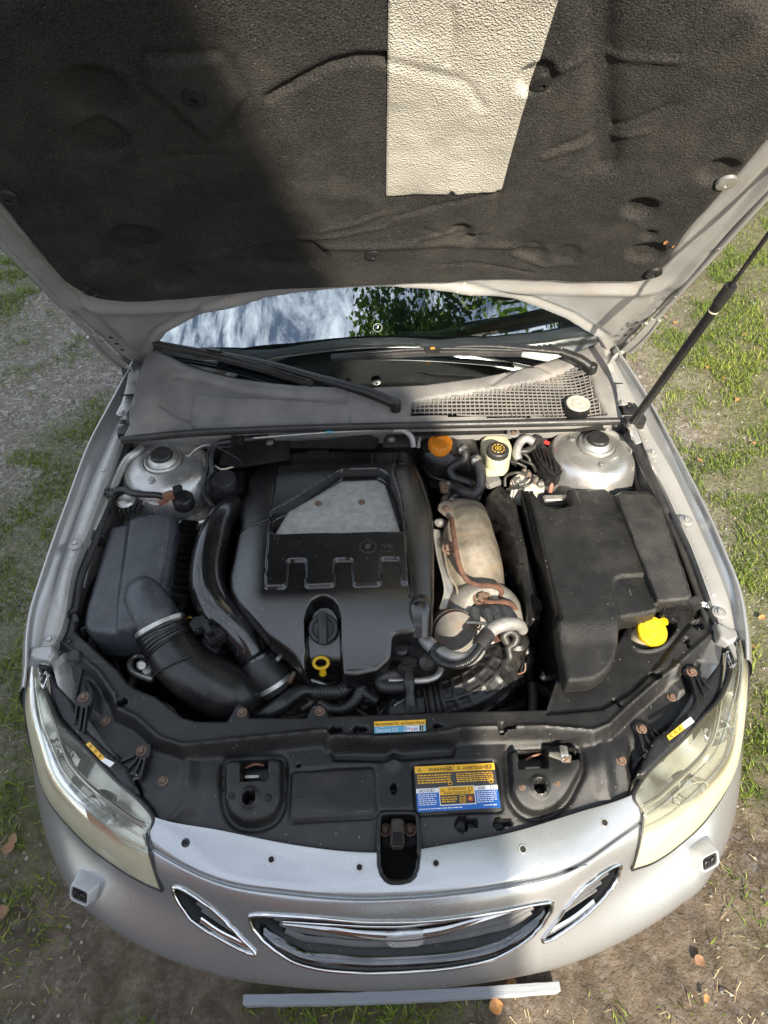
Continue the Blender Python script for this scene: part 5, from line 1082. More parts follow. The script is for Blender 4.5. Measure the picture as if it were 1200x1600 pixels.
zt = ear('a3', [(605, 510), (630, 485), (680, 495), (770, 580), (700, 610), (650, 640), (630, 560)], [((640, 560), (660, 630)), ((665, 560), (690, 610)), ((690, 540), (720, 600)), ((700, 530), (755, 580))], .745); bolt('rust', A('a3', 650, 524, zt), front, sc=.95)
# central latch slot: black cup with striker
sp_ = np.array([U(x, y, .705) for x, y in chaikin(slot, 2)]); c_ = sp_.mean(0); sp2 = np.vstack([sp_, sp_[:1]]); lt = empty('hood_latch', (0, 0, 0), car); rimp = np.array([skin(*q) if q[1] > 1334 else U(*q, .716) for q in chaikin(slot, 2)])+np.array([0, 0, .001]); sweep('slot_rim', np.vstack([rimp, rimp[:1]]), .0045, M['plastic'], lt, seg=10, n=3)
loft('slot_cup', [sp2+np.array([0, 0, .004])+(sp2-c_)*.03, sp2+np.array([0, 0, -.002]), sp2+np.array([0, 0, -.05])-(sp2-c_)*.06, sp2+np.array([0, 0, -.10])-(sp2-c_)*.1], M['plastic'], lt, sharp=40)
mesh('slot_floor', np.vstack([sp_+np.array([0, 0, -.095])-(sp_-c_)*.08, c_+np.array([0, 0, -.095])]), [(k, (k+1) % len(sp_), len(sp_)) for k in range(len(sp_))], M['dark_in'], lt, smooth=False)
prism('latch_plate', [U(x, y, .66) for x, y in ((598, 1284), (650, 1284), (650, 1322), (598, 1322))], .02, M['bay'], lt, bev=.003)
prism('striker', [U(x, y, .69) for x, y in ((611, 1278), (631, 1278), (632, 1322), (610, 1322))], .03, M['block'], lt, bev=.003); prism('striker_slot', [U(x, y, .692) for x, y in ((614, 1300), (628, 1300), (629, 1320), (613, 1320))], .004, M['dark_in'], lt, bev=.0005)
for x in (602, 641): bolt('rust', U(x, 1297, .665), lt, sc=1.1)

# ---- printed labels
def text_mesh(name, s, size, mt, parent, org, ex, ey, align='LEFT', off=.0006, sx=1.):
    cu = bpy.data.curves.new('t', 'FONT'); cu.body = s; cu.size = 1.; cu.align_x = align; ob = bpy.data.objects.new('t', cu); COL.objects.link(ob)
    dg = bpy.context.evaluated_depsgraph_get(); dg.update(); me = bpy.data.meshes.new_from_object(ob.evaluated_get(dg)); bpy.data.objects.remove(ob); bpy.data.curves.remove(cu)
    n_ = np.cross(ex, ey); n_ /= np.linalg.norm(n_)
    for v in me.vertices: v.co = Vector(org+ex*v.co.x*size*sx+ey*v.co.y*size+n_*off)
    me.materials.clear(); return link(name, me, mt, parent)
class Label:
    def __init__(s, name, quad, base, z_off=.0015):
        s.q = [np.array(p)+np.array([0, 0, z_off]) for p in quad]; s.o = empty(name, (0, 0, 0), car); a, b, c, d = s.q
        s.ex = (b-a)/np.linalg.norm(b-a); s.W = np.linalg.norm(b-a); s.ey = (a-d)/np.linalg.norm(a-d); s.Hh = np.linalg.norm(a-d); s.rect('sheet', 0, 0, 1, 1, base, 0)
    def pt(s, u, v, o=0.): a, b, c, d = s.q; return (a*(1-u)+b*u)*(1-v)+(d*(1-u)+c*u)*v+np.array([0, 0, o])
    def rect(s, name, u0, v0, u1, v1, mt, lev): return mesh(name, [s.pt(u0, v0, lev*.0003), s.pt(u0, v1, lev*.0003), s.pt(u1, v1, lev*.0003), s.pt(u1, v0, lev*.0003)], [(0, 1, 2, 3)], M[mt], s.o, smooth=False)
    def text(s, t, u, v, size, mt, align='LEFT', sx=1.): return text_mesh('lettering', t, size*s.Hh, M[mt], s.o, s.pt(u, v), s.ex, s.ey, align, .0012, sx)
    def rows(s, u0, v0, u1, v1, n_, mt, h=.5, lev=2):
        V = []; F = []; dv = (v1-v0)/n_
        for k in range(n_):
            u = u0; end = u1-(random.random()*.25*(u1-u0) if k % 3 == 2 else random.random()*.05*(u1-u0))
            while u < end:
                l = min(random.uniform(.015, .05), end-u); b0 = len(V); va = v0+k*dv; vb = va+dv*h
                V += [s.pt(u, va, lev*.0003), s.pt(u, vb, lev*.0003), s.pt(u+l, vb, lev*.0003), s.pt(u+l, va, lev*.0003)]; F.append((b0, b0+1, b0+2, b0+3)); u += l+.009
        mesh('small_print', V, F, M[mt], s.o, smooth=False)
    def outline(s, u0, v0, u1, v1, mt, t=.008, lev=3):
        for a in ((u0, v0, u1, v0+t*1.6), (u0, v1-t*1.6, u1, v1), (u0, v0, u0+t, v1), (u1-t, v0, u1, v1)): s.rect('pictogram', *a, mt, lev)
    def tri(s, u, v, r, mt, lev=3):
        k = s.W/s.Hh; mesh('pictogram', [s.pt(u+r*f*math.cos(a)/k, v-r*f*math.sin(a), lev*.0003) for f in (1, .62) for a in (1.57, 3.67, 5.76)], [(0, 1, 4, 3), (1, 2, 5, 4), (2, 0, 3, 5)], M[mt], s.o, smooth=False)
qz = lambda fr, pts: [on_front(fr, *p, ZP) for p in pts]
q = qz('a2', [(730, 432), (1068, 416), (1097, 606), (743, 626)]); zz = max(on_front('a2', x, y, ZP)[2] for x in (760, 850, 950, 1050) for y in (450, 500, 550, 595))+.0008; q = [A('a2', *p, zz+.001) for p in ((730, 432), (1068, 416), (1097, 606), (743, 626))]
W = Label('warning_label', q, 'dkgrey')
W.rect('amber_band', 0, 0, .485, .155, 'amber', 1); W.rect('amber_band', .49, 0, 1, .155, 'amber', 1)
W.text('WARNING', .17, .13, .115, 'ink'); W.text('AVERTISSEMENT', .60, .13, .11, 'ink', sx=.86); W.tri(.06, .09, .055, 'ink'); W.tri(.55, .09, .055, 'ink'); W.outline(.40, .03, .455, .13, 'ink', .006); W.outline(.90, .03, .955, .13, 'ink', .006)
W.rows(.025, .20, .46, .42, 4, 'amber'); W.rows(.51, .20, .97, .42, 5, 'amber'); W.outline(.40, .36, .45, .46, 'amber', .008); W.outline(.905, .36, .955, .46, 'amber', .008)
W.rect('white_band', 0, .50, 1, .60, 'white', 1); W.rect('blue_field', 0, .60, 1, 1, 'blue', 1); W.text('NOTICE', .03, .585, .085, 'ink'); W.text('AVIS', .76, .585, .08, 'ink'); W.outline(.18, .52, .22, .58, 'ink', .004); W.outline(.91, .52, .95, .58, 'ink', .004)
W.rows(.02, .63, .25, .89, 6, 'white', .4); W.rows(.73, .63, .98, .89, 6, 'white', .4); W.rows(.02, .935, .55, .97, 1, 'white', .6); W.rows(.80, .92, .97, .96, 1, 'white', .6)
W.rect('white_frame', .275, .485, .715, .895, 'white', 2); W.rect('amber_band', .285, .495, .705, .67, 'amber', 3); W.rect('dark_field', .285, .67, .705, .875, 'dkgrey', 3)
W.text('WARNING', .50, .575, .085, 'ink', 'CENTER'); W.text('AVERTISSEMENT', .50, .66, .085, 'ink', 'CENTER'); W.tri(.32, .575, .045, 'ink', 4); W.outline(.64, .52, .685, .60, 'ink', .005, 4); W.rows(.30, .71, .49, .85, 3, 'amber', .5, 4); W.outline(.52, .69, .59, .86, 'amber', .008, 4)
for a in range(4): W.rect('pictogram', .545+.012*(a % 2)-.006, .74+.05*(a//2), .563+.012*(a % 2), .775+.05*(a//2), 'amber', 4)
cR = W.pt(.65, .77, .0012); lathe('pictogram', cR, [(.0062, .0002), (.0048, .0002)], M['red'], W.o, seg=24); lathe('pictogram', cR, [(.0035, .0001), (0, .0001)], M['amber'], W.o, seg=16); sweep('pictogram', [cR+np.array([-.0042, .0042, .0006]), cR+np.array([.0042, -.0042, .0006])], .0007, M['red'], W.o, seg=6)
q0 = [(558, 240), (777, 231), (779, 280), (559, 290)]; q = qz('a2', q0); zz = max(p[2] for p in q); q = [A('a2', *p, zz+.0015) for p in q0]
O = Label('oil_label', q, 'ltblue'); O.rect('amber_band', 0, 0, 1, .44, 'amber', 1); O.text('Recommended Oils, see Owners Manual', .02, .36, .34, 'ink', sx=.72); O.text('Saab', .11, .57, .16, 'white'); O.text('Genuine Oil', .03, .93, .46, 'white', sx=.78)
O.rect('divider', .575, .46, .585, 1, 'white', 2); O.rect('white_panel', .61, .50, .97, .98, 'white', 2); O.text('M', .62, .92, .44, 'blue', sx=.9); O.text('o', .705, .92, .44, 'red', sx=.9); O.text('bil', .765, .92, .44, 'blue', sx=.9); O.rect('ink_tile', .875, .52, .955, .96, 'ink', 3); O.text('1', .895, .91, .44, 'white')

# ================================================================== ENGINE BAY
bay = empty('engine_bay', (0, 0, 0), car)
def quadm(nm, pts, mt, par): return mesh(nm, pts, [tuple(range(len(pts)))], M[mt], par, smooth=False)
quadm('bay_floor', [(-.45, .14, .33), (.45, .14, .33), (.70, .42, .33), (.76, 1.35, .33), (-.76, 1.35, .33), (-.70, .42, .33)], 'bay', bay)
quadm('firewall', [(-.74, 1.26, .30), (.74, 1.26, .30), (.74, 1.20, .86), (-.74, 1.20, .86)], 'bay', bay); quadm('firewall_flange', [(-.70, 1.195, .84), (.70, 1.195, .84), (.70, 1.175, .932), (-.70, 1.175, .932)], 'silver_in', bay)
quadm('radiator_panel', [(-.62, .36, .3), (.62, .36, .3), (.62, .36, .715), (-.62, .36, .715)], 'bay', bay)
quadm('lower_front_panel', [(-.5, .12, .25), (.5, .12, .25), (.5, .13, .46), (-.5, .13, .46)], 'dark_in', bay)
for s in (-1, 1): quadm('wheel_arch_liner', [(s*.72, .40, .3), (s*.72, 1.5, .3), (s*.69, 1.5, .90), (s*.69, .40, .74)], 'bay', bay)
# engine block, dim and dirty, under everything
def blk(X, Y): return .56+.10*fbm(X, Y, .12, 4)+.03*(fbm(X, Y, .03, 2, 3.)-.5)
hf('engine_block', [(-.40, .42), (.25, .42), (.30, .60), (.30, 1.10), (-.40, 1.10)], .010, blk, M['block'], bay, skirt=.2, rr=.02)
for k in range(48):   # loom and pipe clutter in the dark gaps
    x = random.uniform(-.62, .42); y = random.uniform(.40, 1.14); z = random.uniform(.56, .67); a = random.uniform(0, 6.28); l = random.uniform(.06, .2)
    sweep('hose', [(x, y, z), (x+l*math.cos(a), y+l*math.sin(a), z+random.uniform(-.02, .05)), (x+1.8*l*math.cos(a+.6), y+1.8*l*math.sin(a+.6), z-.03)], random.choice((.005, .008, .012)), random.choice((M['rubber'], M['rubber'], M['plastic'], M['alu'])), bay, seg=8, n=5)

# ---- strut towers
def tower(c, nuts, s):
    t = empty('strut_tower', (0, 0, 0), car); r = .117
    lathe('dome', c, [(r+.035, -.16), (r+.022, -.10), (r+.010, -.05), (r, -.028), (r-.008, -.012), (r-.024, -.003), (.07, .004), (.054, .006), (.052, .002), (.050, .002)], M['tower'], t, seg=64)
    lathe('bearing_cup', c, [(.052, .0), (.050, .010), (.046, .013), (.040, .012), (.034, .022), (.030, .024)], M['steel'], t, seg=48)
    lathe('dust_cap', c, [(.0285, .016), (.0285, .030), (.026, .033), (.008, .0335), (0, .032)], M['rubber'], t, seg=36, knurl=(6, .02, .027))
    for x, y, fr in nuts: bolt('steel', A(fr, x, y, c[2]+.002), t, sc=1.15)
    return t
tL = tower(U(256, 722, .868), [(755, 182, '5'), (556, 318, '5'), (545, 166, '5')], -1); tR = tower(U(931, 697, .868), [(340, 140, '8'), (480, 258, '8'), (575, 130, '8')], 1)
hf('tower_apron', XY('5', [(380, 350), (860, 350), (880, 500), (700, 540), (330, 520)], .80), .006, lambda X, Y: .77+.006*fbm(X, Y, .04, 2), M['tower'], tL, skirt=.05, rr=.01)
hf('tower_apron', XY('8', [(245, 250), (660, 250), (700, 390), (540, 395), (430, 350), (300, 330)], .80), .006, lambda X, Y: .775+.006*fbm(X, Y, .04, 2), M['tower'], tR, skirt=.05, rr=.01)
sweep('sealer_bead', AA('8', [(640, 180), (660, 260), (680, 330), (700, 380)], .80), .007, M['sealer'], tR, seg=8, n=6); sweep('sealer_bead', AA('8', [(500, 100), (560, 130), (610, 170), (630, 195)], .87), .010, M['wrap'], tR, seg=8, n=6)

# ---- airbox with lid, flange ribs and outlet
ab = empty('airbox', (0, 0, 0), car)
lid = rnd(XY('5', [(312, 552), (440, 524), (482, 503), (690, 498), (700, 560), (690, 640), (660, 800), (640, 905), (590, 1000), (520, 1090), (450, 1120), (330, 1140), (190, 1128), (152, 1090)], .825), .016, 4)
cl_ = XY('5', [(443, 520), (330, 1125)], .83); flat = XY('5', [(443, 400), (1200, 400), (1200, 1300), (320, 1300)], .83)
def lid_z(X, Y): return .817+.013*fill(flat, X, Y, .016)-.02*sm((A('5', 300, 1000, .82)[1]-Y)/.05)*.6
hf('lid', lid, .0035, lid_z, M['airbox'], ab, skirt=.085, rr=.020)
flg = rnd(XY('5', [(300, 535), (470, 500), (700, 495), (845, 508), (835, 570), (800, 680), (770, 820), (745, 985), (700, 1080), (500, 1190), (200, 1195), (110, 1120), (120, 1040)], .745), .01)
hf('base_flange', flg, .005, const(.742), M['plastic'], ab, skirt=.012, rr=.003); hf('lower_case', [tuple(np.array(q)*.97+np.mean(flg, 0)*.03) for q in flg], .012, const(.735), M['plastic'], ab, skirt=.30, rr=.01)
for k in range(11):
    t = k/10; a = (712-115*t*t-10*t, 560+400*t); b = (815-70*t, 575+400*t); sweep('rib', [A('5', *a, .795), A('5', *b, .752)], .0028, M['plastic'], ab, seg=8, ry=.016, up=(0, 0, 1), pw=5)
for k in range(8):
    t = k/7; a = (190+290*t, 1128+12*t); b = (190+290*t, 1195+5*t); sweep('rib', [A('5', *a, .785), A('5', *b, .748)], .0028, M['plastic'], ab, seg=8, ry=.012, up=(0, 0, 1), pw=5)
for x, y in ((750, 890), (830, 560), (365, 1185), (395, 1215)): bolt('rsmall', A('5', x, y, .748), ab)
for x, y, d in ((120, 1060, .5), (250, 640, .4)):
    c = A('5', x, y, .79 if y > 900 else .80); box('catch', c, (.028, .016, .03), M['plastic'], ab, rz=d, bev=.003); box('catch', c+np.array([.012, -.014, .005]), (.010, .03, .012), M['plastic'], ab, rz=d, bev=.002)
# outlet elbow grown from the lid
sweep('outlet', [A('5', 488, 890, .815), A('5', 510, 950, .822), A('5', 560, 1050, .80), A('5', 592, 1118, .775)], [.030, .046, .053, .056], M['airbox'], ab, seg=32, n=8, ry=[.022, .036, .048, .054])
# ---- intake duct: clamp, bellows, rubber duct
idt = empty('intake_duct', (0, 0, 0), car)
sweep('hose_clamp', [A('5', 596, 1112, .774), A('5', 606, 1134, .769)], .0605, M['steel'], idt, seg=40); box('clamp_screw', A('5', 682, 1075, .815), (.03, .012, .012), M['steel'], idt, rz=.3, bev=.002)
sweep('bellows', [A('5', 610, 1142, .767), A('5', 632, 1190, .758), A('5', 660, 1235, .75)], .0605, M['rubber_shiny'], idt, seg=40, rib=(.055, .0085))
sweep('rubber_duct', [A('5', 655, 1228, .75), A('5', 700, 1300, .738), A('5', 790, 1385, .72), A('5', 900, 1450, .70), A('5', 1010, 1510, .68), A('5', 1090, 1570, .64)], [.058, .062, .064, .066, .062, .05], M['rubber_shiny'], idt, seg=36, n=10)
sweep('mould_seam', [A('5', 560, 1400, .752), A('5', 640, 1345, .792), A('5', 730, 1300, .797), A('5', 800, 1290, .775)], .0025, M['rubber_shiny'], idt, seg=8, n=6)
# sensor and plug
sn = empty('airflow_sensor', (0, 0, 0), car); box('sensor_body', A('5', 905, 1170, .775), (.045, .05, .03), M['plastic'], sn, rz=.6, bev=.005); box('plug', A('5', 822, 1118, .79), (.040, .034, .026), M['plastic'], sn, rz=.6, bev=.004); box('plug_lock', A('5', 862, 1140, .80), (.014, .03, .016), M['plastic_matt'], sn, rz=.6, bev=.002)
for k in range(3): sweep('wire', [A('5', 800-k*5, 1100, .79), A('5', 765, 1080-k*6, .78), A('5', 735, 1095, .76)], .0018, M['yellow'] if k == 1 else M['rubber'], sn, seg=6, n=5)
lathe('vacuum_can', A('5', 880, 1240, .72), [(.036, -.05), (.036, -.01), (.028, .012), (.012, .02), (0, .02)], M['plastic'], sn, seg=28)
# air-con pipe loop
ap = empty('aircon_pipe', (0, 0, 0), car); sweep('pipe', AA('5', [(560, 1420), (500, 1400), (445, 1370), (435, 1320), (470, 1285), (520, 1290)], .66), .008, M['alu'], ap, seg=12, n=8); lathe('service_cap', A('5', 500, 1340, .68), [(.013, -.02), (.013, .008), (.009, .011), (0, .011)], M['alu'], ap, seg=20, axis=(.3, -.5, .8)); lathe('pipe_nut', A('5', 535, 1375, .67), [(.012, -.015), (.012, .01), (0, .011)], M['steel'], ap, seg=6)
sweep('low_hose', AA('5', [(900, 1400), (960, 1300), (1030, 1400), (1080, 1460)], .64), .016, M['rubber'], ap, seg=12, n=8)

# ---- left wing pipework
fp_ = empty('filler_pipe', (0, 0, 0), car); sweep('pipe', AA('5', [(500, 140, .875), (475, 165, .875), (420, 205, .87), (370, 290, .86), (330, 390, .85), (285, 500, .84), (235, 600, .83), (205, 720, .81), (185, 830, .79), (170, 910, .77)]), .0115, M['alu'], fp_, seg=16, n=8)
sweep('clamp_band', [A('5', 236, 600, .83), A('5', 222, 655, .82)], .0145, M['plastic'], fp_, seg=16); box('clip', A('5', 262, 640, .82), (.03, .02, .02), M['plastic'], fp_, rz=.5, bev=.003); lathe('grommet', A('5', 322, 385, .865), [(.013, -.01), (.015, 0), (.010, .008), (.004, .008), (.003, .004), (0, .004)], M['rubber'], fp_, seg=24)
hs = empty('vacuum_hose', (0, 0, 0), car); sweep('hose', AA('5', [(310, 500, .82), (318, 440, .845), (350, 385, .865), (400, 372, .875), (450, 392, .875), (520, 398, .872), (590, 402, .868), (630, 420, .86)]), .0085, M['rubber_shiny'], hs, seg=14, n=8)
box('connector', A('5', 648, 405, .872), (.028, .022, .02), M['copper'], hs, rz=.5, bev=.003); box('connector', A('5', 615, 440, .86), (.022, .012, .014), M['copper'], hs, rz=.7, bev=.003)
lathe('solenoid', A('5', 722, 412, .862), [(.028, -.03), (.028, -.004), (.024, .002), (.016, .004), (.015, .010), (0, .011)], M['plastic'], hs, seg=30, knurl=(12, .02, .025)); box('solenoid_plug', A('5', 700, 378, .88), (.024, .03, .02), M['plastic'], hs, rz=.3, bev=.003)
for k in range(4): sweep('wire', AA('5', [(640, 440+k*4, .82), (660+8*k, 480, .80), (690+6*k, 490, .78)]), .002, M['rubber'], hs, seg=6, n=4)
dm = empty('damper_mount', (0, 0, 0), car); lathe('cap_plate', A('5', 412, 432, .84), [(.024, -.004), (.025, .0), (.020, .006), (.008, .009), (0, .009)], M['steel'], dm, seg=28)
for k in range(5): box('fin', A('5', 395+k*24, 478-2*k, .83), (.004, .034, .022), M['rubber'], dm, rz=-.25, bev=.001)
sweep('bracket', AA('5', [(500, 450), (530, 425), (555, 440), (600, 445), (640, 432)], .835), .006, M['steel'], dm, seg=8, n=5, ry=.002, up=(0, 0, 1))
# fluid reservoir at the firewall
ps = empty('steering_reservoir', (0, 0, 0), car); prism('body', AA('5', [(880, 370), (905, 285), (1000, 262), (1062, 262), (1062, 360), (1000, 400), (880, 408)], .83), .10, M['plastic'], ps, bev=.006)
lathe('cap', A('5', 957, 330, .84), [(.033, -.012), (.033, .012), (.030, .017), (.012, .0175), (0, .0165)], M['rubber'], ps, seg=40, knurl=(20, .012, .032))
sweep('hose', AA('5', [(845, 330, .83), (838, 380, .82), (870, 440, .81), (920, 480, .79)]), .008, M['rubber'], ps, seg=10, n=6)
# firewall looms and heat deflector
fl = empty('firewall_loom', (0, 0, 0), car)
sweep('loom', AA('5', [(940, 112, .90), (900, 130, .89), (882, 200, .88), (885, 270, .86), (870, 310, .84)]), .0065, M['rubber'], fl, seg=10, n=6); sweep('loom', AA('5', [(920, 118, .895), (870, 150, .88), (862, 240, .86), (850, 300, .84)]), .0045, M['rubber'], fl, seg=8, n=6)
sweep('loom_sleeve', AA('5', [(930, 115, .905), (1000, 105, .91), (1090, 92, .91), (1200, 78, .91)]), .010, M['plastic'], fl, seg=12, n=5)
for x in (1010, 1050): box('loom_clip', A('5', x, 100, .915), (.016, .022, .022), M['plastic_matt'], fl, bev=.003)
sweep('wire', AA('5', [(760, 182, .875), (800, 145, .88), (850, 125, .88), (900, 130, .88)]), .0022, M['alu'], fl, seg=6, n=5); sweep('wire', AA('5', [(905, 240, .86), (940, 258, .86), (1000, 245, .86), (1040, 220, .86)]), .0026, M['neck'], fl, seg=6, n=5); sweep('wire', AA('5', [(920, 140, .89), (980, 170, .88), (1030, 200, .87), (1060, 225, .87)]), .002, M['rubber'], fl, seg=6, n=5)
sweep('brake_line', AA('6', [(220, 85, .915), (500, 62, .92), (800, 45, .92), (1010, 38, .92), (1060, 60, .91), (1085, 120, .89)]), .003, M['alu'], fl, seg=8, n=6); sweep('line_sleeve', AA('6', [(975, 42, .92), (1030, 45, .92), (1070, 75, .91), (1085, 130, .885)]), .008, M['wrap'], fl, seg=10, n=6)
prism('deflector', AA('6', [(60, 150), (150, 110), (420, 95), (420, 190), (160, 230), (40, 220)], .87), .01, M['plastic_matt'], fl, bev=.002); prism('deflector', AA('6', [(410, 100), (660, 85), (850, 60), (900, 85), (880, 130), (420, 125)], .88), .01, M['plastic_matt'], fl, bev=.002)
bolt('small', A('6', 312, 108, .885), fl, sc=1.6); lathe('grommet', A('6', 320, 105, .883), [(.012, 0), (.011, .003), (0, .003)], M['rubber'], fl, seg=20)
prism('lifting_eye', AA('6', [(925, 85), (940, 65), (1040, 62), (1065, 75), (1070, 125), (920, 128)], .89), .005, M['bay'], fl, bev=.001); bolt('small', A('6', 965, 92, .893), fl, sc=1.6)
p = A('6', 635, 48, .925); box('blue_clip', p, (.022, .008, .006), M['ltblue'], fl, bev=.001)

# ---- charge pipe
cp_ = empty('charge_pipe', (0, 0, 0), car)
sweep('pipe', AA('5', [(1010, 450, .80), (950, 520, .81), (895, 640, .812), (862, 790, .805), (868, 920, .795), (920, 1030, .78), (1010, 1120, .76), (1080, 1210, .735), (1130, 1300, .70)]), [.030, .037, .042, .043, .045, .046, .044, .042, .042], M['gloss'], cp_, seg=32, n=8)
sweep('flange_lip', [A('6', 248, 1250, .712), A('6', 262, 1275, .705)], .0475, M['gloss'], cp_, seg=36); sweep('rubber_coupling', [A('6', 255, 1268, .706), A('6', 300, 1340, .69), A('6', 350, 1420, .66)], .0485, M['rubber'], cp_, seg=36, n=8)
for a, b in (((270, 1290), (283, 1312)), ((330, 1392), (342, 1412))): sweep('hose_clamp', [A('6', *a, .70 if a[1] < 1350 else .672), A('6', *b, .694 if a[1] < 1350 else .666)], .0505, M['plastic'] if a[1] < 1350 else M['steel'], cp_, seg=36)
sweep('clamp_bolt', AA('6', [(350, 1275, .74), (375, 1250, .74)], .7), .006, M['steel'], cp_, seg=8); sweep('clamp_bolt', AA('6', [(418, 1395, .70), (445, 1340, .70)], .7), .0055, M['rust_can'], cp_, seg=8)

# ---- engine cover: one sculpted moulding
ec = empty('engine_cover', (0, 0, 0), car); ZC = .86
G6 = lambda pts, z=ZC: XY('6', pts, z)
out = G6([(410, 122), (520, 110), (560, 114), (700, 107), (760, 130), (1078, 125), (1110, 195), (1165, 300), (1192, 420), (1200, 620), (1196, 900), (1190, 1060)])+XY('6', [(1180, 1130), (1070, 1160), (975, 1165), (968, 1260), (900, 1305), (760, 1335), (700, 1332), (694, 1240), (504, 1240), (498, 1322), (440, 1250)], .80)+G6([(300, 1120), (135, 955), (92, 880), (82, 800), (128, 600), (145, 500), (110, 392), (178, 352), (180, 252), (235, 195), (360, 168)], .845)
out = rnd(out, .012, 3)
cas = [(370, 165), (345, 300), (330, 400), (318, 490), (300, 720), (293, 885), (300, 892), (390, 890), (400, 878), (410, 756), (420, 746), (500, 744), (510, 754), (508, 876), (516, 886), (648, 881), (656, 872), (662, 752), (672, 743), (748, 741), (757, 751), (762, 870), (772, 879), (900, 875), (908, 866), (908, 748), (918, 738), (998, 737), (1006, 746), (1018, 860), (1026, 869), (1056, 868), (1046, 700), (1040, 590), (1034, 470), (1010, 360), (984, 262), (990, 235), (1000, 100), (380, 100)]
casw = G6(cas); rim = rnd(G6([(318, 492), (420, 440), (655, 292), (690, 268), (902, 262), (942, 285), (990, 400), (1012, 480), (1038, 592), (345, 606), (316, 590)]), .010, 4)
upr = G6([(60, 560), (133, 548), (318, 482), (500, 372), (680, 262), (760, 240), (1000, 215), (1000, 60), (60, 60)]); upl = G6([(318, 482), (500, 372), (680, 262), (760, 240), (1000, 215), (1000, 60), (340, 60), (330, 400)])
archp = G6([(506, 1400), (506, 1080), (520, 1030), (545, 992), (580, 972), (620, 970), (655, 985), (680, 1015), (690, 1060), (692, 1400)], .83)
seam = G6([(1066, 925), (1050, 760), (1040, 600), (1030, 470), (985, 300), (983, 250), (1000, 222), (1050, 212), (1085, 225), (1120, 275), (1160, 380), (1180, 500)])
n1_, n2_, n3_ = G6([(430, 90), (515, 90), (512, 162), (427, 166)]), G6([(636, 85), (722, 85), (718, 152), (633, 156)]), G6([(866, 135), (963, 132), (966, 213), (864, 216)])
YA = A('6', 600, 900, ZC)[1]; YB = A('6', 600, 1330, .78)[1]; XL0, XL1 = A('6', 300, 700, ZC)[0], A('6', 85, 800, ZC)[0]; XR0, XR1 = A('6', 1045, 600, ZC)[0], A('6', 1200, 620, ZC)[0]
YT = A('6', 600, 270, ZC)[1]; YT2 = A('6', 600, 110, ZC)[1]
def cov_z(X, Y):
    t = np.clip((YA-Y)/(YA-YB), 0, 1); z = ZC-.075*t**1.6
    z = z-.035*np.clip((XL0-X)/(XL0-XL1), 0, 1.2)**1.5-.040*np.clip((X-XR0)/(XR1-XR0), 0, 1.1)**1.6
    z = z+.010*fill(casw, X, Y, .004)-.012*fill(upr, X, Y, .012)-.016*sm((Y-YT)/(YT2-YT))
    z = z*(1-fill(rim, X, Y, .006))+.834*fill(rim, X, Y, .006)-.042*fill(archp, X, Y, .007)-.003*groove(seam, X, Y, .0022)-.008*fill(n1_, X, Y, .003)-.008*fill(n2_, X, Y, .003)-.0025*groove(n3_, X, Y, .0022, True)
    return z
hf('cover_moulding', out, .0024, cov_z, M['cover'], ec, skirt=.055, rr=.011, sharp=65)
cz = lambda p: float(cov_z(np.array([p[0]]), np.array([p[1]]))[0])
def on_cov(x, y):
    p = A('6', x, y, ZC)
    for _ in range(4): p = A('6', x, y, cz(p))
    return p
pli = rnd(XY('6', [(342, 603), (412, 482), (698, 318), (892, 310), (932, 336), (1012, 588)], .838), .006, 3)
hf('alloy_plate', pli, .004, lambda X, Y: .8405+.0006*(fbm(X, Y, .05, 3)-.5), M['plate'], ec, skirt=.006, rr=.002)
for x, y in ((575, 436), (806, 428)): lathe('stud_boss', A('6', x, y, .8398), [(.0085, 0), (.0075, .002), (.006, .0022)], M['plate'], ec, seg=20); bolt('rsmall', A('6', x, y, .841), ec, sc=1.1)
# lower left wing facet strip
sweep('facet_edge', [on_cov(132, 594)+np.array([0, 0, .0008]), on_cov(220, 555)+np.array([0, 0, .0008]), on_cov(310, 518)+np.array([0, 0, .0008])], .0016, M['cover'], ec, seg=8, n=4)
# badge: ring, crest and ghost lettering
bc = on_cov(840, 667)+np.array([0, 0, .0006]); lathe('badge_ring', bc, [(.0205, 0), (.0205, .0006), (.0188, .0006), (.0188, 0)], M['ghost'], ec, seg=48); lathe('badge_ring', bc, [(.0165, 0), (.0165, .0004), (.0158, .0004), (.0158, 0)], M['ghost'], ec, seg=48)
cre = [(-.006, -.006), (-.004, -.008), (.001, -.009), (.005, -.005), (.0065, .000), (.005, .004), (.008, .006), (.006, .0105), (.0035, .008), (.001, .011), (-.001, .008), (-.004, .0095), (-.0045, .005), (-.008, .0035), (-.006, .001), (-.0075, -.002)]
mesh('badge_crest', [bc+np.array([a, b, .0009]) for a, b in cre], [tuple(range(len(cre)))], M['ghost'], ec, smooth=False)
exv = np.array([1., 0, 0]); eyv = np.array([0, 1., 0]); text_mesh('lettering', 'V6', .022, M['ghost'], ec, on_cov(910, 678)+np.array([0, 0, .0008]), exv, eyv, sx=1.2); text_mesh('lettering', 'TURBO', .009, M['ghost'], ec, on_cov(905, 700)+np.array([0, 0, .0008]), exv, eyv, sx=1.1)
# hose bulge on the cover's corner
sweep('hose_bulge', [on_cov(1118, 925)+np.array([0, 0, -.012]), on_cov(1120, 1000)+np.array([0, 0, .002]), A('6', 1122, 1070, .822), A('6', 1122, 1135, .80)], [.022, .026, .026, .026], M['cover'], ec, seg=24, n=8, ry=[.012, .022, .026, .026], up=(0, 0, 1))
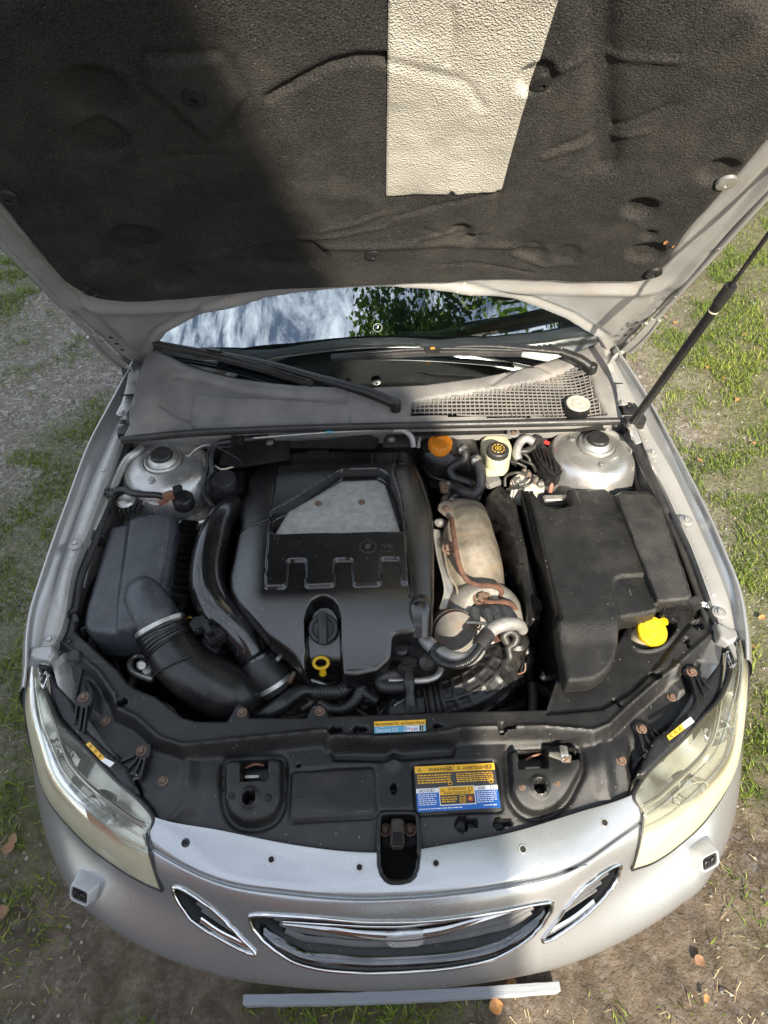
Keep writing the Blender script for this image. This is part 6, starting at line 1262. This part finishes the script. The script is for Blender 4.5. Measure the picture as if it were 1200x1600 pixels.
# oil filler cap
oc = A('6', 600, 1105, .826); ax = np.array([0, -.42, .9]); ol = empty('oil_filler_cap', (0, 0, 0), car); lathe('cap', oc, [(.028, -.05), (.034, -.048), (.0345, -.004), (.032, .002), (.024, .003), (.022, .0), (.0, .0)], M['plastic'], ol, axis=ax, seg=44)
hx = np.array([0, .9, .42]); sweep('grip', [oc+ax*.006-hx*.033, oc+ax*.012, oc+ax*.006+hx*.033], .0105, M['plastic_matt'], ol, seg=12, ry=.015, up=ax, pw=4)
# dipstick
dp = empty('dipstick', (0, 0, 0), car); c_ = A('6', 588, 1288, .77); t_ = np.linspace(0, 2*math.pi, 25); axr = np.array([.12, -.55, .83]); u_ = np.array([1, 0, 0.]); v_ = np.cross(axr, u_); sweep('ring', [c_+u_*math.cos(a)*.0165+v_*math.sin(a)*.0125 for a in t_], .0042, M['yellow'], dp, seg=10, n=2, ry=.0048)
sweep('stem', [c_-v_*.0125*np.sign(v_[1]) if False else A('6', 598, 1315, .765), A('6', 598, 1345, .745)], [.006, .009], M['yellow'], dp, seg=12); sweep('blade_tube', [A('6', 598, 1340, .74), A('6', 600, 1385, .68)], .005, M['rubber'], dp, seg=8)

# ---- coolant tank
ct = empty('coolant_tank', (0, 0, 0), car)
tk = rnd(XY('7', [(90, 140), (130, 102), (372, 102), (392, 150), (408, 215), (402, 250), (290, 262), (150, 258), (92, 222)], .85), .018, 4)
c1 = A('7', 192, 188, .86)
hf('tank', tk, .004, lambda X, Y: .846+.010*fill(XY('7', [(90, 110), (270, 110), (260, 240), (100, 240)], .85), X, Y, .02), M['plastic'], ct, skirt=.09, rr=.022)
lathe('cap', c1+np.array([0, 0, .004]), [(.030, -.016), (.033, -.014), (.0335, .008), (.031, .013), (.014, .0135), (.013, .0115), (0, .0115)], M['orange'], ct, seg=60, knurl=(15, .018, .032))
sweep('tank_seam', AA('7', [(92, 240, .80), (100, 290, .80), (150, 350, .80), (280, 385, .80)]), .005, M['plastic'], ct, seg=8, n=5)
sweep('strap', AA('7', [(80, 200, .84), (85, 150, .86), (105, 112, .87), (130, 108, .87)]), .006, M['wrap'], ct, seg=8, n=5)
def hose(nm, par, pts, r, clamps=(), **kw):
    P = AA('7', pts); sweep('hose', P, r, M[kw.pop('m', 'rubber')], par, seg=kw.pop('seg', 16), n=8, **kw)
    for i_, f in clamps:
        a = P[i_]+(P[i_+1]-P[i_])*f; b = a+(P[i_+1]-P[i_])/np.linalg.norm(P[i_+1]-P[i_])*.010; sweep('hose_clamp', [a, b], r+.0018, M['steel'], par, seg=18); box('clamp_ear', (a+b)/2+np.array([.0, -.004, r+.003]), (.012, .008, .008), M['steel'], par, rz=random.random(), bev=.001)
hose('h', ct, [(300, 195, .865), (322, 225, .86), (318, 262, .845), (270, 288, .83), (246, 315, .815), (262, 350, .805), (310, 370, .80), (350, 385, .795), (368, 420, .78)], .0125, ((0, .3),))
hose('h', ct, [(370, 245, .855), (395, 290, .845), (405, 350, .83), (395, 410, .81), (360, 438, .80), (310, 425, .80), (265, 400, .795), (215, 408, .785)], .0145, ((0, .3), (6, .5)))
hose('h', ct, [(405, 455, .785), (350, 445, .785), (290, 440, .78), (255, 460, .77), (250, 490, .76)], .0105, ((3, .3),))
box('foil_pad', A('7', 455, 365, .77), (.05, .055, .02), M['wrap'], ct, rz=.4, bev=.006)
# ---- brake fluid reservoir
br = empty('brake_reservoir', (0, 0, 0), car)
rk = rnd(XY('7', [(405, 150), (430, 130), (540, 130), (570, 180), (562, 235), (545, 255), (440, 262), (412, 215)], .86), .012, 4)
hf('tank', rk, .004, const(.862), M['cream'], br, skirt=.055, rr=.012); c_ = A('7', 490, 232, .872); lathe('neck', c_, [(.031, -.035), (.031, .0), (.028, .004)], M['cream'], br, seg=40)
lathe('cap', c_, [(.028, -.002), (.0295, 0), (.0295, .018), (.027, .021), (.014, .0205), (.013, .0215), (0, .0215)], M['rubber'], br, seg=60, knurl=(30, .015, .029)); lathe('cap_print', c_, [(.024, .0218), (.0225, .0218)], M['ghost'], br, seg=36); lathe('cap_symbol', c_, [(.0085, .0224), (.0065, .0224)], M['yellow'], br, seg=24); lathe('cap_symbol', c_, [(.003, .0224), (0, .0224)], M['yellow'], br, seg=12)
for k in range(10):
    a = k*.628; sweep('cap_print', [c_+np.array([.016*math.cos(a), .016*math.sin(a), .0215]), c_+np.array([.016*math.cos(a+.35), .016*math.sin(a+.35), .0215])], .0008, M['amber'], br, seg=6)
# ---- ABS unit with pipes
ab_ = empty('valve_block', (0, 0, 0), car); prism('block', AA('7', [(555, 365), (590, 330), (640, 315), (700, 340), (740, 375), (735, 425), (640, 420), (570, 410)], .79), .07, M['abs'], ab_, bev=.006)
for x, y in ((597, 380), (650, 345), (690, 375), (630, 330), (715, 395), (615, 405)): lathe('pipe_union', A('7', x, y, .795), [(.009, -.005), (.009, .010), (.006, .012), (.004, .02)], M['alu'] if x % 2 else M['rust_can'], ab_, seg=6)
for pts in ([(530, 400, .78), (535, 350, .80), (590, 328, .82), (645, 335, .81)], [(540, 415, .78), (600, 405, .80), (650, 390, .81), (675, 365, .81)], [(590, 240, .84), (620, 265, .84), (670, 285, .84), (690, 320, .81)], [(560, 270, .84), (600, 280, .84), (640, 300, .83)], [(580, 225, .84), (630, 232, .85), (655, 255, .84), (660, 280, .83)]): sweep('brake_pipe', AA('7', pts), .0042, M['rubber'], ab_, seg=10, n=8)
sweep('copper_pipe', AA('7', [(725, 365, .80), (735, 340, .815), (755, 345, .82), (770, 385, .81), (765, 430, .79)]), .0065, M['copper'], ab_, seg=10, n=8)
mc = empty('control_module', (0, 0, 0), car); prism('case', AA('7', [(655, 175), (700, 140), (830, 265), (833, 320), (790, 350), (755, 340), (690, 260)], .845), .05, M['plastic'], mc, bev=.006)
for k in range(4): sweep('rib', [A('7', 690+k*30, 172+k*30, .848), A('7', 720+k*26, 250+k*26, .848)], .003, M['plastic_matt'], mc, seg=6)
box('plug', A('7', 695, 160, .855), (.03, .022, .022), M['rubber'], mc, rz=.8, bev=.003); box('fuse', A('7', 748, 172, .86), (.016, .010, .008), M['red'], mc, rz=-.5, bev=.002)
sweep('loom', AA('7', [(680, 170, .86), (640, 150, .865), (605, 175, .86), (590, 225, .85), (600, 260, .84)]), .012, M['wrap'], mc, seg=10, n=6); sweep('loom', AA('7', [(620, 165, .855), (600, 210, .85), (640, 215, .85), (680, 190, .85)]), .009, M['rubber'], mc, seg=10, n=6)
lathe('heater_union', A('7', 572, 122, .90), [(.018, 0), (.016, .004), (.009, .005)], M['cowl'], mc, seg=20); bolt('rsmall', A('7', 572, 122, .905), mc)
prism('side_cover', AA('8', [(190, 300), (240, 260), (390, 320), (380, 350), (330, 355)], .80), .04, M['plastic'], mc, bev=.004)

# ---- firewall air duct beside the battery
ad = empty('air_duct', (0, 0, 0), car)
q = rnd(XY('7', [(425, 450), (505, 382), (545, 420), (590, 480), (610, 580), (640, 680), (700, 860), (730, 1000), (735, 1060), (665, 1060), (655, 940), (610, 800), (570, 660), (530, 560), (480, 490)], .77), .012, 3)
yq = A('7', 600, 600, .77)[1]
hf('duct', q, .004, lambda X, Y: .775-.03*sm((yq-Y)/.2)-.006*np.abs(np.sin(dist(q, X, Y)*120)), M['plastic'], ad, skirt=.14, rr=.012)
for x, y in ((565, 645), (612, 815), (450, 465)): bolt('black', A('7', x, y, .775), ad, sc=.8)

# ---- turbo side: heat shield, turbo, rusty pipes
hsd = empty('heat_shield', (0, 0, 0), car)
q = rnd(XY('7', [(195, 470), (240, 458), (310, 466), (400, 482), (455, 530), (490, 600), (512, 660), (530, 780), (548, 870), (566, 905), (558, 965), (540, 985), (515, 945), (470, 935), (420, 955), (355, 975), (290, 985), (275, 920), (245, 870), (222, 790), (205, 690), (205, 650), (240, 600), (215, 540), (190, 500)], .74), .010, 3)
ln0, ln1 = A('7', 300, 470, .77), A('7', 430, 950, .77); dv_ = (ln1-ln0)[:2]; dv_ /= np.linalg.norm(dv_); nv_ = np.array([-dv_[1], dv_[0]])
def shz(X, Y):
    k = (X-ln0[0])*nv_[0]+(Y-ln0[1])*nv_[1]; l = (X-ln0[0])*dv_[0]+(Y-ln0[1])*dv_[1]
    return .790-3.*k*k-1400.*k**4-.05*sm((l-.16)/.12)-.02*sm((.03-l)/.05)+.014*(fbm(X, Y, .07, 4)-.5)+.003*np.sin(l*150)*np.exp(-((l-.02)/.03)**2)-.004*np.exp(-((k+.035)/.012)**2)
hf('shield', q, .0035, shz, M['shield'], hsd, skirt=.02, rr=.006)
bolt('rust', A('7', 238, 725, .775), hsd, sc=1.6); sweep('shield_edge', AA('7', [(205, 690, .76), (235, 850, .75), (275, 920, .74), (285, 985, .73)]), .0035, M['shield'], hsd, seg=8, n=6)
sweep('inner_shield', AA('7', [(180, 630, .74), (200, 760, .74), (230, 880, .73), (240, 960, .72), (215, 1050, .71)]), .016, M['steel'], hsd, seg=12, n=8, ry=.003, up=(.5, 0, 1))
prism('rusty_bracket', AA('7', [(185, 490), (215, 470), (255, 480), (270, 505), (262, 560), (235, 565), (180, 520)], .785), .006, M['rust_can'], hsd, bev=.002); bolt('rsmall', A('7', 225, 520, .79), hsd, sc=1.3); lathe('sensor', A('7', 195, 590, .76), [(.012, -.03), (.012, .01), (.008, .02), (0, .02)], M['steel'], hsd, axis=(-.5, -.4, .6), seg=16)
box('rusty_clip', A('7', 208, 405, .80), (.018, .035, .02), M['rust_bolt'], hsd, rz=.1, bev=.004)
hose('hp', hsd, [(250, 565, .80), (262, 640, .815), (275, 730, .815), (295, 820, .80), (330, 885, .775), (380, 910, .765), (440, 915, .765), (490, 922, .755), (512, 950, .74), (498, 990, .72)], .0065, m='rust')
hose('hp', hsd, [(400, 985, .735), (450, 1002, .745), (520, 1002, .74), (570, 1018, .73), (590, 1060, .70)], .007, m='rust')
tb = empty('turbocharger', (0, 0, 0), car)
tc_ = A('7', 430, 1080, .70)
lathe('compressor_housing', tc_, [(.095, -.06), (.105, -.03), (.100, -.005), (.085, .018), (.066, .026), (.060, .018), (.045, .018), (.038, .010), (0, .010)], M['cast'], tb, axis=(.10, -.35, .93), seg=56)
for k in range(3): box('casting_lug', A('7', (375, 445, 500)[k], (1070, 1075, 1110)[k], .728), (.022, .045, .012), M['cast'], tb, rz=.15*k, bev=.004)
lathe('centre_body', A('7', 380, 1000, .70), [(.05, -.05), (.05, .0), (.04, .014), (0, .016)], M['rust'], tb, seg=30); bolt('rust', A('7', 412, 985, .735), tb, sc=2.0); bolt('rust', A('7', 380, 1125, .745), tb, sc=1.1)
lathe('volute', A('7', 500, 1130, .67), [(.07, -.05), (.075, -.02), (.06, .01), (.03, .018), (0, .018)], M['cast'], tb, axis=(.4, -.5, .75), seg=40)
wa = A('7', 268, 1165, .725); wx = np.array([.15, -.62, .76]); lathe('actuator_can', wa, [(.052, -.06), (.055, -.055), (.055, -.01), (.058, -.008), (.058, -.003), (.055, -.001), (.053, .012), (.035, .018), (0, .019)], M['rust_can'], tb, axis=wx, seg=48)
sweep('actuator_rod', AA('7', [(330, 1110, .75), (400, 1112, .75), (480, 1125, .74)]), .004, M['steel'], tb, seg=8); box('copper_shim', A('7', 495, 1185, .72), (.03, .02, .01), M['rust'], tb, rz=.3, bev=.002)
hw = empty('sleeved_hose', (0, 0, 0), car)
hose('w', hw, [(85, 1165, .785), (130, 1215, .78), (190, 1265, .775), (260, 1295, .775), (330, 1300, .775), (385, 1260, .78), (420, 1190, .785), (470, 1140, .785), (540, 1115, .78), (600, 1120, .765), (625, 1150, .74)], [.014, .0165, .017, .0165, .0165, .0165, .0165, .0165, .0165, .015, .012], m='wrap')
hose('w', hw, [(150, 1270, .79), (200, 1318, .79), (265, 1332, .79), (335, 1312, .79), (385, 1265, .795), (430, 1190, .80)], .0095, m='rubber_shiny', rib=(.14, .005))
sweep('rubber_sleeve', AA('7', [(395, 1235, .79), (420, 1200, .792), (440, 1170, .79)]), .0185, M['rubber'], hw, seg=16, n=5)
for a, b in (((165, 1240), (180, 1255)), ((405, 1215), (412, 1200))): sweep('cable_tie', [A('7', *a, .782), A('7', *b, .782)], .020, M['plastic'], hw, seg=16)
# ---- big ribbed intake hose to the turbo
ih = empty('turbo_intake_hose', (0, 0, 0), car)
hose('i', ih, [(520, 1260, .64), (500, 1330, .655), (455, 1410, .66), (385, 1470, .655), (300, 1505, .645), (225, 1525, .635)], [.050, .052, .053, .053, .050, .048], m='rubber', seg=84, lattice=(.0055, .030, 12))
hose('i', ih, [(235, 1522, .637), (190, 1535, .632), (120, 1548, .628)], .049, m='rubber', seg=28, rib=(.16, .016)); hose('i', ih, [(125, 1548, .628), (60, 1556, .622), (-20, 1562, .615), (-90, 1566, .60)], [.048, .046, .046, .044], m='rubber', seg=70, lattice=(.004, .03, 10))
hose('i', ih, [(540, 1215, .74), (525, 1175, .755), (560, 1155, .76), (590, 1180, .755), (580, 1215, .745), (550, 1240, .735), (555, 1290, .72), (520, 1320, .70)], .0095)
lathe('valve', A('7', 590, 1200, .72), [(.03, -.04), (.03, .0), (.022, .008), (0, .01)], M['plastic'], ih, seg=26); lathe('diverter', A('7', 565, 1390, .65), [(.034, -.06), (.038, -.02), (.034, .01), (.02, .022), (0, .024)], M['gloss'], ih, seg=28, knurl=(10, .05, .033))
for k in range(3): sweep('wire', AA('7', [(560, 1370+4*k, .68), (600, 1375, .68), (632, 1360, .69), (636, 1320, .70)]), .0022, M['copper'] if k == 0 else M['rubber'], ih, seg=6, n=6)
sweep('side_hose', AA('7', [(620, 1230, .66), (655, 1290, .64), (640, 1350, .62), (650, 1450, .58)]), .016, M['rubber'], ih, seg=12, n=6); hose('i', ih, [(640, 1500, .55), (600, 1540, .56), (540, 1560, .57), (440, 1575, .57)], .014)
# ---- hoses and fittings at the front of the engine
fh = empty('breather_hoses', (0, 0, 0), car); A2 = lambda pts: AA('a2', pts)
sweep('corrugated_hose', A2([(452, 62, .69), (445, 90, .70), (400, 112, .705), (350, 112, .70), (300, 112, .695)]), .0165, M['rubber'], fh, seg=16, n=8, rib=(.12, .008)); sweep('smooth_hose', A2([(305, 112, .695), (260, 108, .70), (215, 130, .70), (170, 165, .70), (110, 205, .69), (60, 225, .67)]), [.0165, .018, .019, .019, .020, .018], M['rubber_shiny'], fh, seg=18, n=8)
for a, b in (((218, 128), (205, 138)), ((190, 150), (178, 160))): sweep('hose_band', [A('a2', *a, .70), A('a2', *b, .70)], .0205, M['plastic'], fh, seg=18)
sweep('wire_clip', A2([(450, 52, .705), (462, 70, .71), (462, 90, .705)]), .002, M['steel'], fh, seg=6)
sweep('taped_loom', A2([(535, 40, .71), (505, 90, .71), (480, 145, .70), (430, 185, .69), (370, 185, .685), (330, 160, .68)]), .013, M['rubber'], fh, seg=12, n=8, rib=(.08, .009)); sweep('small_hose', A2([(500, 110, .70), (530, 130, .69), (560, 150, .68)]), .02, M['plastic'], fh, seg=12)
sweep('formed_hose', A2([(705, 40, .73), (650, 38, .735), (600, 45, .735), (585, 65, .73), (600, 88, .73), (650, 92, .73), (690, 88, .73)]), .0145, M['rubber'], fh, seg=14, n=8); sweep('coolant_pipe', A2([(620, 66, .735), (700, 66, .735), (780, 62, .735), (830, 40, .735), (850, -10, .735)]), .0075, M['alu'], fh, seg=14, n=8)
cn = A('a2', 705, 50, .75); sweep('valve_connector', [A('a2', 705, 25, .755), A('a2', 706, 70, .75), A('a2', 710, 120, .735), A('a2', 712, 160, .72)], [.011, .013, .010, .014], M['plastic'], fh, seg=12, n=6, pw=3)
for k in range(5): box('connector', A('6', (1000, 1060, 1095, 1040, 1110)[k], (1260, 1290, 1235, 1330, 1180)[k], (.75, .755, .765, .75, .77)[k]), (.035, .026, .026), M['plastic'], fh, rz=random.uniform(-.5, .5), bev=.004)
hose('x', fh, [(-20, 1210, .76), (30, 1205, .77), (75, 1215, .765), (70, 1260, .755), (50, 1310, .75)], .013); lathe('pulley_cover', A('6', 1020, 1195, .77), [(.024, -.02), (.024, .0), (.018, .005), (.016, .0), (0, .0)], M['rubber'], fh, seg=24); lathe('rubber_cap', A('7', 128, 1310, .755), [(.022, -.03), (.022, .0), (.012, .008), (0, .008)], M['rubber'], fh, seg=24, axis=(.4, -.5, .7))
for k in range(10):
    x = random.uniform(400, 620); y = random.uniform(1085, 1122); sweep('wire', [U(x, y, .66), U(x+random.uniform(-20, 20), y-12, .67), U(x+random.uniform(-30, 30), y-24, .66)], random.choice((.003, .005)), random.choice((M['rubber'], M['plastic'], M['alu'])), fh, seg=6, n=5)
box('pump', U(570, 1090, .66), (.06, .07, .06), M['plastic'], fh, rz=.3, bev=.012); lathe('pump_cap', U(574, 1082, .70), [(.022, -.03), (.022, 0), (.015, .006), (0, .006)], M['plastic'], fh, seg=20)

# ---- battery / fuse box cover
bc_ = empty('battery_cover', (0, 0, 0), car); ZB = .835; G8 = lambda pts, z=ZB: XY('8', pts, z)
bo = rnd(G8([(140, 392), (160, 382), (207, 440), (265, 462), (342, 444), (318, 368), (505, 358), (530, 388), (735, 388), (772, 452), (905, 888), (742, 906), (752, 928), (700, 948), (565, 966), (566, 1080), (552, 1150), (515, 1210), (455, 1250), (325, 1262), (272, 990), (292, 972)]), .010, 3)
tab = rnd(G8([(320, 300), (360, 372), (378, 430), (420, 488), (572, 490), (560, 300)]), .012); stp = rnd(G8([(546, 360), (745, 360), (790, 450), (930, 930), (742, 905), (690, 770), (575, 480)]), .008)
pk = rnd(G8([(528, 830), (540, 790), (570, 775), (692, 768), (742, 905), (760, 960), (565, 970), (550, 920)]), .012); chf = G8([(690, 380), (800, 380), (905, 700), (850, 730)]); YS = A('8', 400, 985, ZB)[1]
def bat_z(X, Y):
    z = ZB-.006*fill(tab, X, Y, .004)+.010*fill(stp, X, Y, .006)-.008*fill(pk, X, Y, .005)-.006*fill(chf, X, Y, .03)
    return z-.012*sm((YS-Y)/.06)-.0025*groove(G8([(270, 988), (400, 978), (540, 985)]), X, Y, .004)*0
hf('cover', bo, .003, bat_z, M['battery'], bc_, skirt=.045, rr=.008, sharp=60)
st2 = rnd(G8([(549, 391), (733, 391), (768, 452), (900, 884), (745, 901), (695, 772), (580, 480)], ZB+.01), .008)
hf('grained_strip', st2, .0035, lambda X, Y: ZB+.0112-.006*fill(chf, X, Y, .03), M['rough_strip'], bc_, skirt=.003, rr=.004)
mesh('moulded_mark', [A('8', x, y, ZB-.0045) for x, y in ((438, 425), (470, 432), (468, 436), (436, 430))]+[A('8', x, y, ZB-.0045) for x, y in ((452, 412), (458, 412), (455, 446), (449, 446))], [(0, 1, 2, 3), (4, 5, 6, 7)], M['dkgrey'], bc_, smooth=False)
mesh('moulded_mark', [A('8', x, y, ZB-.0064) for x, y in ((606, 842), (612, 840), (622, 870), (616, 872))], [(0, 1, 2, 3)], M['dkgrey'], bc_, smooth=False)
prism('tray', [A('8', x, y, .78) for x, y in ((120, 400), (300, 440), (740, 400), (900, 880), (760, 960), (560, 1000), (540, 1200), (330, 1262), (265, 1000))], .35, M['plastic'], bc_, bev=.006)
for k, (dx, z) in enumerate(((0, .82), (-22, .80), (-44, .785))): sweep('side_rail', [A('8', 148+dx, 395, z), A('8', 215+dx, 700-k*25, z), A('8', 280+dx, 975-k*90, z-.01)], .006, M['plastic'], bc_, seg=10, n=6, ry=.012, up=(0, 0, 1), pw=4)
prism('end_clip', AA('8', [(160, 860), (205, 900), (200, 945), (165, 950)], .75), .05, M['plastic'], bc_, bev=.004)
fb = [(752, 905), (890, 890), (895, 935), (760, 960)]; prism('fuse_tray', AA('8', fb, .80), .10, M['plastic'], bc_, bev=.004)
for k in range(7): box('fuse_rib', A('8', 765+k*20, 925-k*3, .803), (.004, .022, .012), M['plastic_matt'], bc_, bev=.001)
sweep('latch_bar', AA('8', [(755, 918, .812), (820, 912, .812), (885, 900, .812)]), .004, M['plastic_matt'], bc_, seg=8); box('rubber_corner', A('8', 905, 915, .80), (.04, .03, .03), M['rubber'], bc_, rz=.5, bev=.006); box('white_tag', A('8', 955, 912, .80), (.03, .014, .003), M['white'], bc_, rz=-.4, bev=.001)
prism('terminal_tray', AA('8', [(205, 398), (318, 395), (320, 420), (215, 425)], .80), .03, M['alu'], bc_, bev=.003)
# right wing loom
rl = empty('wing_loom', (0, 0, 0), car); sweep('loom', AA('8', [(600, 110, .90), (660, 200, .88), (710, 300, .86), (760, 420, .84), (800, 520, .82), (850, 640, .80), (900, 780, .78), (960, 890, .77)]), .012, M['rubber'], rl, seg=10, n=6); sweep('cable', AA('8', [(640, 210, .84), (680, 290, .83), (730, 360, .82), (760, 430, .81), (850, 600, .78), (930, 850, .77)]), .008, M['alu'], rl, seg=8, n=6)
for x, y in ((730, 350), (810, 560), (870, 650)): box('loom_clip', A('8', x, y, .84-(y-350)*.0001), (.02, .016, .016), M['plastic'], rl, rz=.8, bev=.003)
prism('wing_bracket', AA('8', [(600, 60), (640, 75), (670, 150), (640, 160), (610, 110)], .92), .006, M['silver_in'], rl, bev=.002)
prism('splash_guard', AA('8', [(820, 560), (850, 570), (960, 900), (925, 900), (870, 760)], .79), .10, M['plastic'], rl, bev=.004)
# ---- washer filler
wf = empty('washer_filler', (0, 0, 0), car); cw = A('a3', 700, 75, .775); wxv = np.array([.12, -.25, .96]); lathe('neck', cw, [(.031, -.07), (.031, -.006), (.029, 0)], M['neck'], wf, axis=wxv, seg=36); lathe('cap', cw, [(.033, -.010), (.0355, -.009), (.0355, .002), (.033, .005), (.026, .0052), (.025, .0065), (0, .0065)], M['yellow'], wf, axis=wxv, seg=48)
prism('tab', AA('a3', [(728, 22), (745, 8), (772, 20), (776, 42), (752, 50)], .782), .006, M['yellow'], wf, bev=.0015); sweep('cap_symbol', [cw+wxv*.007+np.array([-.012, -.006, 0]), cw+wxv*.0075+np.array([0, .008, 0]), cw+wxv*.007+np.array([.012, -.004, 0])], .0015, M['amber'], wf, seg=6, n=6)
